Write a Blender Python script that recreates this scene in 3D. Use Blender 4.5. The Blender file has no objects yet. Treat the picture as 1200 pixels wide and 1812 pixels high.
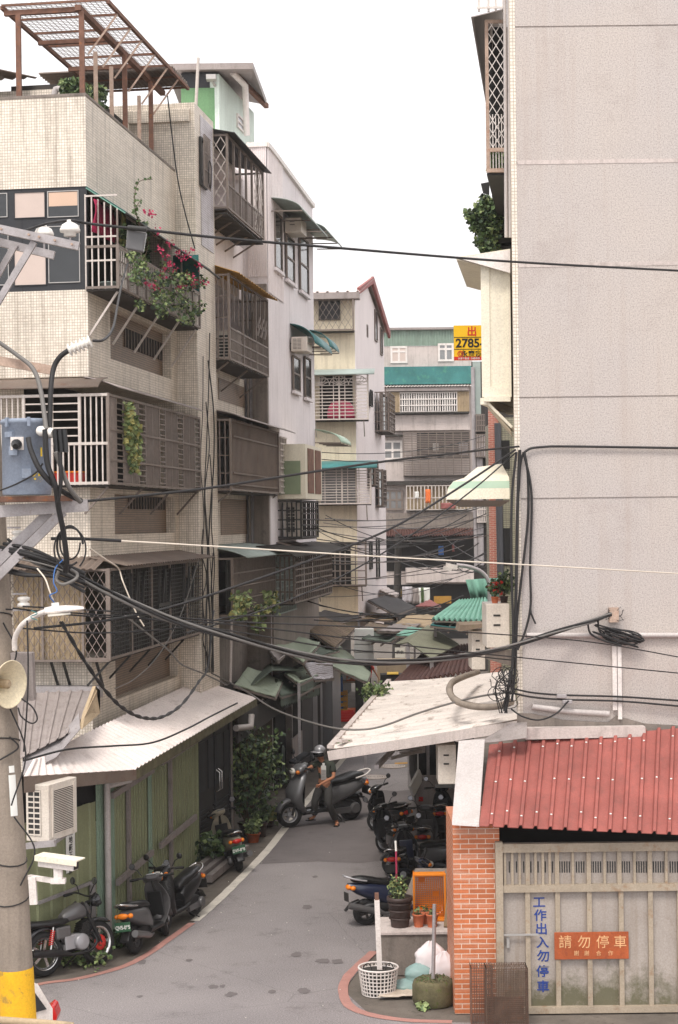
import bpy, bmesh, math, random
from mathutils import Vector, Matrix, noise as mnoise
R = math.radians
random.seed(7)
SC = bpy.context.scene
COL = SC.collection

# ---------------------------------------------------------------- camera
F, HC, ROLL = 3000.0, 6.9, 0.012            # focal length in photo pixels, eye height, camera roll
cam_d = bpy.data.cameras.new("camera")
cam_d.sensor_fit = 'VERTICAL'; cam_d.sensor_height = 36.0
cam_d.lens = F / 1812.0 * 36.0
cam_d.shift_y = 19.0 / 1812.0
cam_d.clip_start = 0.1; cam_d.clip_end = 30000.0
cam = bpy.data.objects.new("camera", cam_d); COL.objects.link(cam)
cam.location = (0, 0, HC); cam.rotation_euler = (math.pi / 2, ROLL, 0)
SC.camera = cam

# ---------------------------------------------------------------- world, sun, exposure (bright overcast)
SUN_EL, SUN_AZ = R(58), R(200)               # azimuth measured clockwise from +Y
w = bpy.data.worlds.new("World"); SC.world = w; w.use_nodes = True
nt = w.node_tree; nt.nodes.clear()
out = nt.nodes.new('ShaderNodeOutputWorld'); bg = nt.nodes.new('ShaderNodeBackground')
sky = nt.nodes.new('ShaderNodeTexSky'); sky.sky_type = 'NISHITA'; sky.sun_disc = False
sky.sun_elevation = SUN_EL; sky.sun_rotation = SUN_AZ; sky.air_density = 1.0; sky.dust_density = 4.0
mix = nt.nodes.new('ShaderNodeMix'); mix.data_type = 'RGBA'; mix.inputs[0].default_value = 0.93
mix.inputs[7].default_value = (10.2, 10.1, 10.3, 1)      # even cloud cover over the clear sky
nt.links.new(sky.outputs[0], mix.inputs[6]); nt.links.new(mix.outputs[2], bg.inputs[0])
bg.inputs[1].default_value = 0.1
nt.links.new(bg.outputs[0], out.inputs[0])
sun_d = bpy.data.lights.new("sun", 'SUN'); sun_d.energy = 1.5; sun_d.angle = R(16); sun_d.color = (1.0, 0.95, 0.88)
sun = bpy.data.objects.new("sun", sun_d); COL.objects.link(sun)
sdir = Vector((math.sin(SUN_AZ) * math.cos(SUN_EL), math.cos(SUN_AZ) * math.cos(SUN_EL), math.sin(SUN_EL)))
sun.rotation_euler = sdir.to_track_quat('Z', 'Y').to_euler()
SC.view_settings.view_transform = 'Standard'; SC.view_settings.look = 'None'
SC.view_settings.exposure = 0.82; SC.view_settings.gamma = 1.0
SC.render.engine = 'CYCLES'
cy = SC.cycles
cy.use_denoising = True; cy.max_bounces = 5; cy.diffuse_bounces = 3; cy.glossy_bounces = 2
cy.transmission_bounces = 3; cy.transparent_max_bounces = 6; cy.volume_bounces = 2
cy.use_adaptive_sampling = True; cy.adaptive_threshold = 0.015
cy.caustics_reflective = False; cy.caustics_refractive = False

# ---------------------------------------------------------------- pixels of the photograph -> rays into the place
CR, SR = math.cos(ROLL), math.sin(ROLL)
def ray(u, v):
    a = (u - 600.0) / F; b = (v - 925.0) / F
    return Vector((CR * a - SR * b, 1.0, -(SR * a + CR * b)))
def P(u, v, Y):
    r = ray(u, v); return Vector((r.x * Y, Y, HC + r.z * Y))
def G(u, v, z=0.0):
    r = ray(u, v); Y = (z - HC) / r.z
    return Vector((r.x * Y, Y, z))
class Fr:
    """A vertical plane: s along it, o out of it (to the right of the direction of s), z up."""
    def __init__(s, O, d):
        s.O = Vector((O[0], O[1], 0)); s.d = Vector((d[0], d[1], 0)).normalized()
        s.n = Vector((s.d.y, -s.d.x, 0))
    def pt(s, a, o, z): 
        q = s.O + s.d * a + s.n * o; return Vector((q.x, q.y, z))
    def hit(s, u, v, o=0.0):
        r = ray(u, v); q = s.O + s.n * o
        t = (q.x * s.n.x + q.y * s.n.y) / (r.x * s.n.x + r.y * s.n.y)
        p = r * t; rel = Vector((p.x, p.y, 0)) - q
        return rel.dot(s.d), HC + p.z
    def s(s_, u, v=900, o=0.0): return s_.hit(u, v, o)[0]
    def z(s_, u, v, o=0.0): return s_.hit(u, v, o)[1]

# ---------------------------------------------------------------- mesh builder
EACH = {'recessed_panel', 'brown_panel', 'brackets', 'front_brackets', 'mint_panel', 'diagonal_braces', 'balcony_sheets', 'dark_windows', 'dark_window', 'bolts', 'roof_screws', 'lugs', 'rafters', 'timber_rails', 'bay_brackets', 'repair_band', 'downpipe', 'rule', 'fallen_gutter_pipes', 'panel', 'wind_strips', 'roof_beams', 'fork', 'pillar'}
W = {}                                        # object name -> its world matrix
def lerp(a, b, t): return a + (b - a) * t
class MB:
    def __init__(s): s.v = []; s.f = []; s.m = []; s.sm = []
    def add(s, pts, faces, m=0, smooth=False):
        k = len(s.v); s.v += [Vector(p) for p in pts]
        for f in faces: s.f.append([k + i for i in f]); s.m.append(m); s.sm.append(smooth)
        return s
    def poly(s, pts, m=0): return s.add(pts, [list(range(len(pts)))], m)
    def hexa(s, p, m=0):                      # p: bottom 0-3 ccw, top 4-7
        return s.add(p, [(3, 2, 1, 0), (4, 5, 6, 7), (0, 1, 5, 4), (1, 2, 6, 5), (2, 3, 7, 6), (3, 0, 4, 7)], m)
    def fb(s, fr, s0, s1, o0, o1, z0, z1, m=0):
        if s1 < s0: s0, s1 = s1, s0
        if o1 < o0: o0, o1 = o1, o0
        if z1 < z0: z0, z1 = z1, z0
        q = [(s0, o1), (s1, o1), (s1, o0), (s0, o0)]
        return s.hexa([fr.pt(a, b, z0) for a, b in q] + [fr.pt(a, b, z1) for a, b in q], m)
    def box(s, c, size, m=0, M=None):
        x, y, z = size[0] / 2, size[1] / 2, size[2] / 2; c = Vector(c)
        q = [(-x, -y, -z), (x, -y, -z), (x, y, -z), (-x, y, -z), (-x, -y, z), (x, -y, z), (x, y, z), (-x, y, z)]
        q = [Vector(p) for p in q]
        if M is not None: q = [M @ p for p in q]
        return s.hexa([c + p for p in q], m)
    def prism(s, poly, d, m=0):               # polygon extruded by vector d
        n = len(poly); d = Vector(d); a = [Vector(p) for p in poly]
        return s.add(a + [p + d for p in a], [list(range(n))[::-1], list(range(n, 2 * n))] + [(i, (i + 1) % n, n + (i + 1) % n, n + i) for i in range(n)], m)
    def bar(s, p, q, wd, h=None, m=0, up=Vector((0, 0, 1))):
        h = wd if h is None else h
        p, q = Vector(p), Vector(q); t = (q - p)
        if t.length < 1e-6: return s
        t.normalize(); a = t.cross(up)
        if a.length < 1e-3: a = t.cross(Vector((0, 1, 0)))
        a.normalize(); b = a.cross(t).normalized(); a = a * (wd / 2); b = b * (h / 2)
        return s.hexa([p - a - b, p + a - b, q + a - b, q - a - b, p - a + b, p + a + b, q + a + b, q - a + b], m)
    def tube(s, pts, r, n=6, m=0, cap=True, closed=False):
        pts = [Vector(p) for p in pts]; N = len(pts)
        rs = r if isinstance(r, (list, tuple)) else [r] * N
        ring = []; prev = None
        for i in range(N):
            if closed: t = pts[(i + 1) % N] - pts[i - 1]
            else: t = pts[min(i + 1, N - 1)] - pts[max(i - 1, 0)]
            if t.length < 1e-9: t = Vector((0, 0, 1))
            t.normalize()
            if prev is None:
                a = t.cross(Vector((0, 0, 1)))
                if a.length < 0.1: a = t.cross(Vector((0, 1, 0)))
            else: a = prev - t * prev.dot(t)
            if a.length < 1e-6: a = t.orthogonal()
            a.normalize(); prev = a; b = t.cross(a)
            ring.append([pts[i] + (a * math.cos(2 * math.pi * k / n) + b * math.sin(2 * math.pi * k / n)) * rs[i] for k in range(n)])
        return s.loft(ring, m, cap and not closed, closed)
    def loft(s, rings, m=0, cap=True, closed=False, smooth=True):
        n = len(rings[0]); N = len(rings); pts = [p for r_ in rings for p in r_]
        fs = [(i % N * n + k, i % N * n + (k + 1) % n, (i + 1) % N * n + (k + 1) % n, (i + 1) % N * n + k) for i in range(N if closed else N - 1) for k in range(n)]
        s.add(pts, fs, m, smooth)
        if cap:
            s.add(rings[0], [list(range(n))[::-1]], m); s.add(rings[-1], [list(range(n))], m)
        return s
    def lathe(s, prof, c, axis=(0, 0, 1), n=20, m=0, cap=True, smooth=True):
        ax = Vector(axis).normalized(); c = Vector(c); a = ax.orthogonal().normalized(); b = ax.cross(a)
        return s.loft([[c + ax * z + (a * math.cos(2 * math.pi * k / n) + b * math.sin(2 * math.pi * k / n)) * r for k in range(n)] for r, z in prof], m, cap, False, smooth)
    def blob(s, c, rad, m=0, nu=8, nv=6, jit=0.0):
        c = Vector(c); rings = []
        for i in range(nv + 1):
            ph = math.pi * (i + 0.001) / (nv + 0.002) - math.pi / 2
            rings.append([c + Vector((rad[0] * math.cos(ph) * math.cos(2 * math.pi * k / nu), rad[1] * math.cos(ph) * math.sin(2 * math.pi * k / nu), rad[2] * math.sin(ph))) * (1 + random.uniform(-jit, jit)) for k in range(nu)])
        return s.loft(rings, m)
    def leaf(s, p, size, m=0, droop=0.0):
        d = Vector((random.gauss(0, 1), random.gauss(0, 1), random.gauss(0, 0.7) - droop)).normalized()
        e = d.orthogonal().normalized()
        e = Matrix.Rotation(random.uniform(0, 6.28), 3, d) @ e
        L = size * random.uniform(0.7, 1.3); wd = L * 0.42; p = Vector(p)
        k = d.cross(e) * (wd * 0.35)
        return s.add([p, p + d * L * 0.5 + e * wd + k, p + d * L, p + d * L * 0.5 - e * wd + k], [(0, 1, 2), (0, 2, 3)], m)
    def xf(s, M):
        s.v = [M @ p for p in s.v]; return s
    def pieces(s):                            # one builder per connected piece
        par = list(range(len(s.v)))
        def fd(i):
            while par[i] != i: par[i] = par[par[i]]; i = par[i]
            return i
        for f in s.f:
            for i in f[1:]: par[fd(i)] = fd(f[0])
        g = {}
        for f, m, k in zip(s.f, s.m, s.sm): g.setdefault(fd(f[0]), []).append((f, m, k))
        o = []
        for fs in g.values():
            b = MB(); ids = {}
            for f, m, k in fs:
                for i in f:
                    if i not in ids: ids[i] = len(b.v); b.v.append(s.v[i])
                b.f.append([ids[i] for i in f]); b.m.append(m); b.sm.append(k)
            o.append(b)
        return o
    def build(s, name, mats, parent=None, world=True, bevel=0.0, solid=0.0):
        if parent is not None and name in EACH and len(s.f) > 6:
            for b in s.pieces(): o = b.build1(name, mats, parent, world, bevel, solid)
            return o
        return s.build1(name, mats, parent, world, bevel, solid)
    def build1(s, name, mats, parent=None, world=True, bevel=0.0, solid=0.0):
        if not isinstance(mats, (list, tuple)): mats = [mats]
        if parent is not None:
            Wm = W[parent.name]
            vs = [Wm.inverted() @ p for p in s.v] if world else s.v
            loc = None
        elif world and s.v:
            xs = [p.x for p in s.v]; ys = [p.y for p in s.v]; zs = [p.z for p in s.v]
            loc = Vector(((min(xs) + max(xs)) / 2, (min(ys) + max(ys)) / 2, min(zs))); vs = [p - loc for p in s.v]
        else: loc = Vector((0, 0, 0)); vs = s.v
        me = bpy.data.meshes.new(name)
        me.from_pydata([tuple(p) for p in vs], [], s.f)
        for mt in mats: me.materials.append(mt)
        me.polygons.foreach_set('material_index', s.m); me.polygons.foreach_set('use_smooth', s.sm)
        uv = me.uv_layers.new(name="UVMap").data
        for p in me.polygons:
            n = p.normal
            if abs(n.z) < 0.75:
                t = Vector((-n.y, n.x, 0)).normalized()
                for li in p.loop_indices:
                    q = s.v[me.loops[li].vertex_index]; uv[li].uv = (q.dot(t), q.z)
            else:
                for li in p.loop_indices:
                    q = s.v[me.loops[li].vertex_index]; uv[li].uv = (q.x, q.y)
        me.update()
        o = bpy.data.objects.new(name, me); COL.objects.link(o)
        if parent is not None: o.parent = parent; W[o.name] = W[parent.name]
        else: o.location = loc; W[o.name] = Matrix.Translation(loc)
        if solid:
            md = o.modifiers.new("solid", 'SOLIDIFY'); md.thickness = solid; md.offset = 0
        if bevel:
            md = o.modifiers.new("bevel", 'BEVEL'); md.width = bevel; md.segments = 2; md.limit_method = 'ANGLE'
        return o
def tag(o, label, cat, group=None):
    o['label'] = label; o['category'] = cat
    if group: o['group'] = group
    return o
def struct(o, kind='structure'): o['kind'] = kind; return o
def thing(name, label, cat, loc=(0, 0, 0), group=None, M=None):
    o = bpy.data.objects.new(name, None); COL.objects.link(o); o.empty_display_size = 0.2
    m = M if M is not None else Matrix.Translation(Vector(loc))
    o.matrix_world = m; W[o.name] = m.copy()
    return tag(o, label, cat, group)
def copy_tree(o, M, label=None, group=None):
    c = o.copy(); COL.objects.link(c); c.matrix_world = M; W[c.name] = M.copy()
    if label: c['label'] = label
    if group: c['group'] = group
    def rec(src, dst):
        for ch in [x for x in COL.objects if x.parent == src]:
            d = ch.copy(); COL.objects.link(d); d.parent = dst; W[d.name] = M.copy(); rec(ch, d)
    rec(o, c); return c
def TM(loc, rz=0.0, rx=0.0, ry=0.0, sc=1.0):
    return Matrix.Translation(Vector(loc)) @ Matrix.Rotation(rz, 4, 'Z') @ Matrix.Rotation(ry, 4, 'Y') @ Matrix.Rotation(rx, 4, 'X') @ Matrix.Scale(sc, 4)
def spline(pts, n=8):                         # Catmull-Rom through the points
    pts = [Vector(p) for p in pts]
    if len(pts) < 3: return [pts[0].lerp(pts[1], i / n) for i in range(n + 1)]
    q = [pts[0] * 2 - pts[1]] + pts + [pts[-1] * 2 - pts[-2]]; o = []
    for i in range(1, len(q) - 2):
        for k in range(n):
            t = k / n; a, b, c, d = q[i - 1], q[i], q[i + 1], q[i + 2]
            o.append(0.5 * ((2 * b) + (c - a) * t + (2 * a - 5 * b + 4 * c - d) * t * t + (3 * b - a - 3 * c + d) * t ** 3))
    return o + [pts[-1]]

# ---------------------------------------------------------------- procedural materials
def lin(c): return tuple(((x / 255.0) / 12.92 if x / 255.0 <= 0.04045 else ((x / 255.0 + 0.055) / 1.055) ** 2.4) for x in c)
MC = {}
class NT:
    def __init__(s, name):
        s.mat = bpy.data.materials.new(name); s.mat.use_nodes = True; s.t = s.mat.node_tree
        s.b = s.t.nodes['Principled BSDF']; s.co = s.t.nodes.new('ShaderNodeTexCoord')
    def n(s, k): return s.t.nodes.new(k)
    def l(s, a, b): s.t.links.new(a, b)
    def mapping(s, scale, src='Object', rot=(0, 0, 0)):
        m = s.n('ShaderNodeMapping'); m.inputs['Scale'].default_value = scale; m.inputs['Rotation'].default_value = rot
        s.l(s.co.outputs[src], m.inputs[0]); return m.outputs[0]
    def noise(s, scale, detail=3, vec=None, rough=0.6):
        x = s.n('ShaderNodeTexNoise'); x.inputs['Scale'].default_value = scale; x.inputs['Detail'].default_value = detail; x.inputs['Roughness'].default_value = rough
        s.l(vec if vec is not None else s.co.outputs['Object'], x.inputs['Vector']); return x.outputs['Fac']
    def ramp(s, fac, lo, hi, a=0.0, b=1.0):
        r = s.n('ShaderNodeMapRange'); r.inputs[1].default_value = lo; r.inputs[2].default_value = hi; r.inputs[3].default_value = a; r.inputs[4].default_value = b
        s.l(fac, r.inputs[0]); return r.outputs[0]
    def mixc(s, fac, a, b, mode='MIX'):
        x = s.n('ShaderNodeMix'); x.data_type = 'RGBA'; x.blend_type = mode
        if isinstance(fac, (int, float)): x.inputs[0].default_value = fac
        else: s.l(fac, x.inputs[0])
        for i, c in ((6, a), (7, b)):
            if isinstance(c, (tuple, list)): x.inputs[i].default_value = tuple(c[:3]) + (1,)
            else: s.l(c, x.inputs[i])
        return x.outputs[2]
    def bump(s, h, strength=0.3, dist=0.01):
        b = s.n('ShaderNodeBump'); b.inputs['Strength'].default_value = strength; b.inputs['Distance'].default_value = dist
        s.l(h, b.inputs['Height']); s.l(b.outputs[0], s.b.inputs['Normal'])
    def weather(s, c, var, scale, streak, dirt, blot):
        f = s.noise(scale, 4)
        a = s.mixc(s.ramp(f, 0.3, 0.7), tuple(x * (1 - var) for x in (1, 1, 1)), tuple(1 + var for x in (1, 1, 1)))
        c = s.mixc(1.0, c, a, 'MULTIPLY')
        if streak or blot:                    # fine grain of dust and wear
            g = s.noise(38, 4, None, 0.8); c = s.mixc(1.0, c, s.mixc(s.ramp(g, 0.35, 0.65), (.84, .83, .82), (1.08, 1.08, 1.08)), 'MULTIPLY')
        if streak:
            g = s.noise(1.0, 4, s.mapping((7, 7, 0.5)))
            c = s.mixc(s.ramp(g, 0.5, 0.75, 0, streak), c, dirt)
        if blot:
            g = s.noise(scale * 2.3 + 0.7, 6, None, 0.7)
            c = s.mixc(s.ramp(g, 0.56, 0.66, 0, blot), c, dirt)
        return c
def mat(name, col, rough=0.75, metal=0.0, var=0.12, scale=1.5, streak=0.0, blot=0.0, dirt=(70, 62, 52), bump=0.0, bscale=60, spec=0.4, alpha=1.0, emit=0.0, coat=0.0, trans=0.0):
    if name in MC: return MC[name]
    t = NT(name); c = lin(col)
    o = t.weather(c, var, scale, streak, lin(dirt), blot)
    t.l(o, t.b.inputs['Base Color']); t.b.inputs['Roughness'].default_value = rough; t.b.inputs['Metallic'].default_value = metal
    t.b.inputs['Specular IOR Level'].default_value = spec
    if coat: t.b.inputs['Coat Weight'].default_value = coat; t.b.inputs['Coat Roughness'].default_value = 0.08
    if alpha < 1: t.b.inputs['Alpha'].default_value = alpha
    if trans: t.b.inputs['Transmission Weight'].default_value = trans
    if emit:
        t.b.inputs['Emission Color'].default_value = c + (1,); t.b.inputs['Emission Strength'].default_value = emit
    if bump: t.bump(t.noise(bscale, 3), bump)
    MC[name] = t.mat; return t.mat
def tilemat(name, col, grout, tw=0.05, th=0.05, g=0.006, rough=0.5, var=0.1, streak=0.35, dirt=(92, 78, 58), offset=0.0, bricks=False, blot=0.0):
    t = NT(name); br = t.n('ShaderNodeTexBrick'); br.offset = 0.5 if bricks else 0.0; br.offset_frequency = 2; br.squash = 1.0
    br.inputs['Scale'].default_value = 1.0; br.inputs['Brick Width'].default_value = tw; br.inputs['Row Height'].default_value = th
    br.inputs['Mortar Size'].default_value = g; br.inputs['Mortar Smooth'].default_value = 0.1; br.inputs['Bias'].default_value = 0.0
    c = lin(col); br.inputs['Color1'].default_value = tuple(x * (1 - var) for x in c) + (1,); br.inputs['Color2'].default_value = tuple(x * (1 + var) for x in c) + (1,)
    br.inputs['Mortar'].default_value = lin(grout) + (1,)
    t.l(t.co.outputs['UV'], br.inputs['Vector'])
    # some courses have darker, deeper joints than others
    row = t.noise(1.0, 2, t.mapping((0.6, 0.6, 1 / th * 0.5), 'Object'))
    o = t.mixc(t.ramp(row, 0.52, 0.62, 0, 0.22), br.outputs['Color'], lin(grout))
    o = t.weather(o, 0.1, 0.8, streak, lin(dirt), blot)
    t.l(o, t.b.inputs['Base Color']); t.b.inputs['Roughness'].default_value = rough
    t.bump(br.outputs['Fac'], 0.4, -0.004)
    MC[name] = t.mat; return t.mat
M_tile = tilemat("beige_mosaic_tile", (228, 217, 203), (176, 162, 144), 0.05, 0.05, 0.005, streak=.5)
M_tile_lav = tilemat("pale_mosaic_tile", (206, 201, 206), (140, 130, 130), 0.05, 0.05, 0.005)
M_tile_brown = tilemat("brown_mosaic_tile", (140, 116, 94), (80, 65, 54), 0.09, 0.045, 0.006, streak=0.5)
M_tile_green = tilemat("grey_green_tile", (150, 146, 124), (90, 84, 70), 0.1, 0.06, 0.008)
M_brick = tilemat("orange_brick_tile", (190, 108, 66), (214, 190, 172), 0.235, 0.07, 0.006, 0.6, 0.12, 0.12, (110, 60, 40), bricks=True)
M_redtile = tilemat("red_brick_tile", (190, 104, 84), (205, 170, 155), 0.2, 0.06, 0.01, 0.6, bricks=True)
M_white = mat("weathered_white_plaster", (226, 218, 218), 0.85, var=0.06, scale=0.7, streak=0.28, dirt=(140, 126, 118), bump=0.08)
M_white2 = mat("white_plaster", (232, 222, 220), 0.85, var=0.05, scale=0.6, streak=0.2, dirt=(150, 136, 128))
M_beige = mat("beige_render", (216, 204, 180), 0.85, var=0.08, scale=0.8, streak=0.35, dirt=(120, 104, 82))
M_grey = mat("grey_concrete", (132, 122, 114), 0.9, var=0.2, scale=1.2, streak=0.5, blot=0.4, dirt=(72, 66, 60), bump=0.2)
M_paleconc = mat("pale_concrete", (196, 184, 178), 0.9, var=0.12, scale=0.9, streak=0.4, blot=0.3, dirt=(112, 100, 92), bump=0.2)
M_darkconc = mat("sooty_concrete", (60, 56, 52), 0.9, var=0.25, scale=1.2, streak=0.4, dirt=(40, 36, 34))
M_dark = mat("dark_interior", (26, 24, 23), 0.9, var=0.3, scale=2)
M_glass = mat("window_glass", (42, 44, 46), 0.08, var=0.2, scale=1, spec=0.6)
M_glass2 = mat("hazy_window_glass", (128, 128, 128), 0.15, var=0.25, scale=1.2, spec=0.5)
M_blind = mat("window_blind", (196, 178, 168), 0.8, var=0.06)
M_peach = mat("peach_blind", (204, 174, 152), 0.8, var=0.06)
M_darkframe = mat("dark_grey_frame", (42, 43, 47), 0.55, var=0.1, scale=3, streak=0.2)
M_alu = mat("aluminium", (172, 168, 164), 0.5, 0.3, var=0.1, scale=4)
M_whitemetal = mat("white_painted_metal", (222, 214, 208), 0.5, var=0.08, scale=4, streak=0.2, dirt=(140, 112, 86))
M_barwhite = mat("pale_bars", (196, 186, 178), 0.5, var=0.12, scale=6, blot=0.2, dirt=(130, 96, 70))
M_bar = mat("grey_brown_bars", (122, 110, 102), 0.6, var=0.15, scale=6, blot=0.25, dirt=(104, 74, 54))
M_bardark = mat("dark_iron_bars", (44, 42, 40), 0.6, var=0.2, scale=6)
M_rust = mat("rusty_steel", (116, 84, 70), 0.85, var=0.3, scale=5, blot=0.6, dirt=(150, 92, 50))
M_rustpale = mat("rusty_pale_steel", (176, 152, 136), 0.8, var=0.2, scale=5, blot=0.5, dirt=(140, 84, 50))
M_sheet = mat("grey_sheet_metal", (150, 140, 136), 0.55, 0.1, var=0.12, scale=1, streak=0.3, blot=0.25)
M_sheetbrown = mat("brown_sheet_metal", (110, 96, 86), 0.6, var=0.2, scale=1.1, blot=0.45, dirt=(96, 66, 48))
M_roofwhite = mat("white_corrugated_roof", (222, 210, 204), 0.6, var=0.08, scale=0.8, blot=0.25, dirt=(140, 116, 100))
M_roofwhite2 = mat("mossy_white_roof", (212, 202, 194), 0.65, var=0.12, scale=0.9, blot=0.65, dirt=(126, 108, 94))
M_redroof = mat("faded_red_roof", (150, 84, 76), 0.7, var=0.2, scale=1.6, streak=0.4, blot=0.45, dirt=(112, 70, 64))
M_greenwall = mat("olive_green_sheet", (140, 144, 110), 0.6, var=0.1, scale=1.2, streak=0.35, dirt=(92, 84, 60))
M_mintwall = mat("mint_sheet", (138, 158, 138), 0.6, var=0.08, scale=1.2, streak=0.3, dirt=(100, 96, 80))
t = NT("grey_gate_steel"); g_ = t.weather(lin((164, 154, 146)), .14, 0.9, .4, lin((120, 100, 78)), .25)
sx = t.n('ShaderNodeSeparateXYZ'); t.l(t.co.outputs['Object'], sx.inputs[0]); n1 = t.noise(2.2, 6, None, .75)
mm = t.n('ShaderNodeMath'); mm.operation = 'MULTIPLY_ADD'; t.l(n1, mm.inputs[0]); mm.inputs[1].default_value = -2.2; t.l(sx.outputs[2], mm.inputs[2])
g_ = t.mixc(t.ramp(mm.outputs[0], -.95, -.45, .85, 0), g_, lin((82, 80, 50)))          # algae creeping up from the ground
t.l(g_, t.b.inputs['Base Color']); t.b.inputs['Roughness'].default_value = .65; M_gate = t.mat
M_gateframe = mat("gate_frame_steel", (162, 148, 130), 0.7, var=0.15, scale=2, blot=0.5, dirt=(134, 96, 62))
M_rustplate = mat("rust_plate", (164, 82, 44), 0.8, var=0.25, scale=3, blot=0.4, dirt=(116, 52, 34))
M_pole = mat("pole_concrete", (142, 130, 118), 0.9, var=0.14, scale=1.6, streak=0.4, dirt=(86, 76, 66), bump=0.25)
M_yellow = mat("yellow_paint", (226, 172, 28), 0.7, var=0.1, scale=3, blot=0.55, dirt=(104, 92, 74))
M_paintwhite = mat("white_road_paint", (208, 200, 188), 0.8, var=0.1, scale=3, blot=0.5, dirt=(120, 112, 104))
M_paintred = mat("faded_red_road_paint", (172, 126, 116), 0.85, var=0.12, scale=3, blot=0.5, dirt=(150, 120, 110))
M_cable = mat("black_cable", (36, 34, 34), 0.6, var=0.1)
M_cablegrey = mat("grey_cable", (108, 104, 100), 0.6, var=0.1)
M_cablepale = mat("pale_cable", (214, 202, 186), 0.6, var=0.08)
M_galv = mat("galvanised_steel", (166, 160, 160), 0.5, 0.35, var=0.14, scale=5, blot=0.25, dirt=(120, 96, 80))
M_ceramic = mat("white_ceramic", (226, 220, 212), 0.2, var=0.06, scale=5)
M_trafo = mat("blue_grey_transformer_paint", (132, 141, 156), 0.5, var=0.08, scale=2, blot=0.2, dirt=(100, 96, 96))
M_pvc = mat("pvc_pipe", (186, 178, 174), 0.5, var=0.08, scale=3, blot=0.2, dirt=(126, 112, 98))
M_pvcdark = mat("dark_pipe", (70, 70, 74), 0.5, var=0.1)
M_ac = mat("ac_casing", (216, 206, 194), 0.5, var=0.06, scale=2, streak=0.25, dirt=(150, 126, 100))
M_acdark = mat("ac_grille_dark", (52, 50, 48), 0.7)
M_tealcan = mat("teal_awning", (58, 118, 118), 0.5, var=0.2, scale=1.5, streak=0.2)
M_tealpale = mat("pale_green_awning", (170, 192, 170), 0.5, var=0.15, scale=1.5)
M_tealgrey = mat("grey_teal_awning", (146, 156, 150), 0.6, var=0.15)
M_greentarp = mat("sea_green_tarp", (124, 172, 154), 0.7, var=0.15, scale=1.2, streak=0.2, dirt=(60, 100, 86))
M_palegreen = mat("pale_green_tarp", (150, 160, 140), 0.8, var=0.15, scale=1, blot=0.3, dirt=(74, 84, 66))
M_darkgreen = mat("dark_green_tarp", (88, 98, 86), 0.8, var=0.2, scale=1.2, blot=0.3, dirt=(40, 46, 40))
M_olive = mat("olive_canvas", (118, 118, 100), 0.9, var=0.15, scale=1.5, streak=0.25, dirt=(70, 68, 52))
M_blacktarp = mat("grey_black_tarp", (54, 51, 51), 0.7, var=0.25, scale=1.5)
M_tan = mat("tan_canvas", (170, 150, 122), 0.85, var=0.15, scale=1.5, blot=0.3)
M_maroon = mat("rusty_maroon_roof", (80, 50, 44), 0.8, var=0.25, scale=1.5, blot=0.4, dirt=(130, 98, 80))
M_mossroof = mat("old_wood_roof", (128, 112, 96), 0.9, var=0.25, scale=2, blot=0.4, dirt=(98, 106, 50))
M_orangeaw = mat("ochre_awning", (186, 140, 62), 0.7, var=0.2, scale=2, blot=0.4)
M_leaf = mat("leaf_green", (82, 102, 60), 0.6, var=0.35, scale=3)
M_leafdark = mat("leaf_dark_green", (50, 66, 44), 0.55, var=0.4, scale=3)
M_leafpale = mat("leaf_pale_green", (134, 148, 96), 0.6, var=0.3, scale=4)
M_leafyellow = mat("leaf_yellow", (164, 158, 96), 0.6, var=0.25, scale=4)
M_bract = mat("magenta_bract", (186, 56, 92), 0.6, var=0.2, scale=4)
M_stem = mat("brown_stem", (84, 68, 50), 0.9)
M_tyre = mat("tyre_rubber", (34, 33, 33), 0.8, var=0.15)
M_blackpl = mat("black_plastic", (30, 29, 30), 0.38, var=0.12, scale=4)
M_blackgl = mat("black_gloss_paint", (42, 42, 44), 0.22, var=0.1, scale=3, coat=0.4)
M_greypl = mat("dark_grey_paint", (84, 82, 82), 0.35, var=0.12, scale=3, coat=0.3)
M_silver = mat("silver_paint", (164, 162, 164), 0.32, 0.3, var=0.1, scale=3)
M_champ = mat("champagne_paint", (176, 166, 146), 0.32, 0.2, var=0.1, scale=3)
M_bluepaint = mat("dark_blue_paint", (28, 34, 56), 0.28, var=0.1, scale=3, coat=0.4)
M_chrome = mat("chrome", (200, 198, 196), 0.2, 0.9, var=0.08)
M_seat = mat("seat_vinyl", (28, 27, 28), 0.4, var=0.15, scale=3)
M_orange = mat("orange_lens", (232, 128, 30), 0.25, var=0.08)
M_redlens = mat("red_lens", (190, 30, 26), 0.22, var=0.08)
M_lens = mat("clear_lens", (216, 210, 200), 0.12, var=0.08)
M_redpaint = mat("red_paint", (196, 48, 40), 0.45, var=0.1)
M_plategreen = mat("licence_plate_green", (52, 92, 66), 0.5, var=0.1)
M_platewhite = mat("licence_plate_white", (206, 202, 196), 0.5, var=0.06)
M_letterwhite = mat("white_lettering", (226, 224, 218), 0.6, var=0.03)
M_letterblack = mat("black_lettering", (38, 34, 32), 0.6, var=0.03)
M_letterred = mat("red_lettering", (206, 52, 34), 0.6, var=0.05)
M_letterblue = mat("blue_brush_paint", (36, 62, 132), 0.7, var=0.15, scale=6)
M_letterpale = mat("worn_pale_lettering", (214, 168, 122), 0.8, var=0.25, scale=8)
M_letteryellow = mat("yellow_lettering", (226, 190, 60), 0.7, var=0.08)
M_signyellow = mat("sign_yellow", (240, 190, 26), 0.6, var=0.05)
M_mirror = mat("mirror_glass", (120, 120, 124), 0.25, 0.7, var=0.05)
M_skin = mat("skin", (188, 128, 96), 0.6, var=0.08)
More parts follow.
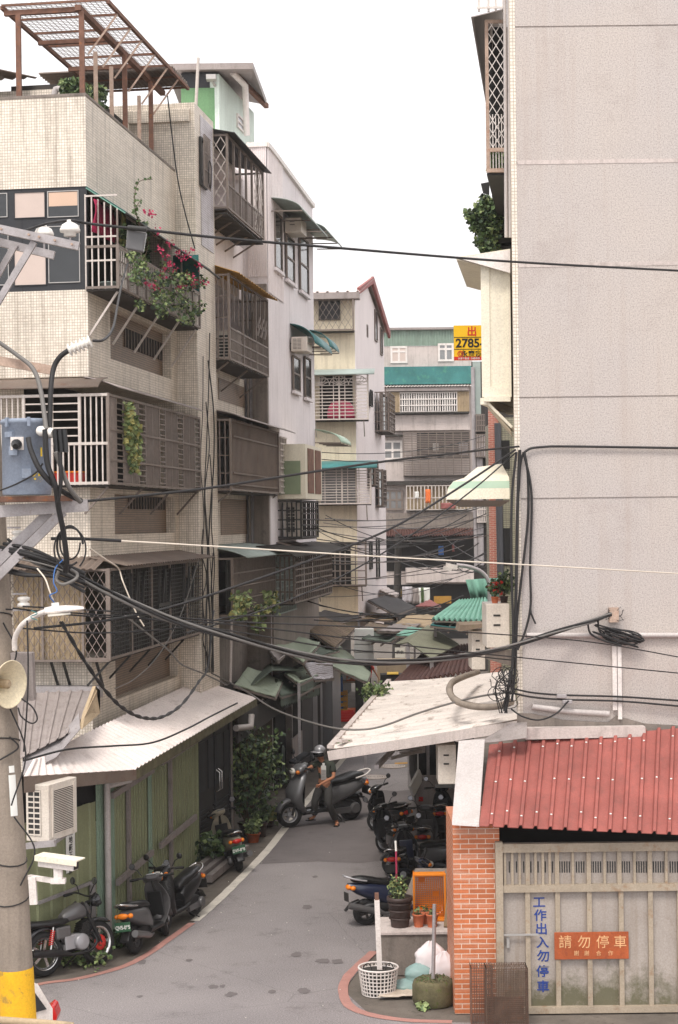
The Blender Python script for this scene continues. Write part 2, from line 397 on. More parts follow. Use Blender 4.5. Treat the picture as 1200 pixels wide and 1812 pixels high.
M_shirt = mat("dark_green_shirt", (62, 66, 58), 0.9, var=0.15, scale=5)
M_trousers = mat("charcoal_trousers", (66, 64, 62), 0.9, var=0.15, scale=5)
M_redshirt = mat("red_shirt", (196, 56, 42), 0.9, var=0.15, scale=5)
M_jeans = mat("blue_jeans", (96, 128, 176), 0.9, var=0.15, scale=5)
M_hair = mat("black_hair", (30, 27, 26), 0.6)
M_terra = mat("terracotta", (190, 106, 72), 0.8, var=0.12, scale=5)
M_potblack = mat("dark_brown_pot", (62, 48, 44), 0.5, var=0.12, scale=4)
M_soil = mat("soil", (84, 70, 54), 0.95, var=0.3, scale=10)
M_crate = mat("orange_crate_plastic", (222, 128, 28), 0.5, var=0.08)
M_sack = mat("white_woven_sack", (222, 212, 212), 0.8, var=0.06, scale=4)
M_tealbag = mat("teal_plastic_bag", (138, 164, 160), 0.4, var=0.12, scale=4)
M_cloth = mat("pale_dirty_cloth", (196, 182, 166), 0.9, var=0.12, scale=5, blot=0.3)
M_moss = mat("mossy_concrete", (96, 90, 66), 0.95, var=0.35, scale=5, blot=0.7, dirt=(76, 90, 30), bump=0.6, bscale=25)
M_pink = mat("magenta_plastic", (168, 54, 84), 0.45, var=0.08)
M_crimson = mat("crimson_cloth", (150, 28, 66), 0.85, var=0.1)
M_horn = mat("cream_loudspeaker_paint", (222, 208, 178), 0.5, var=0.08, scale=3, streak=0.15)
M_cream = mat("cream_panel", (226, 218, 198), 0.5, var=0.05, scale=1.5, streak=0.2, dirt=(150, 134, 108))
M_curtain = mat("green_curtain_glass", (128, 140, 112), 0.3, var=0.15, scale=2)
M_orangecloth = mat("orange_cloth", (224, 116, 60), 0.9, var=0.1)
M_bluecloth = mat("blue_cloth", (70, 110, 170), 0.9, var=0.1)
M_paper = mat("pale_paper", (214, 208, 196), 0.8, var=0.06)
M_wood = mat("weathered_timber", (128, 106, 82), 0.9, var=0.2, scale=4)
M_greenhouse = mat("green_wall_paint", (104, 142, 102), 0.8, var=0.08, scale=1, streak=0.2)
M_palegreenwall = mat("pale_mint_wall", (204, 216, 206), 0.8, var=0.06, scale=1, streak=0.2)
M_tealwall = mat("peeling_teal_wall", (58, 116, 114), 0.8, var=0.3, scale=0.8, blot=0.4, dirt=(90, 160, 120))
M_greencorr = mat("pale_green_corrugated_sheet", (134, 152, 138), 0.7, var=0.12, streak=0.3)
M_redfascia = mat("red_fascia", (146, 86, 82), 0.7, var=0.15, blot=0.2)
M_hill = mat("forested_hill", (70, 92, 72), 0.95, var=0.3, scale=0.02)
# asphalt: fine aggregate, worn patches
t = NT("asphalt"); base = t.mixc(t.ramp(t.noise(0.35, 5), 0.35, 0.65), lin((104, 98, 98)), lin((126, 119, 118)))
base = t.mixc(t.ramp(t.noise(45, 4, None, 0.85), 0.42, 0.66, 0, 0.75), base, lin((176, 168, 166)))
base = t.mixc(t.ramp(t.noise(0.9, 7, None, 0.8), 0.55, 0.7, 0, 0.6), base, lin((80, 75, 74)))
vor = t.n('ShaderNodeTexVoronoi'); vor.feature = 'DISTANCE_TO_EDGE'; vor.inputs['Scale'].default_value = 0.33
wob = t.n('ShaderNodeMix'); wob.data_type = 'VECTOR'; wob.inputs[0].default_value = 0.12
nz = t.n('ShaderNodeTexNoise'); nz.inputs['Scale'].default_value = 2.5; nz.inputs['Detail'].default_value = 5; t.l(t.co.outputs['Object'], nz.inputs['Vector'])
t.l(t.co.outputs['Object'], wob.inputs[4]); t.l(nz.outputs['Color'], wob.inputs[5]); t.l(wob.outputs[1], vor.inputs['Vector'])
base = t.mixc(t.ramp(vor.outputs['Distance'], 0.0, 0.004, 0.3, 0.0), base, lin((56, 52, 52)))
t.l(base, t.b.inputs['Base Color']); t.b.inputs['Roughness'].default_value = 0.85; t.bump(t.noise(160, 2), 0.35, 0.01)
M_asphalt = t.mat
M_asphalt2 = mat("old_dark_asphalt", (112, 105, 104), 0.88, var=0.12, scale=1.0, blot=0.35, dirt=(84, 78, 76), bump=0.4, bscale=120)
M_verge = mat("stained_concrete_verge", (104, 96, 88), 0.92, var=0.25, scale=1.6, blot=0.5, dirt=(58, 52, 44), bump=0.5, bscale=50)
# right wall: exposed-aggregate render, pinkish, floor joints are geometry
t = NT("speckled_wall_render"); base = t.mixc(t.ramp(t.noise(0.25, 3), 0.35, 0.7), lin((188, 180, 176)), lin((196, 185, 176)))
base = t.mixc(t.ramp(t.noise(48, 5, None, 0.9), 0.46, 0.62, 0, 0.75), base, lin((124, 113, 110)))
base = t.mixc(t.ramp(t.noise(0.8, 7, None, 0.8), 0.52, 0.7, 0, 0.4), base, lin((150, 136, 130)))
base = t.mixc(t.ramp(t.noise(1, 4, t.mapping((5, 5, 0.2))), 0.52, 0.72, 0, 0.4), base, lin((168, 152, 142)))
t.l(base, t.b.inputs['Base Color']); t.b.inputs['Roughness'].default_value = 0.92; t.bump(t.noise(45, 3), 0.12, 0.01)
M_render = t.mat

M_flash = mat("pale_flashing", (186, 178, 174), 0.6, var=0.06, scale=1.5, blot=0.2, dirt=(150, 138, 128))
M_rustdark = mat("dark_rust_wire", (98, 78, 66), 0.9, var=0.3, scale=6, blot=0.5, dirt=(130, 78, 44))
M_greysilver = mat("grey_silver_paint", (112, 111, 112), 0.32, 0.2, var=0.1, scale=3, coat=0.3)
# ---------------------------------------------------------------- shared builders
def holed(mb, fr, s0, s1, z0, z1, o0, o1, holes, m=0):
    zs = sorted({z0, z1} | {z for h in holes for z in h[2:4] if z0 < z < z1})
    for a, b in zip(zs, zs[1:]):
        cut = sorted((max(h[0], s0), min(h[1], s1)) for h in holes if h[2] < b - 1e-6 and h[3] > a + 1e-6)
        x = s0
        for c, d in cut:
            if c > x + 1e-4: mb.fb(fr, x, c, o0, o1, a, b, m)
            x = max(x, d)
        if x < s1 - 1e-4: mb.fb(fr, x, s1, o0, o1, a, b, m)
    return mb
def corr(mb, A, B, C, D, n, amp, m=0, trap=False, rows=1, sag=0.0):
    """Corrugated sheet: ribs run A->D and B->C, n of them are crossed on the way A->B."""
    A, B, C, D = (Vector(p) for p in (A, B, C, D)); nr = (B - A).cross(D - A).normalized()
    if nr.z < 0: nr = -nr
    prof = ((0, 0), (0.62, 0), (0.70, 1), (0.86, 1), (0.94, 0)) if trap else ((0, 0), (0.17, .75), (0.33, .95), (0.5, .5), (0.67, -.2), (0.83, -.45))
    xs = [((i + a) / n, b * amp) for i in range(n) for a, b in prof] + [(1.0, 0.0)]
    pts = []
    for j in range(rows + 1):
        q = j / rows
        for x, h in xs:
            p = lerp(lerp(A, B, x), lerp(D, C, x), q) + nr * (h - sag * 4 * q * (1 - q)); pts.append(p)
    k = len(xs)
    return mb.add(pts, [(j * k + i, j * k + i + 1, (j + 1) * k + i + 1, (j + 1) * k + i) for j in range(rows) for i in range(k - 1)], m)
def corrwall(mb, fr, s0, s1, z0, z1, o, n, amp=0.02, m=0):
    prof = ((0, 0), (0.45, 0), (0.52, 1), (0.9, 1), (0.97, 0))
    xs = [(s0 + (s1 - s0) * (i + a) / n, b * amp) for i in range(n) for a, b in prof] + [(s1, 0.0)]
    pts = [fr.pt(a, o + h, z) for z in (z0, z1) for a, h in xs]; k = len(xs)
    return mb.add(pts, [(i, i + 1, k + i + 1, k + i) for i in range(k - 1)], m)
def grille(mb, fr, o, s0, s1, z0, z1, nv, nh, r=0.012, m=0, edge=True):
    for i in range(nv + 1):
        if not edge and i in (0, nv): continue
        s = lerp(s0, s1, i / nv) if nv else s0
        mb.fb(fr, s - r, s + r, o - r, o + r, z0, z1, m)
    for j in range(nh + 1):
        if not edge and j in (0, nh): continue
        z = lerp(z0, z1, j / nh) if nh else z0
        mb.fb(fr, s0, s1, o + r + 0.001, o + 2 * r, z - r, z + r, m)
    return mb
def diamond(mb, fr, o, s0, s1, z0, z1, pitch, r=0.006, m=0):
    wd, h = s1 - s0, (z1 - z0)
    for sg in (1, -1):
        k = -int(h / pitch * 0.62) - 2
        while True:
            a = k * pitch; k += 1
            if a > wd + h: break
            # line s = a + (z-z0)*0.62 (or mirrored), clipped to the rectangle
            pts = []
            t0, t1 = 0.0, h
            q = 0.62
            lo = max(t0, -a / q); hi = min(t1, (wd - a) / q)
            if hi - lo < 0.02: continue
            f = lambda t: (a + t * q)
            x0, x1 = f(lo), f(hi)
            if sg < 0: x0, x1 = wd - x0, wd - x1
            mb.bar(fr.pt(s0 + x0, o + (0.004 if sg < 0 else 0), z0 + lo), fr.pt(s0 + x1, o + (0.004 if sg < 0 else 0), z0 + hi), r, r, m)
    return mb
def window(parent, fr, s0, s1, z0, z1, o, rec=0.12, nx=2, ny=1, fm=None, gm=None, fw=0.05, name='window', cuts=None):
    fm = fm or M_alu; gm = gm or M_glass
    b = MB(); a0, a1 = o - rec, o - rec + 0.05
    b.fb(fr, s0, s0 + fw, a0, a1, z0, z1); b.fb(fr, s1 - fw, s1, a0, a1, z0, z1)
    b.fb(fr, s0 + fw, s1 - fw, a0, a1, z0, z0 + fw); b.fb(fr, s0 + fw, s1 - fw, a0, a1, z1 - fw, z1)
    for i in range(1, nx):
        s = lerp(s0, s1, i / nx); b.fb(fr, s - fw / 2, s + fw / 2, a0, a1 - 0.004, z0 + fw, z1 - fw)
    for j in range(1, ny):
        z = lerp(z0, z1, (cuts[j - 1] if cuts else j / ny)); b.fb(fr, s0 + fw, s1 - fw, a0, a1 - 0.008, z - fw / 2, z + fw / 2)
    f = b.build(name, fm, parent)
    MB().fb(fr, s0 + fw * .5, s1 - fw * .5, a0 + 0.01, a0 + 0.02, z0 + fw * .5, z1 - fw * .5).build('pane', gm, f)
    return f
def strut(mb, fr, s, o0, z0, o1, z1, r=0.02, m=0): return mb.bar(fr.pt(s, o0, z0), fr.pt(s, o1, z1), r * 2, r * 2, m)
def ac_unit(label, fr, s0, s1, o0, o1, z0, z1, group=None, louvre=True, name='air_conditioner'):
    """A split-system outdoor unit; the grille looks out of the frame."""
    c = fr.pt((s0 + s1) / 2, (o0 + o1) / 2, z0)
    t = thing(name, label, 'air conditioner', c, group)
    MB().fb(fr, s0, s1, o0, o1, z0, z1).build('casing', M_ac, t, bevel=0.012)
    wd, h = s1 - s0, z1 - z0
    b = MB()
    if louvre:
        b.fb(fr, s0 + .1 * wd, s0 + .66 * wd, o1 + .001, o1 + .004, z0 + .1 * h, z1 - .1 * h, 1)
        for i in range(9):
            z = lerp(z0 + .12 * h, z1 - .12 * h, i / 8); b.fb(fr, s0 + .1 * wd, s0 + .66 * wd, o1 + .006, o1 + .014, z - .011, z + .011)
        for i in range(3):
            s = lerp(s0 + .11 * wd, s0 + .65 * wd, i / 2); b.fb(fr, s - .008, s + .008, o1 + .015, o1 + .02, z0 + .1 * h, z1 - .1 * h)
    else:
        for k, q in ((.72, .1), (.5, .09)):
            b.fb(fr, s0 + .3 * wd, s0 + .6 * wd, o1 + .001, o1 + .01, z0 + k * h, z0 + (k + .04) * h, 1)
    b.build('grille', [M_ac, M_acdark], t)
    return t
def plant(label, cat, base, height, spread, n, leaf=0.07, m=None, pot=None, group=None, name='potted_plant', flower=0, stemr=0.008):
    m = m or [M_leaf, M_leafdark, M_leafpale]; base = Vector(base)
    t = thing(name, label, cat, base, group); z0 = 0.0
    if pot:
        pr, ph, pm = pot; z0 = ph
        b = MB(); b.lathe([(pr * .72, 0), (pr * .95, ph * .86), (pr * 1.06, ph * .87), (pr * 1.06, ph), (pr * .92, ph), (pr * .9, ph * .9)], base, n=14, cap=False)
        b.build('pot', pm, t); MB().lathe([(0.001, ph * .9), (pr * .91, ph * .92)], base, n=12, cap=False).build('soil', M_soil, t)
    st, fo = MB(), MB()
    k = max(3, n // 45)
    for i in range(k):
        a = random.uniform(0, 6.28); q = random.random() ** .6
        tip = base + Vector((math.cos(a) * spread * q, math.sin(a) * spread * q, z0 + height * random.uniform(.5, 1)))
        mid = base.lerp(tip, .5) + Vector((random.uniform(-.1, .1) * spread, random.uniform(-.1, .1) * spread, z0 * .3 + .05 * height))
        pts = spline([base + Vector((0, 0, z0 * .9)), mid, tip], 5); st.tube(pts, [stemr * (1 - .7 * j / (len(pts) - 1)) for j in range(len(pts))], 5)
        for j in range(n // k):
            q = pts[min(len(pts) - 1, int(random.uniform(.25, 1) ** .8 * len(pts)))]
            p = q + Vector((random.gauss(0, 1), random.gauss(0, 1), random.gauss(0, .8))) * spread * .22
            mm = random.choices(range(len(m)), [3, 2, 1.2, 1, 1][:len(m)])[0]
            fo.leaf(p, leaf, mm, .2)
    for i in range(flower):
        a = random.uniform(0, 6.28); p = base + Vector((math.cos(a), math.sin(a), 0)) * spread * random.random() + Vector((0, 0, z0 + height * random.uniform(.4, 1)))
        for j in range(6): fo.leaf(p, leaf * .8, len(m) - 1)
    st.build('stems', M_stem, t); fo.build('foliage', m, t)
    return t
def text(name, s, mat_, parent, fr, sc, oc, zc, h, ex=0.004, sx=1.0, vertical=False, gap=1.05, bold=0.0, italic=0.0, world=True):
    """Lettering as a thin mesh lying on a frame; sc, zc is its centre."""
    cu = bpy.data.curves.new('txt', 'FONT'); cu.body = s if not vertical else '\n'.join(s); cu.size = h
    cu.extrude = ex; cu.align_x = 'CENTER'; cu.align_y = 'CENTER'; cu.offset = bold; cu.space_line = gap; cu.shear = italic
    o = bpy.data.objects.new('txt', cu); COL.objects.link(o)
    dg = bpy.context.evaluated_depsgraph_get(); me = bpy.data.meshes.new_from_object(o.evaluated_get(dg)); bpy.data.objects.remove(o)
    if len(me.vertices):
        xs = [q.co.x for q in me.vertices]; ys = [q.co.y for q in me.vertices]; cx, cy_ = (min(xs) + max(xs)) / 2, (min(ys) + max(ys)) / 2
    else: cx = cy_ = 0
    b = MB(); b.add([fr.pt(sc + (q.co.x - cx) * sx, oc + q.co.z, zc + q.co.y - cy_) for q in me.vertices], [list(p.vertices) for p in me.polygons])
    return b.build(name, mat_, parent, world)
CABLES = []
def cable(pts, r=0.012, mat_=None, label='', group='overhead cables', name='overhead_cable', seg=8, cat='cable', parent=None):
    """pts: pixels of the photograph with their distance, or points."""
    q = [Vector(p) if isinstance(p, Vector) else P(*p) for p in pts]
    b = MB(); b.tube(spline(q, seg), r, 6)
    o = b.build(name, mat_ or M_cable, parent)
    if parent is None: tag(o, label, cat, group)
    return o
def catenary(a, b, sag, n=12):
    a, b = (Vector(p) if isinstance(p, Vector) else P(*p) for p in (a, b))
    return [a.lerp(b, i / n) - Vector((0, 0, sag * 4 * (i / n) * (1 - i / n))) for i in range(n + 1)]
# ---------------------------------------------------------------- ground, road, markings
FL = Fr((-4.4, 30.0), (0.145, 1.0))            # street facade of the near left block; o is towards the street
FF = Fr((-4.4, 30.0), (1.0, -0.145))           # its front, facing the camera; s grows to the right
b = MB(); b.poly([(-4000, -20, -0.012), (5200, -20, -0.012), (5200, 8800, -0.012), (-4000, 8800, -0.012)])
struct(b.build('ground', M_verge))
def gstrip(mb, pix, wd, z, m=0):
    pts = spline([G(u, v, 0) for u, v in pix], 6)
    L, Rr = [], []
    for i, p in enumerate(pts):
        t = (pts[min(i + 1, len(pts) - 1)] - pts[max(0, i - 1)]); t.z = 0; t.normalize(); nn = Vector((-t.y, t.x, 0))
        j = wd * (0.5 + random.uniform(-.04, .04)); L.append(p + nn * j); Rr.append(p - nn * j)
    n = len(pts); mb.add([Vector((p.x, p.y, z)) for p in L + Rr], [(i, i + 1, n + i + 1, n + i) for i in range(n - 1)], m)
redL = [(20, 1757), (75, 1741), (140, 1732), (215, 1712), (260, 1690), (300, 1662), (340, 1634)]
whiL = [(345, 1630), (372, 1606), (400, 1580), (440, 1540), (475, 1503), (505, 1465), (560, 1398), (612, 1338), (640, 1300)]
redR = [(662, 1684), (640, 1704), (616, 1728), (607, 1752), (618, 1780), (655, 1796), (720, 1806), (800, 1809)]
left = [G(u, v) for u, v in redL + whiL]; right = [G(u, v) for u, v in [(720, 1240), (760, 1330), (800, 1440), (800, 1560), (662, 1684), (607, 1752), (655, 1796), (800, 1809)]]
road = [Vector((-12, 12, 0)), Vector((-9, 24.2, 0))] + left + [Vector((.2, 60, 0)), Vector((1.9, 75, 0)), Vector((5.5, 75, 0)), Vector((4.2, 60, 0))] + right + [Vector((9, 22.6, 0)), Vector((9, 12, 0))]
struct(MB().poly(road).build('road', M_asphalt))
b = MB()
for seg in ([(548, 1450), (600, 1440), (660, 1432), (760, 1426)], [(560, 1530), (600, 1522), (660, 1520), (745, 1508)]): pass
b.add([G(u, v, .004) for u, v in ((506, 1468), (480, 1500), (452, 1529), (560, 1524), (640, 1527), (700, 1520), (790, 1516), (778, 1392), (700, 1400), (640, 1394), (577, 1386))], [tuple(range(11))])
struct(b.build('road_patch', M_asphalt2))
b = MB(); gstrip(b, redL, 0.13, .008); struct(b.build('road_marking_red', M_paintred))
b = MB(); gstrip(b, whiL, 0.17, .008); struct(b.build('road_marking_white', M_paintwhite))
b = MB(); gstrip(b, redR, 0.15, .008); struct(b.build('road_marking_red', M_paintred))
def manhole(u, v, r, label):
    c = G(u, v, .008); t = thing('manhole_cover', label, 'manhole', c, 'manhole covers')
    MB().lathe([(r, 0), (r, .006), (r * .9, .006)], c, n=32).build('rim', M_pole, t)
    b = MB()
    for k in range(5):
        a, q = r * (.12 + .16 * k), r * (.2 + .16 * k); b.lathe([(a, .007), (a, .013), (q, .013), (q, .007)], c, n=28, cap=False)
    b.build('ribs', M_paleconc, t)
manhole(662, 1375, .42, 'ribbed round manhole cover nearer to the scooter rider')
manhole(695, 1356, .42, 'round manhole cover beyond, next to the yellow dash')
b = MB(); b.add([G(698, 1352, .009), G(724, 1351, .009), G(723, 1348.5, .009), G(699, 1349.5, .009)], [(0, 1, 2, 3)]); struct(b.build('road_marking_yellow', M_orangeaw))
# oil stains and worn spots
for i in range(16):
    u, v = random.choice(((300, 1700), (430, 1640), (520, 1590), (560, 1690), (480, 1740), (380, 1760), (600, 1560), (250, 1770), (560, 1490), (640, 1460))); c = G(u + random.uniform(-60, 60), v + random.uniform(-18, 18), .0045); q = random.uniform(.03, .11); b = MB()
    b.poly([c + Vector((math.cos(a) * q * (1 + .5 * mnoise.noise(Vector((math.cos(a) * 1.5, math.sin(a) * 1.5, i * 3.1)))), math.sin(a) * q * 1.6 * (1 + .5 * mnoise.noise(Vector((math.cos(a) * 1.5, math.sin(a) * 1.5, i * 3.1)))), i * .0002)) for a in [2 * math.pi * k / 26 for k in range(26)]])
    struct(b.build('road_stain', M_asphalt2))
# litter and grit
b = MB()
for i in range(70):
    u, v = random.uniform(120, 640), random.uniform(1480, 1808); p = G(u, v, .010); r = random.uniform(.004, .012)
    b.blob(p, (r, r, r * .5), 0, 5, 3)
struct(b.build('road_grit', M_paper), 'stuff')
# far hill
hb = MB(); N = 60; pts = []
for i in range(N + 1):
    x = lerp(-3000, 4200, i / N); h = 940 + 70 * math.sin(i * .33 + 2.0) + 28 * math.sin(i * .9) + 14 * math.sin(i * 2.3)
    pts += [Vector((x, 6000, -2)), Vector((x, 7000, h * .45)), Vector((x, 8000, h)), Vector((x, 8600, -2))]
hb.add(pts, [(i * 4 + k, (i + 1) * 4 + k, (i + 1) * 4 + k + 1, i * 4 + k + 1) for i in range(N) for k in range(3)], 0, True)
struct(hb.build('hills', M_hill))
# ---------------------------------------------------------------- near left block: beige mosaic tile, cages, tower
def cage(parent, fr, s0, s1, o1, z0, z1, bm, nv=0, nh=0, r=.012, o0=0.0, ends=True, floor=M_darkconc, brk=0, fm=None, diam=0, posts=0, rail=None, arch=0, name='balcony_cage', lattice=None, brl=.55):
    """Iron security cage round a balcony or a window: floor plate, posts and bars."""
    b = MB(); R_ = .022
    for z in (z0 + .03, z1): 
        b.fb(fr, s0, s1, o1 - R_, o1 + R_, z - R_, z + R_)
        for s in (s0, s1): b.fb(fr, s - R_, s + R_, o0, o1 - R_ - .001, z - R_, z + R_)
    n = max(1, posts)
    for i in range(n + 1):
        s = lerp(s0, s1, i / n); b.fb(fr, s - R_ - .004, s + R_ + .004, o1 - R_ - .004, o1 + R_ + .004, z0, z1 + .03)
    f = b.build(name, fm or bm, parent)
    b = MB()
    if nv or nh: grille(b, fr, o1, s0, s1, z0 + .05, z1 - .03, nv, nh, r, 0, False)
    if diam: diamond(b, fr, o1, s0 + .03, s1 - .03, z0 + .05, z1 - .03, diam, r * 1.3)
    if rail:
        zr = lerp(z0, z1, rail); b.fb(fr, s0, s1, o1 - .018, o1 + .018, zr - .018, zr + .018)
        k = int((s1 - s0) / .13)
        for i in range(1, k): s = lerp(s0, s1, i / k); b.fb(fr, s - .009, s + .009, o1 - .009, o1 + .009, z0 + .05, zr - .018)
    if lattice:
        k = lattice
        for i in range(k):
            a, c = lerp(s0, s1, i / k), lerp(s0, s1, (i + 1) / k)
            if i % 3 != 1:
                for j in range(1, 6): s = lerp(a, c, j / 6); b.fb(fr, s - .012, s + .012, o1 - .01, o1 + .01, z0 + .05, z1 - .03)
            else:
                for j in range(1, 15): z = lerp(z0, z1, j / 15); b.fb(fr, a, c, o1 - .01, o1 + .01, z - .011, z + .011)
            b.fb(fr, c - .02, c + .02, o1 - .015, o1 + .015, z0, z1)
        for q in (.28, .62): z = lerp(z0, z1, q); b.fb(fr, s0, s1, o1 + .012, o1 + .028, z - .018, z + .018)
    if arch:
        for i in range(arch):
            a, c = lerp(s0, s1, i / arch), lerp(s0, s1, (i + 1) / arch); m_ = (a + c) / 2; rad = (c - a) / 2; zc = z1 - rad - .05
            b.tube([fr.pt(m_ + rad * math.cos(math.pi * t / 10), o1 + .02, zc + rad * math.sin(math.pi * t / 10)) for t in range(11)], r, 5)
            for t in range(1, 8): b.bar(fr.pt(m_, o1 + .02, zc), fr.pt(m_ + rad * math.cos(math.pi * t / 8), o1 + .02, zc + rad * math.sin(math.pi * t / 8)), r * 1.6)
    if ends:
        for s in (s0, s1):
            k = max(2, int((o1 - o0) / .11))
            for i in range(1, k):
                o = lerp(o0, o1, i / k); b.fb(fr, s - r, s + r, o - r, o + r, z0 + .05, z1 - .03)
            for j in range(1, 4): z = lerp(z0, z1, j / 4); b.fb(fr, s - r * .9, s + r * .9, o0, o1 - .03, z - r, z + r)
    if b.v: b.build('bars', bm, f)
    if floor: MB().fb(fr, s0, s1, o0, o1 - .03, z0 - .03, z0).build('floor_plate', floor, f)
    if brk:
        b = MB()
        for i in range(brk):
            s = lerp(s0 + .15, s1 - .15, i / max(1, brk - 1)); strut(b, fr, s, o0, z0 - brl, o1 - .05, z0 - .03, .018)
        b.build('brackets', bm, f)
    return f
def awning(parent, fr, s0, s1, o0, z0, o1, z1, m, name='awning', n=0, curve=0.0, valance=0.0, th=.02):
    """Sloping sheet from the wall (o0, z0) out to (o1, z1)."""
    b = MB(); K = 8 if curve else 1; prof = []
    for i in range(K + 1):
        t = i / K
        if curve: a = t * math.pi / 2; prof.append((o0 + (o1 - o0) * lerp(t, math.sin(a), curve), z0 + (z1 - z0) * lerp(t, 1 - math.cos(a), curve)))
        else: prof.append((lerp(o0, o1, t), lerp(z0, z1, t)))
    if valance: prof.append((o1 + .004, z1 - valance))
    if n and not curve:
        corr(b, fr.pt(s0, o0, z0), fr.pt(s1, o0, z0), fr.pt(s1, o1, z1), fr.pt(s0, o1, z1), n, .02)
        return b.build(name, m, parent, solid=.006)
    pts = [fr.pt(s, o, z) for s in (s0, s1) for o, z in prof]; k = len(prof)
    b.add(pts, [(i, i + 1, k + i + 1, k + i) for i in range(k - 1)], 0, bool(curve))
    return b.build(name, m, parent, solid=th)

z_top, z_par, z_w3, z_a2 = FF.z(157, 169), FF.z(159, 329), FF.z(161, 512), FF.z(164, 666)
z_c2t, z_c2b = FL.z(200, 700, .5), FL.z(200, 858, .5)
z_a1 = FL.z(200, 985, 0); z_c1t, z_c1b = FL.z(198, 1008, .45), FL.z(198, 1168, .45)
sE = FL.s(313, 600); sT = FL.s(382, 600, .45); oT = .45
L1 = thing('apartment_block', 'beige mosaic-tiled apartment block at left behind the power pole, with a bougainvillea balcony', 'building', FL.pt(0, 0, 0))
b = MB()
b.fb(FL, 0, sE, -9, -.2, z_a2 + .001, z_w3)                         # spandrel above the second cage
b.fb(FL, 0, sE, -9, -.2, z_a1, z_c2b); b.fb(FL, 0, sE, -9, -.2, 0, z_c1b)
b.fb(FL, 0, .16, -9, 0, z_par, z_top); b.fb(FL, .16, sE, -.16, 0, z_par, z_top)    # parapet
rec = []
for (u0, u1, v0, v1, za, zb) in ((199, 306, 530, 636, z_a2 + .001, z_w3), (203, 309, 868, 946, z_a1, z_c2b), (201, 312, 1160, 1240, 0, z_c1b)):
    s0, s1 = FL.s(u0), FL.s(u1); zlo = FL.z(u0, v1); zhi = zb - .12
    holed(b, FL, 0, sE, za, zb, -.2, 0, [(s0, s1, zlo, zhi)]); rec.append((s0, s1, zlo, zhi))
b.fb(FL, 1.3, sE, -9, -1.2, z_w3, z_par); b.fb(FL, 1.0, sE, -9, -1.2, z_c2b, z_a2); b.fb(FL, .6, sE, -9, -1.0, z_c1b, z_a1)   # core
b.fb(FL, 0, .6, -9, 0, z_a1 - .12, z_a1 - .001)
b.build('wall', M_tile, L1)
MB().fb(FL, -.012, .175, -9, .012, z_top + .001, z_top + .05).fb(FL, .176, sE, -.175, .012, z_top + .001, z_top + .05).build('coping', M_grey, L1)
b = MB()
for s0, s1, za, zb in rec: b.fb(FL, s0 + .002, s1 - .002, -.199, -.185, za + .002, zb - .002)
wp = b.build('recessed_panel', M_tile_brown, L1)
# slatted vents in the recesses
for (u0, u1, v0, v1) in ((221, 286, 580, 618), (225, 288, 878, 905)):
    b = MB(); s0, s1 = FL.s(u0, 600, -.17), FL.s(u1, 600, -.17); za, zb = FL.z(u0, v1, -.17) + .05, FL.z(u0, v0, -.17)
    b.fb(FL, s0, s1, -.184, -.17, za, zb, 1)
    for i in range(14): s = lerp(s0, s1, i / 13); b.fb(FL, s - .012, s + .012, -.169, -.15, za, zb)
    b.build('vent', [M_bar, M_dark], wp)
b = MB(); holed(b, FL, sE, sT, 0, FL.z(345, 182, oT), -6, oT, [])
b.build('stair_tower', M_tile, L1)
b = MB(); b.fb(FL, sE + .5, sT - .15, oT + .002, oT + .012, FL.z(365, 440, oT), FL.z(365, 215, oT)); b.build('tower_shade_band', M_tile_lav, L1)  # lavender copy of the tile: shade on the tower side put into colour
MB().fb(FL, .2, sE, -9, -.2, z_par + .35, z_par + .5).build('roof_slab', M_darkconc, L1)
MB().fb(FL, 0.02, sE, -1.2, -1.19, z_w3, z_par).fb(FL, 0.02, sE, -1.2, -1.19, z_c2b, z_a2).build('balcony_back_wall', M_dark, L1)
# tower window with its grille
s0, s1 = sE + .35, sE + .95
wf = window(L1, FL, s0, s1, FL.z(355, 330, oT), FL.z(355, 245, oT), oT + .06, .05, 1, 1, M_bardark, M_glass)
b = MB(); grille(b, FL, oT + .12, s0, s1, FL.z(355, 332, oT), FL.z(355, 242, oT), 5, 3, .01); b.build('grille', M_bar, wf)
# front windows in a dark frame (upper floor)
uA, uB = -3.2, -.02
b = MB(); b.fb(FF, uA, -.001, -.12, -.02, z_w3 + .001, z_par - .001); fr_p = b.build('window_band_frame', M_darkframe, L1)
def fpx(u, v): return FF.hit(u, v, -.02)
pane = {}
for (u0, u1, v0, v1, g, k) in ((-60, 12, 343, 386, M_glass, 0), (27, 79, 340, 386, M_blind, 0), (86, 138, 338, 384, M_glass, 1), (-60, 14, 402, 506, M_glass, 0), (27, 81, 440, 505, M_blind, 0), (88, 140, 400, 500, M_glass, 0)):
    s0, za = fpx(u0, v1); s1, zb = fpx(u1, v0)
    p = MB().fb(FF, s0, s1, -.018, -.012, za, zb); p.build('pane', g, fr_p)
    e = MB(); r = .014
    e.fb(FF, s0 - r, s0, -.018, 0, za, zb).fb(FF, s1, s1 + r, -.018, 0, za, zb).fb(FF, s0 - r, s1 + r, -.018, 0.001, za - r, za).fb(FF, s0 - r, s1 + r, -.018, .001, zb, zb + r)
    e.build('bead', M_alu if g is M_glass else M_darkframe, fr_p)
    if k: MB().fb(FF, s0 + .01, s1 - .01, -.0115, -.0095, lerp(za, zb, .42), zb - .01).build('blind', M_peach, fr_p)
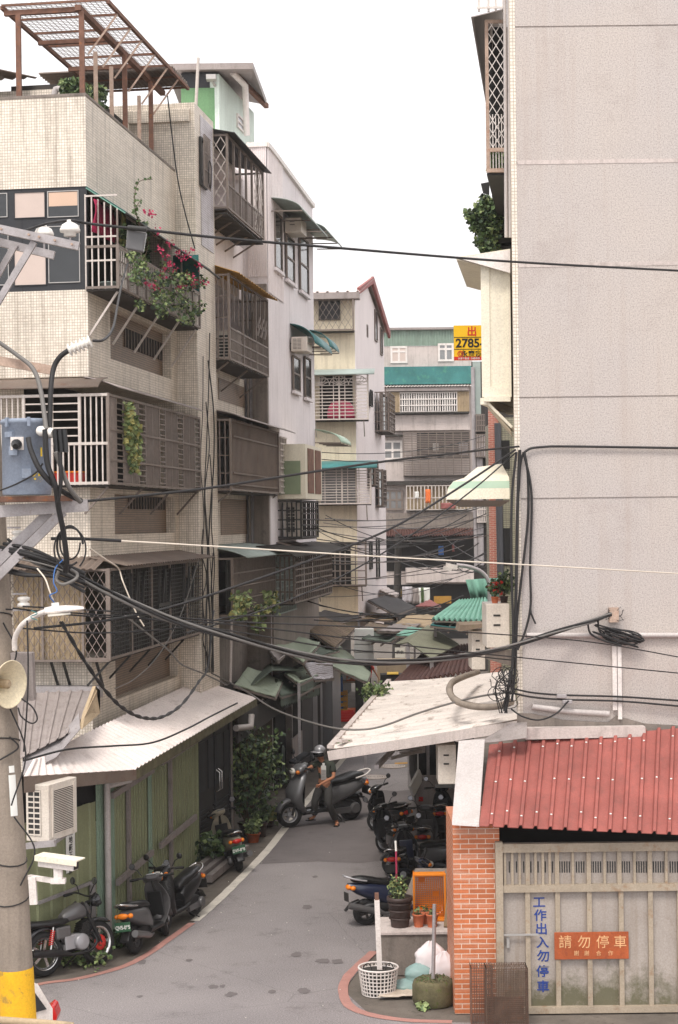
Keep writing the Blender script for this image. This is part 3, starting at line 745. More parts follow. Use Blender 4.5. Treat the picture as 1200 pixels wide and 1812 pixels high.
# ---- upper cage with the green mesh and flowers
o3 = .58; s30, s3E = -.08, FL.s(353, 560, o3)
z3b = FL.z(212, 512, o3); z3t = FL.z(212, 345, o3)
c3 = cage(L1, FL, s30, s3E, o3, z3b, z3b + .75, M_barwhite, 0, 0, fm=M_bar, brk=5, brl=.8, posts=10, rail=.98, ends=False)
b = MB()
for i in range(6): o = lerp(0, o3, i / 5); b.fb(FL, s30 - .012, s30 + .012, o - .012, o + .012, z3b, z3t - (0 if i < 5 else .02) - .25 * (o / o3))
for q in (.3, .55, .98): b.fb(FL, s30 - .014, s30 + .014, 0, o3, lerp(z3b, z3t, q) - .015, lerp(z3b, z3t, q) + .015)
b.build('end_bars', M_barwhite, c3)
b = MB()
for z in (z3b + .25, z3b + .5): b.fb(FL, s30, s3E, o3 - .01, o3 + .01, z - .012, z + .012)
for i in range(5): b.fb(FL, lerp(s30, s3E, i / 4) - .015, lerp(s30, s3E, i / 4) + .015, o3 - .015, o3 + .015, z3b + .7, z3t - .3)
b.build('rails', M_bar, c3)
b = MB(); A, B_, C_, D_ = FL.pt(s30, .02, z_par - .05), FL.pt(s3E, .02, z_par - .05), FL.pt(s3E, o3 + .25, z_par - .62), FL.pt(s30, o3 + .15, z_par - .52)
for i in range(61): b.bar(lerp(A, B_, i / 60), lerp(D_, C_, i / 60), .016)
for i in range(15): b.bar(lerp(A, D_, i / 14), lerp(B_, C_, i / 14), .016)
b.build('mesh_awning', M_greentarp, c3)
MB().add([A + Vector((0, 0, .03)), B_ + Vector((0, 0, .03)), C_ + Vector((0, 0, .03)), D_ + Vector((0, 0, .03))], [(0, 1, 2, 3)]).build('awning_sheet', M_tealcan, c3, solid=.008)
b = MB(); b.tube([D_, C_, C_ + FL.d * .9 - Vector((0, 0, .03))], .022, 6); b.build('awning_pole', M_bardark, c3)
MB().fb(FL, s3E - .02, s3E, 0.02, o3, z3b + .7, z3t - .1).build('end_screen', M_tealwall, c3)
# ---- second floor cage, wrapping round the corner
o2 = .48
c2 = cage(L1, FL, -.48, FL.s(353, 790, o2), o2, z_c2b, z_c2t, M_bar, posts=2, lattice=14, brk=4, ends=False, brl=.5)
b = MB(); f0, f1 = -2.05, .48; of = .48
for i in range(6): s = lerp(f0, f1, i / 5); b.fb(FF, s - .025, s + .025, of - .025, of + .025, z_c2b, z_c2t + .03)
for q in (0.02, .46, 1): z = lerp(z_c2b, z_c2t, q); b.fb(FF, f0, f1, of - .03, of + .03, z - .024, z + .024)
for i in range(5):
    a, c = lerp(f0, f1, i / 5), lerp(f0, f1, (i + 1) / 5)
    for za, zb, vert in ((z_c2b, lerp(z_c2b, z_c2t, .46), i in (0, 3, 4)), (lerp(z_c2b, z_c2t, .46), z_c2t, i in (0, 4, 1))):
        k = 5 if vert else 6
        for j in range(1, k):
            if vert: s = lerp(a, c, j / k); b.fb(FF, s - .012, s + .012, of - .012, of + .012, za, zb)
            else: z = lerp(za, zb, j / k); b.fb(FF, a, c, of - .012, of + .012, z - .012, z + .012)
b.build('front_bars', M_barwhite, c2)
MB().fb(FF, f0, f1 - .5, 0.001, of - .03, z_c2b - .03, z_c2b - .001).build('front_floor', M_darkconc, c2)
awning(L1, FF, -2.2, .35, .001, z_a2 - .03, .62, z_c2t + .12, M_sheetbrown, curve=.6)
awning(L1, FL, -.3, FL.s(350, 700, .5), .001, z_a2 - .03, .62, z_c2t + .14, M_sheet, curve=.3)
# ---- first floor cage: diamond mesh over corrugated sheets
o1_ = .45
c1 = cage(L1, FL, -.45, FL.s(358, 1060, o1_), o1_, z_c1b, z_c1t, M_bardark, nv=46, nh=20, r=.008, brk=6, fm=M_bar, posts=5, ends=False, brl=.45)
b = MB()
for i in range(3):
    s = lerp(.9, 5.4, i / 2.2)
    for k in range(4): b.bar(FL.pt(s + k * .25, o1_ + .03, z_c1t - .75), FL.pt(s + k * .25 + (.18 if k % 2 else -.0), o1_ + .03, z_c1t - .1), .05)
    b.fb(FL, s - .1, s + .95, o1_ + .02, o1_ + .05, z_c1t - .82, z_c1t - .75)
b.build('pattern_bars', M_bardark, c1)
b = MB(); corrwall(b, FL, .2, 6, z_c1b, z_c1t, o1_ - .12, 30, .02); b.build('inner_sheet', M_acdark, c1)
b = MB(); f0 = -1.35
for s in (f0, -.75, -.02, .42): b.fb(FF, s - .02, s + .02, .43, .47, z_c1b, z_c1t)
for z in (z_c1b, z_c1t): b.fb(FF, f0, .45, .431, .469, z - .02, z + .02)
diamond(b, FF, .45, f0 + .02, .42, z_c1b + .03, z_c1t - .03, .15, .012); b.build('front_mesh', M_bar, c1)
b = MB(); corrwall(b, FF, f0 + .05, .0, z_c1b, z_c1t, .36, 14, .02); b.build('front_sheet', M_cream if False else M_tan, c1)
MB().fb(FF, f0, .44, .002, .43, z_c1b - .03, z_c1b - .022).build('front_floor', M_darkconc, c1)
b = MB()
for s in (f0 + .15, -.62, -.4, .2): strut(b, FF, s, .001, z_c1b - .5, .4, z_c1b - .03, .02)
b.build('front_brackets', M_bardark, c1)
awning(L1, FF, -1.7, .3, .001, z_a1 + .02, .75, z_c1t + .02, M_sheetbrown, n=16)
awning(L1, FL, -.2, FL.s(356, 985, .4), .001, z_a1 + .02, .72, z_c1t + .06, M_sheetbrown, n=40)
# ---- roof-top shed behind the parapet and its tiled canopy
rt = z_par + .5
b = MB(); b.fb(FL, 3.2, sE, -9, -1.4, rt, rt + 2.1); b.build('rooftop_room', M_tile, L1)
b = MB(); b.fb(FL, 3.6, 4.9, -1.39, -1.37, rt, rt + 1.9); b.build('rooftop_door', M_blind, L1)
b = MB(); b.fb(FL, 2.1, 3.2, -9, -2.6, rt, rt + 1.75, 0); b.build('rooftop_store', M_white, L1)
b = MB(); corr(b, FL.pt(1.0, -9, rt + 2.1), FL.pt(1.0, -2.6, rt + 2.1), FL.pt(3.4, -2.0, rt + 2.4), FL.pt(3.4, -9, rt + 2.4), 30, .04); b.build('rooftop_store_roof', M_sheetbrown, L1, solid=.02)
b = MB(); b.fb(FL, 3.3, sE, -2.5, -1.1, rt + 2.12, rt + 2.22); b.build('dark_eaves', M_darkconc, L1)
b = MB(); b.fb(FL, sE - .1, sE + .9, -1.0, .35, FL.z(320, 190, oT), FL.z(320, 168, oT)); b.build('tower_canopy', M_tile, L1)
pp = [FF.pt(-.95, -1.2, rt), FF.pt(-.95, -1.2, rt + 1.45), FF.pt(-.75, -1.2, rt + 1.5), FF.pt(-.6, -1.2, rt + 1.35), FF.pt(-.55, -1.2, rt + .9)]
b = MB(); b.tube(spline(pp, 4), .06, 8); b.build('vent_pipe', M_pvc, L1)
# ---- rusty pergola standing on the parapet
pg = thing('rooftop_pergola', 'rusty steel pergola with wire mesh roof standing on the tiled parapet', 'pergola', FL.pt(0, 0, z_top))
zr = FF.z(203, 2); oR = .43; sR = FL.s(333, 157, oR)
b = MB()
for o in (-1.95 + oR, oR): b.bar(FL.pt(0, o, zr), FL.pt(sR, o, zr), .06)
b.bar(FL.pt(0, -.12, zr - .07), FL.pt(sR, -.12, zr - .07), .11, .1); b.bar(FL.pt(.1, -1.5, zr - .08), FL.pt(.1, -.12, zr - .08), .09)
b.bar(FL.pt(2.0, -1.5, zr - .08), FL.pt(2.0, -.12, zr - .08), .08); b.bar(FL.pt(3.9, -1.5, zr - .08), FL.pt(3.9, -.12, zr - .08), .08)
for i in range(8): s = lerp(0, sR, i / 7); b.bar(FL.pt(s, -1.95 + oR, zr + .03), FL.pt(s, oR, zr + .03), .035)
b.build('roof_beams', M_rust, pg)
b = MB()
for i in range(64): s = lerp(0, sR, i / 63); b.bar(FL.pt(s, -1.95 + oR, zr + .055), FL.pt(s, oR, zr + .055), .009)
for i in range(22): o = lerp(-1.95 + oR, oR, i / 21); b.bar(FL.pt(0, o, zr + .065), FL.pt(sR, o, zr + .065), .009)
b.build('roof_mesh', M_bar, pg)
b = MB(); corr(b, FL.pt(sR - 1.4, -2.4, zr + .09), FL.pt(sR, -2.4, zr + .09), FL.pt(sR, oR, zr + .09), FL.pt(sR - 1.4, oR, zr + .09), 9, .04); b.build('roof_tiles', M_sheetbrown, pg, solid=.02)
for u, v, dark in ((34, 168, 1), (141, 168, 1), (222, 228, 1), (268, 265, 1)):
    if u < 100: p = FF.pt(FF.s(u, v, -.08), -.08, z_top)
    else: p = FL.pt(max(.1, FL.s(u, v, -.08)), -.08, z_top)
    MB().bar(p, Vector((p.x, p.y, zr - .12)), .09, m=0, up=Vector((0, 1, 0))).build('post', M_rust, pg)
for u, v, q in ((170, 180, 1.0), (198, 205, 1.0), (247, 250, .95)):
    s = FL.s(u, v, -.04); p = FL.pt(s, -.04, z_top)
    MB().bar(p, p + Vector((0, 0, q)), .07, up=Vector((0, 1, 0))).build('post', M_rustpale, pg)
b = MB()
for s in (.4, 1.3, 2.1, 3.1, 4.1, 5.0): b.bar(FL.pt(s, -.05, z_top + .85), FL.pt(s + .25, oR, zr - .02), .035)
b.build('diagonal_braces', M_rustpale, pg)
def shr(b, Y0, k=.14):                         # things on the alley side follow its slant
    for p in b.v:
        if p.y > Y0: p.x += k * (p.y - Y0)
    return b
# ---------------------------------------------------------------- tall right building, red-roofed garage, lean-to roof
YW = 25.5
R1x = P(905, 400, YW).x
FR = Fr((R1x, YW), (1.0, 0.0))                  # the blank wall facing the camera
FS = Fr((R1x, YW), (-0.13, -1.0))               # its alley side; n looks left; s grows towards the camera
R1 = thing('tall_building', 'tall right-hand building with a blank speckled grey-pink end wall', 'building', FR.pt(0, 0, 0))
joint = [FR.z(1000, v) for v in (47, 288, 470, 703, 882)]
b = MB(); zs = [0] + sorted(joint) + [FR.z(905, -260)]
def slab(b, o, a, c, xa=.09, xb=9.5): b.prism([FR.pt(xa, o, a), FR.pt(xb, o, a), FR.pt(xb, -16, a), FR.pt(xa + 2.6, -16, a)], (0, 0, c - a))
for a, c in zip(zs, zs[1:]): slab(b, 0, a + (.012 if a else 0), c - .012)
for z in joint: slab(b, -.02, z - .0119, z + .0119)
b.build('wall', M_render, R1)
b = MB()
for z in (joint[1], joint[2]): 
    sgn = -1
    b.hexa([FR.pt(.1, .006, z - .02), FR.pt(9.4, .006, z - .0), FR.pt(9.4, -.01, z), FR.pt(.1, -.01, z - .02), FR.pt(.1, .006, z + .04), FR.pt(9.4, .006, z + .06), FR.pt(9.4, -.01, z + .06), FR.pt(.1, -.01, z + .04)])
b.build('repair_band', M_paleconc, R1)
MB().prism([FR.pt(0, .005, 0), FR.pt(.088, .005, 0), FR.pt(2.68, -16, 0), FR.pt(2.6, -16, 0)], (0, 0, zs[-1])).build('tile_edge', M_tile, R1)
for u0, u1 in ((893, 898), (900, 903)):
    s = FS.s(u0, 300, .06)
    MB().tube([P(u0, -80, 26), P(u0 + 3, 420, 26)], .028, 8).build('drain_pipe', M_pvc, R1)
# top cage with diamond mesh, its awning and the cage above
b = MB(); oC = .36; zb, zt = P(860, 300, 26).z, P(860, 28, 26).z
FE = Fr((P(905, 300, 26.2).x, 26.2), (-1, 0))    # cage end that faces the camera: n looks at +Y, s grows left
FE = Fr((P(860, 200, 26.2).x, 26.2), (1, 0))
cw = P(893, 200, 26.2).x - P(860, 200, 26.2).x
b.fb(FE, 0, .05, -.05, 0, zb, zt); b.fb(FE, .05, cw, -.05, 0, zb, zb + .06); b.fb(FE, .05, cw, -.05, 0, P(870, 265, 26.2).z - .03, P(870, 265, 26.2).z + .03); b.fb(FE, .05, cw, -.05, 0, zt - .05, zt)
cg = b.build('balcony_cage', M_rustpale, R1)
b = MB(); diamond(b, FE, -.02, .05, cw, zb + .3, zt - .05, .13, .011)
for i in range(6): s = lerp(.06, cw, i / 5); b.fb(FE, s - .006, s + .006, -.04, -.028, zb + .06, zb + .9)
b.build('mesh', M_whitemetal, cg)
b = MB()
for i in range(9): b.fb(FE, .01, .05, -.6 - i * .7, -.55 - i * .7, zb, zt)
b.fb(FE, .0, .9, -6.5, -.06, zb - .04, zb); shr(b, 26.2).build('side_bars', M_bardark, cg)
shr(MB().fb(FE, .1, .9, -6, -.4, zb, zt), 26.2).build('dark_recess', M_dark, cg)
b = MB(); b.add([P(835, 30, 26.0), P(895, 15, 26.0), P(895, 15, 33), Vector((P(835, 30, 26).x + .9, 33, P(835, 30, 26).z))], [(0, 1, 2, 3)]); b.build('awning', M_sheet, R1, solid=.03)
b = MB(); zt2 = P(850, -120, 26.2).z
for s in (-.1, .05, .16, .28): b.fb(FE, s, s + .035, -.1, -.06, P(850, 18, 26.2).z, zt2)
for i in range(4): b.fb(FE, -.12, cw, -.055, -.04, P(850, 14 - i * 40, 26.2).z, P(850, 10 - i * 40, 26.2).z)
b.build('balcony_cage', M_whitemetal, R1)
b = MB(); FE2 = Fr((P(868, 380, 30).x, 30), (1, 0))
for i in range(11):
    z = lerp(P(868, 438, 30).z, P(868, 302, 30).z, i / 10); b.fb(FE2, .0 + .004 * i, .5, -2.0, 0, z - .05, z + .03); strut(b, FE2, .05, -.3, z - .02, 0, z + .05, .012)
shr(b, 30).build('louvred_cage', M_bardark, R1)
b = MB(); b.add([P(851, 325, 31), P(866, 322, 31), P(866, 345, 31), P(855, 342, 31)], [(0, 1, 2, 3)]); b.build('awning', M_bardark, R1, solid=.03)
# white box bay with its lean-to cover
Yb = 25.9; FB = Fr((P(852, 600, Yb).x, Yb), (1, 0)); bw = P(904, 600, Yb).x - FB.O.x
zb, zt = P(852, 703, Yb).z, P(852, 455, Yb).z
b = MB(); b.fb(FB, 0, bw, -2.6, -.03, zb, zt)
b.fb(FB, 0, .13, -.03, 0, zb, zt); b.fb(FB, bw - .06, bw, -.03, 0, zb, zt); b.fb(FB, .13, bw - .06, -.03, 0, zb, zb + .16); b.fb(FB, .13, bw - .06, -.03, 0, zt - .1, zt)
bay = shr(b, Yb).build('box_bay', M_cream, R1)
b = MB(); pA, pB, pC = P(808, 456, Yb - .15), P(903, 441, Yb - .15), P(903, 483, Yb - .15)
b.prism([pA, pB, pC], (0, .03, 0)); b.build('awning_end', M_whitemetal, bay)
b = MB(); d = Vector((.38, 3.0, 0)); b.add([pA, pB, pB + d, pA + d], [(0, 1, 2, 3)]); b.add([pA + Vector((0, .01, -.02)), pA + d + Vector((0, 0, -.02)), P(852, 470, Yb) + d, P(852, 470, Yb)], [(0, 1, 2, 3)])
b.build('awning', M_cream, bay, solid=.015)
b = MB()
for i in range(12):
    y = Yb + .05 + i * .22; b.bar(Vector((FB.O.x + .02, y, zb - .02)), Vector((FB.O.x + bw, y, zb - .04 - .42)), .04)
b.bar(P(856, 706, Yb), P(903, 706, Yb), .08); b.bar(Vector((FB.O.x + .02, Yb, zb - .06)), Vector((FB.O.x + .35, Yb + 2.6, zb - .06)), .1)
shr(b, Yb).build('bay_brackets', M_cream, bay)
b = MB(); b.add([P(856, 706, Yb + .1), P(903, 760, Yb + .1), P(903, 760, Yb + .1) + Vector((.3, 2.5, 0)), P(856, 706, Yb + .1) + Vector((.3, 2.5, 0))], [(0, 1, 2, 3)]); b.build('bay_soffit', M_beige, bay, solid=.01)
# pale striped canopy
Yc = 26.1; c0, c1 = P(792, 880, Yc), P(902, 880, Yc); d = Vector((.25, 1.9, 0))
prof = [P(790, 884, Yc), P(793, 865, Yc), P(803, 852, Yc), P(822, 846, Yc)]
b = MB(); mids = [0, 1, 0]
prev = None
L_ = [Vector((p.x, Yc + i * .02, p.z)) for i, p in enumerate(prof)]
far = [Vector((c1.x, Yc + i * .02, p.z)) for i, p in enumerate(prof)]
top0, top1 = P(850, 834, Yc + .4), P(903, 820, Yc + .6)
for i in range(3): b.add([L_[i], far[i], far[i + 1], L_[i + 1]], [(0, 1, 2, 3)], i % 2)
b.add([L_[3], far[3], Vector((far[3].x, Yc + 1.2, far[3].z + .25)), Vector((L_[3].x + .3, Yc + 1.2, L_[3].z + .2))], [(0, 1, 2, 3)], 0)
b.add([L_[0], L_[1], L_[2], L_[3], Vector((L_[3].x + .3, Yc + 1.2, L_[3].z + .2)), Vector((L_[0].x + .25, Yc + 1.6, L_[0].z))], [(0, 1, 2, 3, 4, 5)], 0)
cn = b.build('striped_canopy', [M_cream, M_tealpale], R1, solid=.01)
MB().add([L_[0] + Vector((0, .02, -.01)), far[0] + Vector((0, .02, -.03)), far[0] + Vector((0, 1.5, -.1)), L_[0] + Vector((.3, 1.5, -.1))], [(0, 1, 2, 3)]).build('canopy_underside', M_sheetbrown, cn, solid=.01)
# pipes and ledge on the end wall
b = MB(); b.tube([P(932, 1124, YW - .06), P(1210, 1124, YW - .06)], .04, 10); b.build('water_pipe', M_pvc, R1)
b = MB(); b.fb(FR, FR.s(1083, 1200), FR.s(1091, 1200), .002, .06, FR.z(1087, 1256), FR.z(1087, 1136)).fb(FR, FR.s(1092, 1200), FR.s(1099, 1200), .002, .07, FR.z(1095, 1272), FR.z(1095, 1136)); b.build('downpipe', M_whitemetal, R1)
b = MB(); b.tube([P(942, 1250, YW - .05), P(1010, 1259, YW - .05), P(1078, 1263, YW - .05)], .045, 10); b.build('fallen_pipe', M_pvc, R1)
b = MB()
pts = [(915, 1262), (940, 1262), (1000, 1274), (1076, 1278), (1090, 1266), (1140, 1280), (1210, 1284)]
for (u0, v0), (u1, v1) in zip(pts, pts[1:]):
    a, c = P(u0, v0, YW - .01), P(u1, v1, YW - .01); b.prism([a, c, P(u1, 1330, YW - .01), P(u0, 1330, YW - .01)], (0, -.02, 0))
b.build('stained_patch', M_grey, R1)
b = MB(); b.prism([P(930, 1286, YW - .05), P(1138, 1283, YW - .05), P(1140, 1301, YW - .05), P(928, 1306, YW - .05)], (0, -.18, 0)); b.build('cement_ledge', M_paleconc, R1)
# ---------------- garage: brick pillar, sliding gate, red corrugated roof
YG = 23.75; FG = Fr((P(885, 1600, YG).x, YG), (1, 0))
GA = thing('garage', 'garage with orange brick pillar, grey steel gate and red corrugated roof', 'garage', FG.pt(0, 0, 0))
xp = P(803, 1620, YG).x - FG.O.x
ztop = P(840, 1458, YG).z
MB().fb(FG, xp, 0, -1.5, 0, 0, ztop).build('brick_pillar', M_brick, GA)
eL, eR = P(848, 1462, YG - .35), P(1400, 1486, YG - .35); tL, tR = P(866, 1318, YW - .12), P(1400, 1272, YW - .12)
b = MB(); corr(b, eL, eR, tR, tL, 21, .045, 0, True); rf = b.build('roof', M_redroof, GA, solid=.012)
b = MB()
for i in range(21):
    for q in (.12, .5, .88):
        if random.random() < .75: p = lerp(lerp(eL, eR, (i + .78) / 21), lerp(tL, tR, (i + .78) / 21), q + random.uniform(-.03, .03)) + Vector((0, -.02, .055)); b.blob(p, (.018, .018, .012), 0, 6, 4)
b.build('roof_screws', M_letterwhite, rf)
b = MB(); b.prism([P(800, 1460, YG - .3), P(848, 1463, YG - .3), P(858, 1312, YW - .6), P(812, 1315, YW - .6)], (0, .02, .03)); b.build('side_flashing', M_flash, GA)
b = MB(); b.add([P(806, 1312, 25.0), P(860, 1306, 25.0), P(905, 1280, 25.3), P(933, 1278, 25.2), P(932, 1306, 24.9), P(878, 1313, 24.9), P(845, 1316, 24.9)], [(0, 1, 2, 5, 6), (2, 3, 4, 5)]); b.build('crumpled_flashing', M_sheet, GA, solid=.01)
# back of the garage is dark
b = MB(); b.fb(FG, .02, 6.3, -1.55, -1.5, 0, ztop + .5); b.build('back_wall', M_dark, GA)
# gate
g0 = P(877, 1620, YG).x - FG.O.x; z0g, z1g = P(1040, 1790, YG).z, P(1040, 1490, YG).z; g1 = 6.2
b = MB(); b.fb(FG, .02, g1, -.02, .004, z0g, z1g); gp = b.build('gate', M_gate, GA)
b = MB()
b.fb(FG, g0, g0 + .1, .006, .11, z0g - .1, z1g + .03); b.fb(FG, g0 + .1, g1, .006, .09, z1g - .12, z1g)
zm = P(1000, 1570, YG).z; b.fb(FG, g0 + .1, g1, .006, .08, zm - .05, zm + .05); b.fb(FG, g0 + .1, g1, .006, .085, z0g, z0g + .09)
for u in (934, 987, 1043, 1099, 1151, 1202, 1255, 1310, 1365): s = P(u, 1680, YG).x - FG.O.x; b.fb(FG, s - .033, s + .033, .006, .06, z0g + .09, zm - .05)
ups = [893, 906, 919, 933, 947, 960, 972, 985, 1013, 1041, 1069, 1095, 1122, 1149, 1178, 1205, 1232, 1259, 1286, 1313, 1340, 1367, 1394]
for i, u in enumerate(ups): s = P(u, 1530, YG).x - FG.O.x; q = .03 if u in (933, 985, 1041, 1095, 1149, 1205) else .018; b.fb(FG, s - q, s + q, .006, .055, zm + .05, z1g - .12)
b.build('gate_frame', M_gateframe, gp)
b = MB(); k = 0
for i in range(118):
    u = 897 + i * 4.25
    if all(abs(u - x) > 4.2 for x in ups): s = P(u, 1535, YG).x - FG.O.x; b.fb(FG, s - .009, s + .009, .0045, .008, P(u, 1544, YG).z, P(u, 1524, YG).z)
b.build('vent_slots', M_acdark, gp)
b = MB(); sA = g0 + .05; sB = P(952, 1652, YG).x - FG.O.x; zz = P(900, 1652, YG).z
b.fb(FG, sA, sB, .061, .085, zz - .012, zz + .012); b.fb(FG, P(896, 1660, YG).x - FG.O.x, P(901, 1660, YG).x - FG.O.x, .02, .05, P(898, 1676, YG).z, P(898, 1657, YG).z); b.build('bolt', M_alu, gp)
# algae along the gate bottom: a stain with its own shape
for ch, v, u in zip('工作出入勿停車', (1596, 1619, 1643, 1667, 1691, 1718, 1745), (954, 956, 958, 960, 961, 960, 961)):
    text('gate_lettering', ch, M_letterblue, gp, FG, P(u, v, YG).x - FG.O.x, .008, P(u, v, YG).z, .172, .003, 1.05, bold=.0025)
pl0, pl1 = P(980, 1670, YG).x - FG.O.x, P(1111, 1670, YG).x - FG.O.x; pz0, pz1 = P(1045, 1695, YG).z, P(1045, 1647, YG).z
sg = thing('rusty_sign', 'rusty orange metal plate sign fixed on the grey gate', 'sign', FG.pt((pl0 + pl1) / 2, .07, pz0))
MB().fb(FG, pl0, pl1, .062, .075, pz0, pz1).build('plate', M_rustplate, sg, bevel=.004)
for ch, u in zip('請勿停車', (999, 1032, 1065, 1096)): text('lettering', ch, M_letterpale, sg, FG, P(u, 1664, YG).x - FG.O.x, .0775, P(u, 1664, YG).z, .19, .002)
for ch, u in zip('謝謝合作', (1019, 1037, 1058, 1079)): text('lettering', ch, M_letterpale, sg, FG, P(u, 1684, YG).x - FG.O.x, .0775, P(u, 1684, YG).z, .075, .002)
# ---------------- white corrugated lean-to over the parked scooters
LT = thing('corrugated_lean_to', 'white mossy corrugated lean-to roof jutting from the right building over parked scooters', 'shelter roof', P(800, 1300, 29))
A, B_, C_, D_ = P(582, 1326, 28.3), P(690, 1207, 40.0), P(905, 1188, 40.0), P(918, 1272, 26.6)
b = MB(); corr(b, A, B_, C_, D_, 20, .05, 0, False, 3, .04); b.build('roof_sheet', M_roofwhite2, LT, solid=.012)
b = MB(); b.bar(A + Vector((0, -.05, -.1)), D_ + Vector((0, -.05, -.1)), .06, .16); b.build('front_beam', M_paleconc, LT)
b = MB(); b.bar(A + Vector((.02, -.08, .05)), B_ + Vector((-.02, 0, .05)), .1, .05); b.bar(P(600, 1311, 28.2), P(619, 1311, 28.4), .12, .05); b.build('gutter', M_paleconc, LT)
b = MB()
for i in range(4): p = lerp(A, B_, .1 + i * .28) ; q = lerp(D_, C_, .1 + i * .28); b.bar(p - Vector((0, 0, .12)), q - Vector((0, 0, .12)), .05, .08)
b.build('rafters', M_wood, LT)
for t_ in (.97,):
    p = lerp(A, B_, t_) + Vector((.9, 0, -.1)); MB().bar(p, Vector((p.x, p.y, 0)), .07, up=Vector((0, 1, 0))).build('post', M_galv, LT)
b = MB(); p = P(690, 1330, 28.6); b.bar(P(667, 1357, 28.0), P(700, 1322, 29.5), .07); b.bar(P(690, 1342, 28.3), P(745, 1329, 29.3), .05)
for i in range(5): b.bar(P(690 + i * 6, 1320 + i * 4, 28.9 + i * .1), P(752, 1318 + i * 3, 29.5), .03)
b.build('fallen_gutter_pipes', M_galv, LT)
# moss and plants on its edge
plant('green weeds growing along the edge gutter of the white corrugated roof', 'plant', P(660, 1247, 36.5), .4, .36, 420, .09, [M_leaf, M_leafpale, M_leafdark], name='weeds')
plant('small clump of weeds low on the white roof gutter', 'plant', P(612, 1318, 28.4) + Vector((0, 0, -.05)), .12, .15, 60, .05, [M_leafpale, M_leaf], name='weeds')
# ---------------------------------------------------------------- green corrugated shed on the left
S0, S1, S2 = G(55, 1722), G(187, 1662), G(357, 1535)
SF = Fr((S0.x, S0.y), (S1.x - S0.x, S1.y - S0.y)); SS = Fr((S1.x, S1.y), (S2.x - S1.x, S2.y - S1.y))
LF = SF.s(187, 1660); LS = SS.s(352, 1535); LD = SS.s(408, 1490)
SH = thing('green_shed', 'olive green corrugated shed with white corrugated roof under the tiled block', 'shed', S1)
zE = 2.95
b = MB(); corrwall(b, SF, -1.6, LF - .28, 0, 2.35, 0, 9, .025); b.build('front_wall', M_greenwall, SH)
b = MB(); corrwall(b, SF, LF - .28, LF, 0, 2.9, 0.01, 4, .02); corrwall(b, SS, 0, .45, 0, 2.9, 0.01, 5, .02); corrwall(b, SS, 2.3, 2.5, 0, 2.9, .035, 2, .02); b.build('mint_panel', M_mintwall, SH)
b = MB(); corrwall(b, SS, .45, LS, 0, 2.75, 0, 34, .022); b.build('side_wall', M_greenwall, SH)
b = MB()
for u in (222, 297): s = SS.s(u, 1450); b.fb(SS, s - .05, s + .05, .03, .09, 0, 2.9)
for (u0, v0, u1, v1) in ((196, 1408, 268, 1362), (205, 1562, 267, 1508), (281, 1497, 344, 1445), (283, 1350, 352, 1305)): 
    a0, z0 = SS.hit(u0, v0, .1); a1, z1 = SS.hit(u1, v1, .1); b.bar(SS.pt(a0, .13, z0), SS.pt(a1, .13, z1), .06, .1)
b.build('timber_rails', M_sheet, SH)
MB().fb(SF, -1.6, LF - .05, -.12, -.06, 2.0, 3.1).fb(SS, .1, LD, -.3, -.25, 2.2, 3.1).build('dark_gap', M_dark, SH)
b = MB(); b.fb(SS, LS, LD, -.05, 0, 0, 2.7, 0); dr = b.build('metal_door', M_bardark, SH)
b = MB()
for s in (LS + .03, (LS + LD) / 2, LD - .05): b.fb(SS, s - .035, s + .035, .002, .03, 0, 2.7)
for k in range(4): s = lerp(LS, LD, (k + .5) / 4); b.fb(SS, s - .2, s + .2, .002, .02, 1.5, 2.5)
for i in range(9): z = .3 + i * .1; b.fb(SS, LS + .1, LS + .7, .002, .03, z, z + .03)
for i in range(9): z = .3 + i * .1; b.fb(SS, LS + 1.1, LD - .1, .002, .03, z, z + .03)
b.build('door_panels', M_darkframe, dr)
b = MB(); sh_ = SS.s(383, 1400)
for o in (-.09, .09): b.tube([SS.pt(sh_ + o, .02, 1.35), SS.pt(sh_ + o, .1, 1.4), SS.pt(sh_ + o, .1, 1.75), SS.pt(sh_ + o, .02, 1.8)], .014, 6)
b.build('door_handle', M_chrome, dr)
# roof: gutter edge, sheet, fascia
eA, eB, eC = P(42, 1374, 24.6), P(240, 1362, 27.3), P(455, 1236, 37.9)
hA, hC = P(60, 1342, 25.2), P(352, 1204, 38.4)
hB = lerp(hA, hC, .2)
b = MB(); corr(b, hA, hB, eB, eA, 14, .035, 0, False, 1); corr(b, hB, hC, eC, eB, 42, .035, 0, False, 1); b.build('roof', M_roofwhite, SH, solid=.01)
b = MB(); dn = Vector((0, 0, -.16))
b.prism([eA, eB, eB + dn * 1.05, eA + dn * 1.5], (0.01, .05, 0)); b.build('front_fascia', M_sheetbrown, SH)
b = MB(); b.prism([eB, eC, eC + dn, eB + dn * 1.05], (-.04, .02, 0)); b.build('side_fascia', M_moss, SH)
b = MB(); g1_ = SF.pt(LF - .1, .12, 0); zt = 2.62
b.tube([SF.pt(LF - .1, .12, 0.02), SF.pt(LF - .1, .12, zt)], .055, 10); b.tube([SF.pt(LF - .06, .12, zt - .05), SF.pt(LF + .45, .25, zt - .02)], .05, 8); b.build('drain_pipe', M_pvc, SH)
b = MB(); b.tube([SS.pt(LD - .2, .2, 2.55), SS.pt(LD + .5, .35, 2.5), SS.pt(LD + .6, .35, 2.75)], .07, 10); b.build('drain_elbow', M_pvc, SH)
b = MB(); b.fb(SF, SF.s(66, 1505, .05), SF.s(164, 1505, .05), .04, .08, SF.z(100, 1580) - .05, SF.z(100, 1580)); b.fb(SF, SF.s(160, 1600, .05), SF.s(166, 1600, .05), .04, .09, 0, SF.z(100, 1580)); b.build('steel_rail', M_galv, SH)
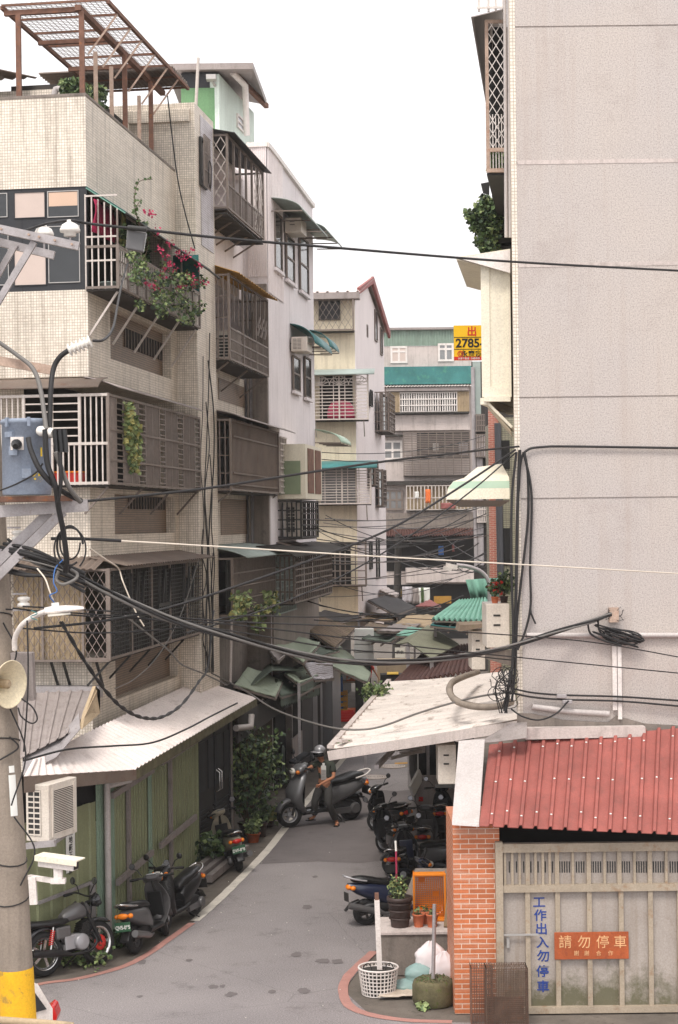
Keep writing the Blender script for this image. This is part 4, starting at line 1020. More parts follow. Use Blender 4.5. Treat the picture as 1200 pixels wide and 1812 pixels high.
# bank of concrete and darkness under the roof
for (u0, v0, u1, v1) in ((345, 1545, 395, 1510),): pass
b = MB()
for k in range(3): a = SS.pt(LS - 1.3, .25 + k * .16, .2 - k * .05); c = SS.pt(LS + 1.6, .25 + k * .16, .24 - k * .05); b.bar(a, c, .12, .14)
pk = b.build('timber_stack', M_sheet); tag(pk, 'long grey planks stacked along the foot of the green shed', 'planks')
# brown sheet roof between the pole and the tiled wall
b = MB(); q0, q1, q2, q3 = P(-20, 1230, 27.6), P(168, 1222, 29.2), P(138, 1290, 26.4), P(-20, 1372, 24.9)
corr(b, q0, q1, Vector((q2.x, q2.y, q2.z)), q3, 9, .03, 0, True); r_ = b.build('low_roof', M_sheet, solid=.01); tag(r_, 'grey-brown ribbed sheet roof between the power pole and the tiled wall', 'roof')
b = MB(); b.fb(FF, -1.7, .2, .02, .3, FF.z(100, 1232), FF.z(100, 1212)); b.build('flashing', M_galv, None); tag(bpy.data.objects['flashing'], 'long metal flashing strip along the tiled wall above the ribbed roof', 'flashing')
b = MB(); b.add([P(40, 1372, 25.0), P(100, 1340, 25.6), P(142, 1290, 26.3), P(140, 1262, 26.9), P(110, 1300, 26.4), P(40, 1340, 25.6)], [(0, 1, 4, 5), (1, 2, 3, 4)]); o_ = b.build('crumpled_sheet', M_galv, None, solid=.012); tag(o_, 'crumpled shiny metal sheet lying where the ribbed roof meets the white corrugated roof', 'metal sheet')
b = MB(); b.prism([P(140, 1290, 26.4), P(172, 1262, 27.6), P(172, 1222, 27.6), P(164, 1214, 27.6), P(146, 1262, 26.9)], (.05, 0, 0)); o_ = b.build('end_panel', M_tan, None); tag(o_, 'patched tan end panel closing the gap at the ribbed roof corner', 'panel')
# ---------------------------------------------------------------- second left block, continuing the street facade
def px(fr, u0, v0, u1, v1, o=0.0):             # a rectangle on a frame from two pixels: s0, s1, z0, z1
    a, z1 = fr.hit(u0, v0, o); c, z0 = fr.hit(u1, v1, o); return a, c, z0, z1
L2 = thing('apartment_block', 'narrow apartment block with three stacked iron cages right beside the tiled stair tower', 'building', FL.pt(sT, 0, 0))
e2 = FL.s(475, 600, .5)
z2top = FL.z(383, 240, .3)
b = MB()
lv = [(235, 365, 398), (480, 632, 396), (742, 868, 405), (990, 1095, 400)]      # cage top, bottom, corner
edges = [(FL.z(c, a, .75), FL.z(c, d, .75)) for a, d, c in lv]
zc = [z2top]
for zt, zb in edges: zc += [zt + .1, zb - .02]
zc.append(0)
for k in range(0, len(zc), 2): b.fb(FL, sT + .01, e2, -9, 0, zc[k + 1], zc[k])
for k in range(1, len(zc) - 1, 2): b.fb(FL, sT + .01, e2, -9, -.9, zc[k + 1], zc[k])
b.build('wall', M_white2, L2)
b = MB()
for k in (2, 3): 
    b.fb(FL, sT + .05, e2 - .9, .002, .03, zc[2 * k + 1], zc[2 * k])
MB().fb(FL, sT + .02, e2, .002, .05, 2.95, zc[-2] - .01).build('sooty_base', M_grey, L2); MB().fb(FL, sT + .02, e2, .002, .06, 0, 2.94).build('shade_base', M_dark, L2)  # lower panel coloured dark to stand for shade inside the shops
b.build('tile_cladding', M_tile, L2)
b = MB()
for (u0, v0, u1, v1) in ((386, 668, 432, 722), (390, 882, 437, 945)):
    s0, s1, za, zb = px(FL, u0, v0, u1, v1, .03); b.fb(FL, s0, s1, .032, .045, za, zb)
b.build('brown_panel', M_tile_brown, L2)
s0 = sT + .05
# cage 1: diamond end, arches
zt, zb = edges[0]; s1 = FL.s(465, 330, .75)
c = cage(L2, FL, s0, s1, .75, zb, zt, M_bar, rail=.34, posts=6, ends=False, brk=5, brl=.45, floor=M_bardark)
E = Fr(FL.pt(s0, 0, 0)[:2], FL.n[:2]); E = Fr(FL.pt(s0, 0, 0)[:2], (FL.n.x, FL.n.y))
b = MB(); diamond(b, E, .0, .05, .72, zb + .03, zt - .03, .22, .016); b.fb(E, 0, .05, -.02, .02, zb, zt).build('end_mesh', M_barwhite, c)
b = MB(); diamond(b, FL, .75, s0 + 3.2, s1, zb + .05, zt - .05, .24, .014); b.build('side_mesh', M_barwhite, c)
for k in range(4): 
    a = lerp(s0 + .3, s1 - .2, (k + .1) / 4); window(L2, FL, a, a + 1.0, zb + .3, zt - .2, -.8, .05, 1, 2, M_darkframe, M_glass2)
awning(L2, FL, s0 - .1, s1 + .15, .002, zt + .22, .95, zt + .02, M_bardark)
b = MB()
for k in range(26): s = lerp(s0, s1, k / 25); b.fb(FL, s - .03, s + .03, .05, .74, zb - .12, zb - .09)
b.build('slatted_base', M_bardark, c)
# cage 2: ochre awning
zt, zb = edges[1]; s1 = FL.s(474, 640, .75)
c = cage(L2, FL, s0, s1, .75, zb, zt, M_bar, rail=.38, posts=3, brk=3)
b = MB()
for k in range(9): s = lerp(s0 + .2, s1 - .2, k / 8); b.fb(FL, s - .02, s + .02, .70, .72, zt - random.uniform(.3, 1.1), zt)
for q in (.12, .25): b.fb(FL, s0, s1, .735, .765, lerp(zb, zt, q) - .015, lerp(zb, zt, q) + .015)
for k in range(3): s = s0 + 3.4 + k * .45; b.bar(FL.pt(s, .74, zb + .9), FL.pt(s + .35, .74, zb + 1.2), .04); b.bar(FL.pt(s, .74, zb + 1.1), FL.pt(s + .35, .74, zb + 1.4), .04)
b.build('wind_strips', M_bar, c)
awning(L2, FL, s0 - .1, s1 + .2, .002, zt + .35, 1.0, zt + .02, M_orangeaw, n=16)
for k in range(3): a = lerp(s0 + .3, s1 - .3, k / 3); window(L2, FL, a, a + 1.4, zb + .25, zt - .2, -.8, .05, 2, 2, M_bar, M_glass)
ac_unit('pale outdoor unit standing in the cage under the ochre awning', E, .1, .62, -2.0, -1.6, zb + .05, zb + .85)
# cage 3: closed with brown corrugated sheet
zt, zb = edges[2]; s1 = FL.s(492, 800, .75)
c = cage(L2, FL, s0, s1, .75, zb, zt, M_bar, ends=True, brk=2)
b = MB(); corrwall(b, FL, s0 + .35, s1, zb + .02, zt, .70, 40, .02, 0); 
for q in (.1, .26, .78): b.fb(FL, s0 + .35, s1, .725, .75, lerp(zb, zt, q) - .02, lerp(zb, zt, q) + .02)
b.build('brown_sheet', M_sheetbrown, c)
b = MB(); grille(b, FL, .78, s1, s1 + 1.0, zb + .05, zt - .1, 4, 9, .02); b.build('end_grille', M_barwhite, c)
awning(L2, FL, s0 - .1, s1 + 1.0, .002, zt + .28, 1.05, zt + .04, M_sheet, curve=.5)
# cage 4: pale curved awning
zt, zb = edges[3]; s1 = FL.s(486, 1040, .75)
c = cage(L2, FL, s0, s1, .75, zb, zt, M_bar, nv=38, nh=4, r=.016, ends=False)
b = MB(); corrwall(b, FL, s0, s1, zb, zt, .6, 26, .02); b.build('inner_sheet', M_bardark, c)
b = MB(); b.fb(FL, s1 + .02, s1 + 1.6, .55, .6, zt - .95, zt - .05); b.build('teal_panel', M_greentarp, c)
b = MB(); grille(b, FL, .75, s1 + .1, s1 + 3.2, zb - .25, zt - .05, 12, 9, .018); b.build('lattice', M_tealgrey, c)
awning(L2, FL, s0 - .15, s1 + .9, .002, zt + .3, 1.15, zt + .02, M_tealgrey, curve=.5)
awning(L2, FL, s1 + 1.0, s1 + 3.6, .002, zt + .36, 1.1, zt + .1, M_sheetbrown, curve=.7)
# coiled loop of black cable on the tower corner lamp
# ---------------------------------------------------------------- white tall block
X3 = P(475, 600, 43.8); F3 = Fr((X3.x, 43.8), (.145, 1)); F3f = Fr((X3.x, 43.8), (1, -.145))
L3 = thing('tall_white_block', 'tall stained white block with three rows of narrow windows and teal awnings', 'building', F3.pt(0, 0, 0))
e3 = F3.s(557, 700); zA = F3.z(460, 243); zB = F3.z(553, 365)
b = MB(); b.prism([F3.pt(0, 0, 0), F3.pt(e3, 0, 0), F3.pt(e3, 0, zB), F3.pt(e3 * .12, 0, zA), F3.pt(0, 0, zA)], F3.n * -9); b.build('wall', M_white, L3)
b = MB(); z5 = F3f.z(455, 490); corrwall(b, F3f, F3f.s(438, 400), -.001, z5, zA, .01, 10, .025); b.build('corrugated_front', M_white2, L3)
b = MB(); corrwall(b, F3, 0.0, 2.2, z5 - .4, zA, .012, 10, .03); b.build('corrugated_side', M_white2, L3)
b = MB(); b.fb(F3f, F3f.s(440, 600), -.5, .002, .3, 0, z5 - .05); b.fb(F3f, -.42, -.02, .002, .12, 0, z5 - .2); b.build('concrete_chase', M_grey, L3)
b = MB(); p0, p1, p2 = F3.pt(0, .03, zA), F3.pt(e3 * .12, .03, zA), F3.pt(e3, .03, zB); b.bar(p0, p1, .1, .12); b.bar(p1, p2, .1, .12); b.bar(p0, F3f.pt(F3f.s(437, 245), .03, zA), .1, .12); b.build('roof_edge', M_whitemetal, L3)
for (u0, v0, u1, v1) in ((482, 372, 496, 472), (503, 412, 518, 492), (527, 414, 543, 512), (515, 628, 528, 690), (536, 630, 547, 702), (517, 800, 522, 880), (528, 815, 537, 882)):
    s0, s1, za, zb = px(F3, u0, v0, u1, v1); h = abs(F3.z(u0, v1) - F3.z(u0, v0)); zt = F3.z(u0, v0); zbm = zt - h
    window(L3, F3, s0, s1, zbm, zt, .15, .12, 1, 2, M_bar, M_glass)
    MB().fb(F3, s0 - .1, s1 + .1, .03, .12, zbm - .09, zbm - .01).build('sill', M_white, L3)
for (u0, u1, v, dz, o, m_) in ((478, 527, 362, .35, .85, M_tealgrey), (530, 560, 404, .3, .8, M_tealgrey), (513, 546, 585, .55, .7, M_tealcan), (548, 566, 596, .5, .6, M_tealcan), (557, 577, 772, .4, .8, M_tealpale)):
    s0, s1 = F3.s(u0, v), F3.s(u1, v); zt = F3.z(u0, v - 12); aw = awning(L3, F3, s0, s1, .002, zt, o, zt - dz, m_, curve=.9)
    b = MB()
    for i in range(4): s = lerp(s0, s1, i / 3); b.bar(F3.pt(s, .01, zt - dz), F3.pt(s, o, zt - dz - .02), .03)
    b.build('awning_frame', M_bar, aw)
# cream bay window and the caged unit below it
s0, s1, za, zb = px(F3, 540, 785, 570, 880, .75); Eb = Fr(F3.pt(s0, 0, 0)[:2], F3.n[:2]); zb = Eb.z(560, 785); za = Eb.z(560, 882)
b = MB(); b.fb(F3, s0, s1, .001, .75, za, zb); by = b.build('bay_window', M_cream, L3)
b = MB(); b.fb(Eb, .02, .62, .012, .03, za + .12, za + 1.0); b.build('bay_pane', M_curtain, by)
for k in range(2): 
    a = lerp(s0, s1, .12 + .44 * k); MB().fb(F3, a, a + .35 * (s1 - s0), .755, .77, za + .15, zb - .1).build('side_pane', M_rust, by)
c = cage(L3, F3, s0, s1, .62, za - 1.05, za - .06, M_bardark, nv=8, nh=6, r=.018, floor=M_darkconc)
ac_unit('louvred outdoor unit in the small iron cage under the cream bay window', Eb, .1, .56, -.75, -.35, za - 1.0, za - .1)
ac_unit('box window unit under the upper grey awnings of the white block', Fr(F3.pt(F3.s(501, 400), 0, 0)[:2], F3.n[:2]), .05, .5, -.9, 0, F3.z(505, 415), F3.z(505, 390), louvre=False)
ac_unit('window unit hanging below the dark teal awning of the white block', Fr(F3.pt(F3.s(512, 610), 0, 0)[:2], F3.n[:2]), .05, .5, -.9, 0, F3.z(513, 622), F3.z(513, 597))
MB().fb(F3, .01, e3, .002, .06, 0, 2.94).build('shade_base', M_dark, L3); MB().fb(F3, .01, e3, .002, .05, 2.95, F3.z(540, 1040)).fb(F3f, -2.5, .04, .31, .34, 0, F3f.z(455, 1010)).build('sooty_base', M_grey, L3)  # lowest panel is painted-in shade of the shop interior
# lower cages in the shade
zt = F3.z(540, 985, .6)
c = cage(L3, F3, F3.s(520, 1000, .6), F3.s(586, 1000, .6), .6, F3.z(545, 1062, .6), F3.z(545, 980, .6), M_bar, nv=18, nh=7, r=.02, posts=3)
awning(L3, F3, F3.s(495, 970, .6), F3.s(592, 970, .6), .002, F3.z(545, 962, .6), 1.0, F3.z(545, 980, .6), M_darkconc, curve=.6)
b = MB()
for k in range(3): a = F3.s(522, 1000) + k * 1.6; b.fb(F3, a, a + 1.0, .01, .03, F3.z(545, 1060), F3.z(545, 985))
b.build('dark_windows', M_dark, L3)
# green roof-top house behind
GH = thing('rooftop_house', 'green and pale mint rooftop house with a flat overhanging roof, above the narrow block', 'house', P(380, 240, 45))
Yh = 44.0; q0, q1, q2 = P(318, 240, Yh), P(389, 240, Yh), P(450, 238, Yh + 4.2)
zt, zm_, zl = P(389, 128, Yh).z, P(389, 155, Yh).z, P(389, 250, Yh).z
fa = Fr((q0.x, q0.y), (q1.x - q0.x, q1.y - q0.y)); fb_ = Fr((q1.x, q1.y), (q2.x - q1.x, q2.y - q1.y)); la = (q1 - q0).length; lb = math.hypot(q2.x - q1.x, q2.y - q1.y)
b = MB(); b.fb(fa, .05, la, -5, -.01, zl - 2, zm_); b.build('front_wall', M_greenhouse, GH)
b = MB(); b.fb(fb_, -.01, lb, -1.0, .0, zl - 2, zm_ + .35); b.build('side_wall', M_palegreenwall, GH)
b = MB(); b.fb(fa, .05, la - .02, -4, -.03, zm_ + .001, zt); b.build('dark_band', M_darkframe, GH)
b = MB(); b.prism([fa.pt(-.3, .3, zt), fa.pt(la + .9, .3, zt), P(472, 186, Yh + 3.5), P(440, 180, Yh + 5.5), fa.pt(-.3, -5, zt)], (0, 0, .16)); b.build('roof', M_sheet, GH)
b = MB(); b.bar(P(420, 135, Yh + .8), P(472, 188, Yh + 3.6), .12); b.build('rusty_fascia', M_rust, GH)
b = MB(); s_ = fb_.s(430, 200); b.tube([P(412, 128, Yh + .3), P(434, 152, Yh + 1.0), P(437, 240, Yh + 1.2)], .09, 8); b.build('downpipe', M_whitemetal, GH)
s0, s1, za, zb = px(fb_, 418, 200, 430, 236); window(GH, fb_, s0, s1, min(za, zb), max(za, zb), .1, .1, 1, 2, M_whitemetal, M_glass2)
b = MB(); b.box(P(374, 138, Yh - .3), (.25, .3, .12)); b.bar(P(374, 140, Yh - .3), P(381, 152, Yh), .05); b.build('floodlight', M_alu, GH)
ap = MB().tube([P(347, 185, 37.0), P(351, 102, 37.0)], .035, 6).build('pole', M_barwhite, None); tag(ap, 'thin white pole standing on top of the tiled stair tower', 'pole')
# ---------------------------------------------------------------- beige and white block with the fan-arched cage
Y4 = 60.0; p4 = P(560, 800, Y4); F4f = Fr((p4.x - 3, Y4), (1, -.06)); cu = F4f.hit(628, 600)[0]
C4 = F4f.pt(cu, 0, 0); F4 = Fr((C4.x, C4.y), (.133, 1))
L4 = thing('gabled_block', 'beige and white block with red gable edge and a fan-arched window cage', 'building', C4)
e4 = F4.s(680, 700); z_e = F4f.z(600, 523)
b = MB(); b.fb(F4f, 0, cu, -.5, 0, 3.1, z_e); b.build('front_wall', M_beige, L4)
zR, zF = F4.z(650, 508), F4.z(680, 588); sR_ = F4.s(650, 508)
b = MB(); b.prism([F4.pt(-.0, .012, 3.1), F4.pt(e4, .012, 3.1), F4.pt(e4, .012, zF), F4.pt(sR_, .012, zR), F4.pt(0, .012, z_e)], F4.n * -8); b.build('side_wall', M_white2, L4)
b = MB(); b.bar(F4.pt(-.4, .2, z_e + .1), F4.pt(sR_, .2, zR + .25), .1, .22); b.bar(F4.pt(sR_, .2, zR + .25), F4.pt(e4 + .4, .2, zF - .1), .1, .3); b.build('gable_trim', M_redfascia, L4)
b = MB(); g = F4.n * .25
corr(b, F4f.pt(-1, .5, z_e + .05), F4.pt(-.45, .25, z_e + .05), F4.pt(sR_, .25, zR + .3), F4.pt(sR_, -8, zR + .3), 16, .05, 0, True); b.add([F4.pt(sR_, .25, zR + .3), F4.pt(e4 + .4, .25, zF), F4.pt(e4 + .4, -8, zF), F4.pt(sR_, -8, zR + .3)], [(0, 1, 2, 3)]); b.build('roof', M_roofwhite, L4, solid=.02)
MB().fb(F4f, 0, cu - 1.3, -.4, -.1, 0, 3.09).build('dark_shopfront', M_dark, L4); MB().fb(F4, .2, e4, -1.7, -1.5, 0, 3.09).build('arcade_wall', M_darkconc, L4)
MB().fb(F4f, 0, cu + .2, .01, .55, z_e - .18, z_e + .04).build('eaves', M_sheet, L4)
def fz(v): return F4f.z(600, v)
def fs(u): return F4f.hit(u, 700)[0]
window(L4, F4f, fs(566), fs(604), fz(566), fz(532), .1, .08, 1, 1, M_bardark, M_glass)
c = cage(L4, F4f, fs(555), fs(628), .5, fz(588), fz(530), M_bar, diam=.22, r=.009, ends=False, floor=M_darkconc)
for k, (vt, vb, vw, aw) in enumerate(((665, 745, 660, M_tealgrey), (828, 893, 822, M_tealcan), (960, 1036, None, None))):
    s0, s1 = fs(555 if k else 552), fs(652 if k == 0 else (655 if k == 1 else 645))
    c = cage(L4, F4f, s0, s1, .55, fz(vb), fz(vt), M_barwhite if k < 2 else M_bar, nv=5, nh=13 if k < 2 else 6, r=.014 if k < 2 else .018, arch=3 if k == 0 else 0, posts=2, ends=True, floor=M_darkconc, brk=2)
    MB().fb(F4f, fs(566), s1 - .55, .002, .02, fz(vb), fz(vt)).build('dark_opening', M_dark if k != 1 else M_glass2, L4)
    if vw:
        a = awning(L4, F4f, s0 - .2, s1 + .25, .002, fz(vw) + .12, .9, fz(vt + 2), aw, curve=.8)
for (u0, v0, u1, v1, o, fm) in ((662, 548, 667, 606, .1, M_bar), (649, 575, 651, 597, .05, M_bar), (672, 580, 676, 632, .1, M_bar), (652, 690, 656, 720, .2, M_bardark), (663, 695, 675, 768, .55, M_bar), (650, 818, 656, 860, .3, M_bar), (664, 832, 671, 900, .3, M_bar), (653, 960, 658, 1008, .1, M_bardark), (665, 952, 671, 1028, .1, M_bardark)):
    s0, s1, za, zb = px(F4, u0, v0, u1, v1, .02); zt = F4.z(u0, v0); zb_ = zt - (v1 - v0) / 48.0
    f = window(L4, F4, s0, s1, zb_, zt, o + .02, o * .5 + .05, 1, 1, fm, M_glass, name='window')
    if o > .2:
        cg_ = cage(L4, F4, s0, s1, o, zb_, zt, fm, nv=4, nh=8, r=.02)
pk = MB(); ctr = F4f.pt((fs(583) + fs(625)) / 2, .28, fz(742)); rd = .42
for i in range(7):
    a0 = 0
pk.lathe([(.02, .64), (.22, .62), (.38, .52), (.46, .36), (.49, .12), (.48, 0), (.44, 0)], ctr, (0, 0, 1), 20); pk.v = [Vector((p.x, ctr.y + (p.y - ctr.y) * .42, p.z)) for p in pk.v]; o_ = pk.build('plastic_tub', M_pink, None); tag(o_, 'upturned bright pink tub behind the fan-arched cage', 'tub')
# ---------------------------------------------------------------- far grey block closing the street
Y5 = 100.0; p5 = P(672, 800, Y5); F5 = Fr((p5.x, Y5), (1, 0))
L5 = thing('far_grey_block', 'far grey apartment block closing the alley, with a peeling teal band and barred balconies', 'building', p5)
def s5(u): return F5.hit(u, 800)[0]
def z5_(v): return F5.z(755, v)
w5 = s5(838); b = MB(); b.fb(F5, -1, w5, -10, 0, 0, z5_(612)); b.build('wall', M_paleconc, L5)
b = MB(); corrwall(b, F5, -1, w5, z5_(612) + .002, z5_(584), .01, 40, .04); b.build('corrugated_parapet', M_greencorr, L5)
MB().fb(F5, -1.2, w5 + .1, -8, .25, z5_(584) + .002, z5_(580)).build('roof_edge', M_sheet, L5)
MB().fb(F5, s5(675), w5, .002, .6, z5_(681), z5_(650)).build('teal_band', M_tealwall, L5)
b = MB(); corr(b, F5.pt(s5(675), .002, z5_(681) - .02), F5.pt(w5, .002, z5_(681) - .02), F5.pt(w5, 1.0, z5_(686)), F5.pt(s5(675), 1.0, z5_(686)), 30, .04); b.build('tin_awning', M_roofwhite, L5, solid=.02)
for u0, u1, v0, v1, g in ((693, 723, 612, 642, M_blind), (777, 805, 608, 640, M_glass2)): window(L5, F5, s5(u0), s5(u1), z5_(v1), z5_(v0), .1, .08, 2, 2, M_whitemetal, g, .12, cuts=(.68,))
MB().fb(F5, s5(686), s5(830), .002, .75, z5_(733), z5_(732) + .06).build('balcony_slab', M_darkconc, L5)
b = MB(); corrwall(b, F5, s5(688), s5(708), z5_(731), z5_(695), .7, 8, .04); corrwall(b, F5, s5(808), s5(830), z5_(731), z5_(695), .7, 8, .04); b.build('balcony_sheets', M_tan, L5)
MB().fb(F5, s5(708), s5(808), .002, .03, z5_(731), z5_(697)).build('balcony_opening', M_dark, L5)
for i in range(4): window(L5, F5, s5(711 + i * 24), s5(730 + i * 24), z5_(729), z5_(699), .3, .1, 3, 2, M_whitemetal, M_glass2 if i % 2 else M_glass, .06)
c = cage(L5, F5, s5(708), s5(808), .7, z5_(731), z5_(696), M_whitemetal, nv=24, nh=3, r=.03, ends=False, floor=None)
MB().fb(F5, s5(684), s5(829), .01, .9, z5_(693) - .02, z5_(688)).build('balcony_lintel', M_sheet, L5)
MB().fb(F5, s5(686), s5(832), .002, .35, z5_(762), z5_(735)).build('balcony_front', M_paleconc, L5)
MB().fb(F5, s5(738), s5(832), .002, .03, z5_(812), z5_(766)).build('balcony_opening', M_dark, L5)
c = cage(L5, F5, s5(714), s5(830), .6, z5_(842), z5_(766), M_bar, nv=8, nh=24, r=.025, ends=False, floor=M_darkconc)
window(L5, F5, s5(677), s5(712), z5_(813), z5_(779), .15, .1, 2, 2, M_whitemetal, M_glass2, .12)
MB().fb(F5, s5(676), s5(713), .002, .5, z5_(772), z5_(769)).build('sunshade', M_darkconc, L5)
MB().fb(F5, s5(676), w5, .002, .5, z5_(858), z5_(851)).build('lintel', M_darkconc, L5)
MB().fb(F5, s5(718), s5(835), .002, .03, z5_(902), z5_(860)).build('balcony_opening', M_tan, L5)
window(L5, F5, s5(678), s5(712), z5_(902), z5_(866), .3, .1, 3, 2, M_bar, M_glass2, .12)
c = cage(L5, F5, s5(718), s5(832), .6, z5_(903), z5_(860), M_barwhite, nv=18, nh=2, r=.03, ends=False)
b = MB(); b.fb(F5, s5(676), w5, .002, .4, z5_(940), z5_(907)); b.build('balcony_front', M_grey, L5)
b = MB(); corr(b, F5.pt(s5(676), .41, z5_(936)), F5.pt(w5, .41, z5_(936)), F5.pt(w5, 1.6, z5_(948)), F5.pt(s5(676), 1.6, z5_(948)), 34, .06); b.build('red_tin_awning', M_maroon, L5, solid=.02)
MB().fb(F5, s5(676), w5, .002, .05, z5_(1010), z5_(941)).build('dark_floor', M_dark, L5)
MB().fb(F5, s5(715), w5 + .2, .06, .8, z5_(1030), z5_(1004)).build('balcony_front', M_paleconc, L5)
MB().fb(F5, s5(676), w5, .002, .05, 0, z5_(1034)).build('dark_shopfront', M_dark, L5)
lp = [('white shirt', 747, 775, M_letterwhite), ('blue shirt', 756, 778, M_bluecloth), ('grey cloth', 768, 776, M_dark), ('striped shirt', 800, 778, M_blind)]
def laundry(label, fr, u0, u1, v0, v1, o, m_, cat='laundry', grp='laundry on the far balconies'):
    s0, s1, za, zb = px(fr, u0, v0, u1, v1, o); b = MB(); k = 6; n = 5
    pts = [fr.pt(lerp(s0, s1, i / k), o + .04 * math.sin(i * 1.9 + j), lerp(zb, za, j / n)) for j in range(n + 1) for i in range(k + 1)]
    b.add(pts, [(j * (k + 1) + i, j * (k + 1) + i + 1, (j + 1) * (k + 1) + i + 1, (j + 1) * (k + 1) + i) for j in range(n) for i in range(k)], 0, True)
    return tag(b.build('hanging_cloth', m_, None, solid=.02), label, cat, grp)
laundry('white shirt hanging in the upper barred balcony of the far grey block', F5, 766, 776, 784, 798, .4, M_letterwhite)
laundry('mauve towel at the right end of the upper barred balcony of the far block', F5, 812, 828, 785, 806, .4, M_tile_lav)
laundry('orange cloth hanging on the lower balcony of the far grey block', F5, 753, 762, 866, 890, .75, M_orangecloth)
laundry('small white cloth left of the orange one on the lower far balcony', F5, 734, 741, 870, 882, .75, M_letterwhite)
laundry('red checked cloth right of the orange one on the lower far balcony', F5, 780, 806, 890, 900, .75, M_redfascia)
laundry('bright blue cloth hanging in the shade under the red tin awning', F5, 776, 785, 966, 982, .5, M_bluecloth)
laundry('dull red cloth hanging in the shade under the red tin awning', F5, 800, 804, 962, 976, .5, M_redfascia)
# ---------------------------------------------------------------- right-hand buildings down the alley
Y6 = 78.0; F6 = Fr((P(836, 800, Y6).x, Y6), (1, 0)); RB = thing('dark_block', 'dark soot-grey block with drain pipes and barred windows just right of the far grey block', 'building', F6.pt(0, 0, 0))
def s6(u): return F6.hit(u, 800)[0]
def z6(v): return F6.z(850, v)
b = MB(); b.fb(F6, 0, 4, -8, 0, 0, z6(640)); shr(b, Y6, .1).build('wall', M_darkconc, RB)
b = MB(); b.fb(F6, s6(838), s6(852), .01, .05, z6(735), z6(640)); b.build('teal_panel', M_tealgrey, RB)
b = MB(); b.tube([F6.pt(s6(840), .15, z6(1010)), F6.pt(s6(838), .15, z6(650))], .09, 8); b.build('drain_pipe', M_galv, RB)
b = MB(); b.tube([F6.pt(s6(848), .15, z6(1000)), F6.pt(s6(848), .15, z6(800))], .16, 8); b.build('duct', M_galv, RB)
for v0, v1 in ((735, 765), (770, 810), (890, 925)): 
    c = cage(RB, F6, s6(842), s6(866), .6, z6(v1), z6(v0), M_bar if v0 < 850 else M_barwhite, nv=8, nh=3, r=.022, ends=False)
    MB().fb(F6, s6(842), s6(866), .01, .03, z6(v1), z6(v0)).build('panel', M_white2 if v0 == 770 else M_dark, RB)
Y7 = 55.0; F7 = Fr((P(857, 800, Y7).x, Y7), (1, 0)); RC = thing('red_tiled_block', 'red brick-tiled block with a thick dark drain pipe behind the corner of the tall building', 'building', F7.pt(0, 0, 0))
def s7(u): return F7.hit(u, 900)[0]
def z7(v): return F7.z(870, v)
b = MB(); b.prism([F7.pt(s7(864), 0, 0), F7.pt(s7(884), 0, 0), F7.pt(s7(884), 0, z7(700)), F7.pt(s7(866), 0, z7(700))], F7.n * -5); shr(b, Y7, .12).build('red_wall', M_redtile, RC)
b = MB(); b.fb(F7, s7(884) + .005, 4, -5, .2, 0, z7(740)); b.build('green_tile_wall', M_tile_green, RC)
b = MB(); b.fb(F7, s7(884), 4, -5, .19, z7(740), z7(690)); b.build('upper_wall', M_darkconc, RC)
b = MB(); b.tube([F7.pt(s7(883), .3, z7(1040)), F7.pt(s7(881), .3, z7(750))], .11, 10); b.build('drain_pipe', M_pvcdark, RC)
b = MB(); b.fb(F7, s7(886), s7(902), .21, .25, z7(830), z7(780)); b.fb(F7, s7(889), s7(903), .21, .25, z7(1000), z7(935)); b.build('dark_window', M_dark, RC)
# ---------------------------------------------------------------- yellow estate-agent sign on the alley side
Ys = 33.0; FSg = Fr((P(803, 600, Ys).x, Ys), (1, .02)); SG = thing('agency_sign', 'bright yellow for-sale sign board with red characters and a phone number', 'sign', P(830, 636, Ys))
def hs(u, v, o=0): return FSg.hit(u, v, o)
s0, zt = hs(803, 576); s1, zb = hs(866, 637)
MB().fb(FSg, s0, s1, -.04, 0, zb, zt).build('board', M_signyellow, SG)
MB().fb(FSg, s0, s1, .001, .005, zb, zb + .07).build('red_strip', M_letterred, SG)
b = MB()
for v in (597, 618): z = hs(820, v)[1]; b.fb(FSg, s0, s1, .001, .005, z - .006, z + .006)
b.build('rule', M_letterblack, SG)
text('lettering', '出', M_letterred, SG, FSg, hs(835, 585)[0], .003, hs(835, 586)[1], .2, bold=.004)
text('digits', '2785-', M_letterblack, SG, FSg, hs(831, 607)[0], .003, hs(831, 607)[1], .235, bold=.006)
text('lettering', '永慶房屋', M_letterblack, SG, FSg, hs(840, 626)[0], .003, hs(840, 626)[1], .135, bold=.003)
b = MB(); b.tube([FSg.pt(hs(815, 626)[0] + .055 * math.cos(t * .4), .004, hs(815, 626)[1] + .055 * math.sin(t * .4)) for t in range(16)], .007, 5, closed=True)
b.tube([FSg.pt(hs(815, 626)[0] + .03 * math.cos(t * .4), .004, hs(815, 626)[1] + .03 * math.sin(t * .4)) for t in range(16)], .006, 5, closed=True); b.build('ring_mark', M_letterred, SG)
text('small_print', '永慶不動產  信義路店  房屋', M_letterwhite, SG, FSg, hs(835, 634)[0], .006, zb + .035, .045)
MB().bar(P(850, 600, Ys + .05), P(905, 597, Ys + 1.5), .05).build('bracket', M_bardark, SG)
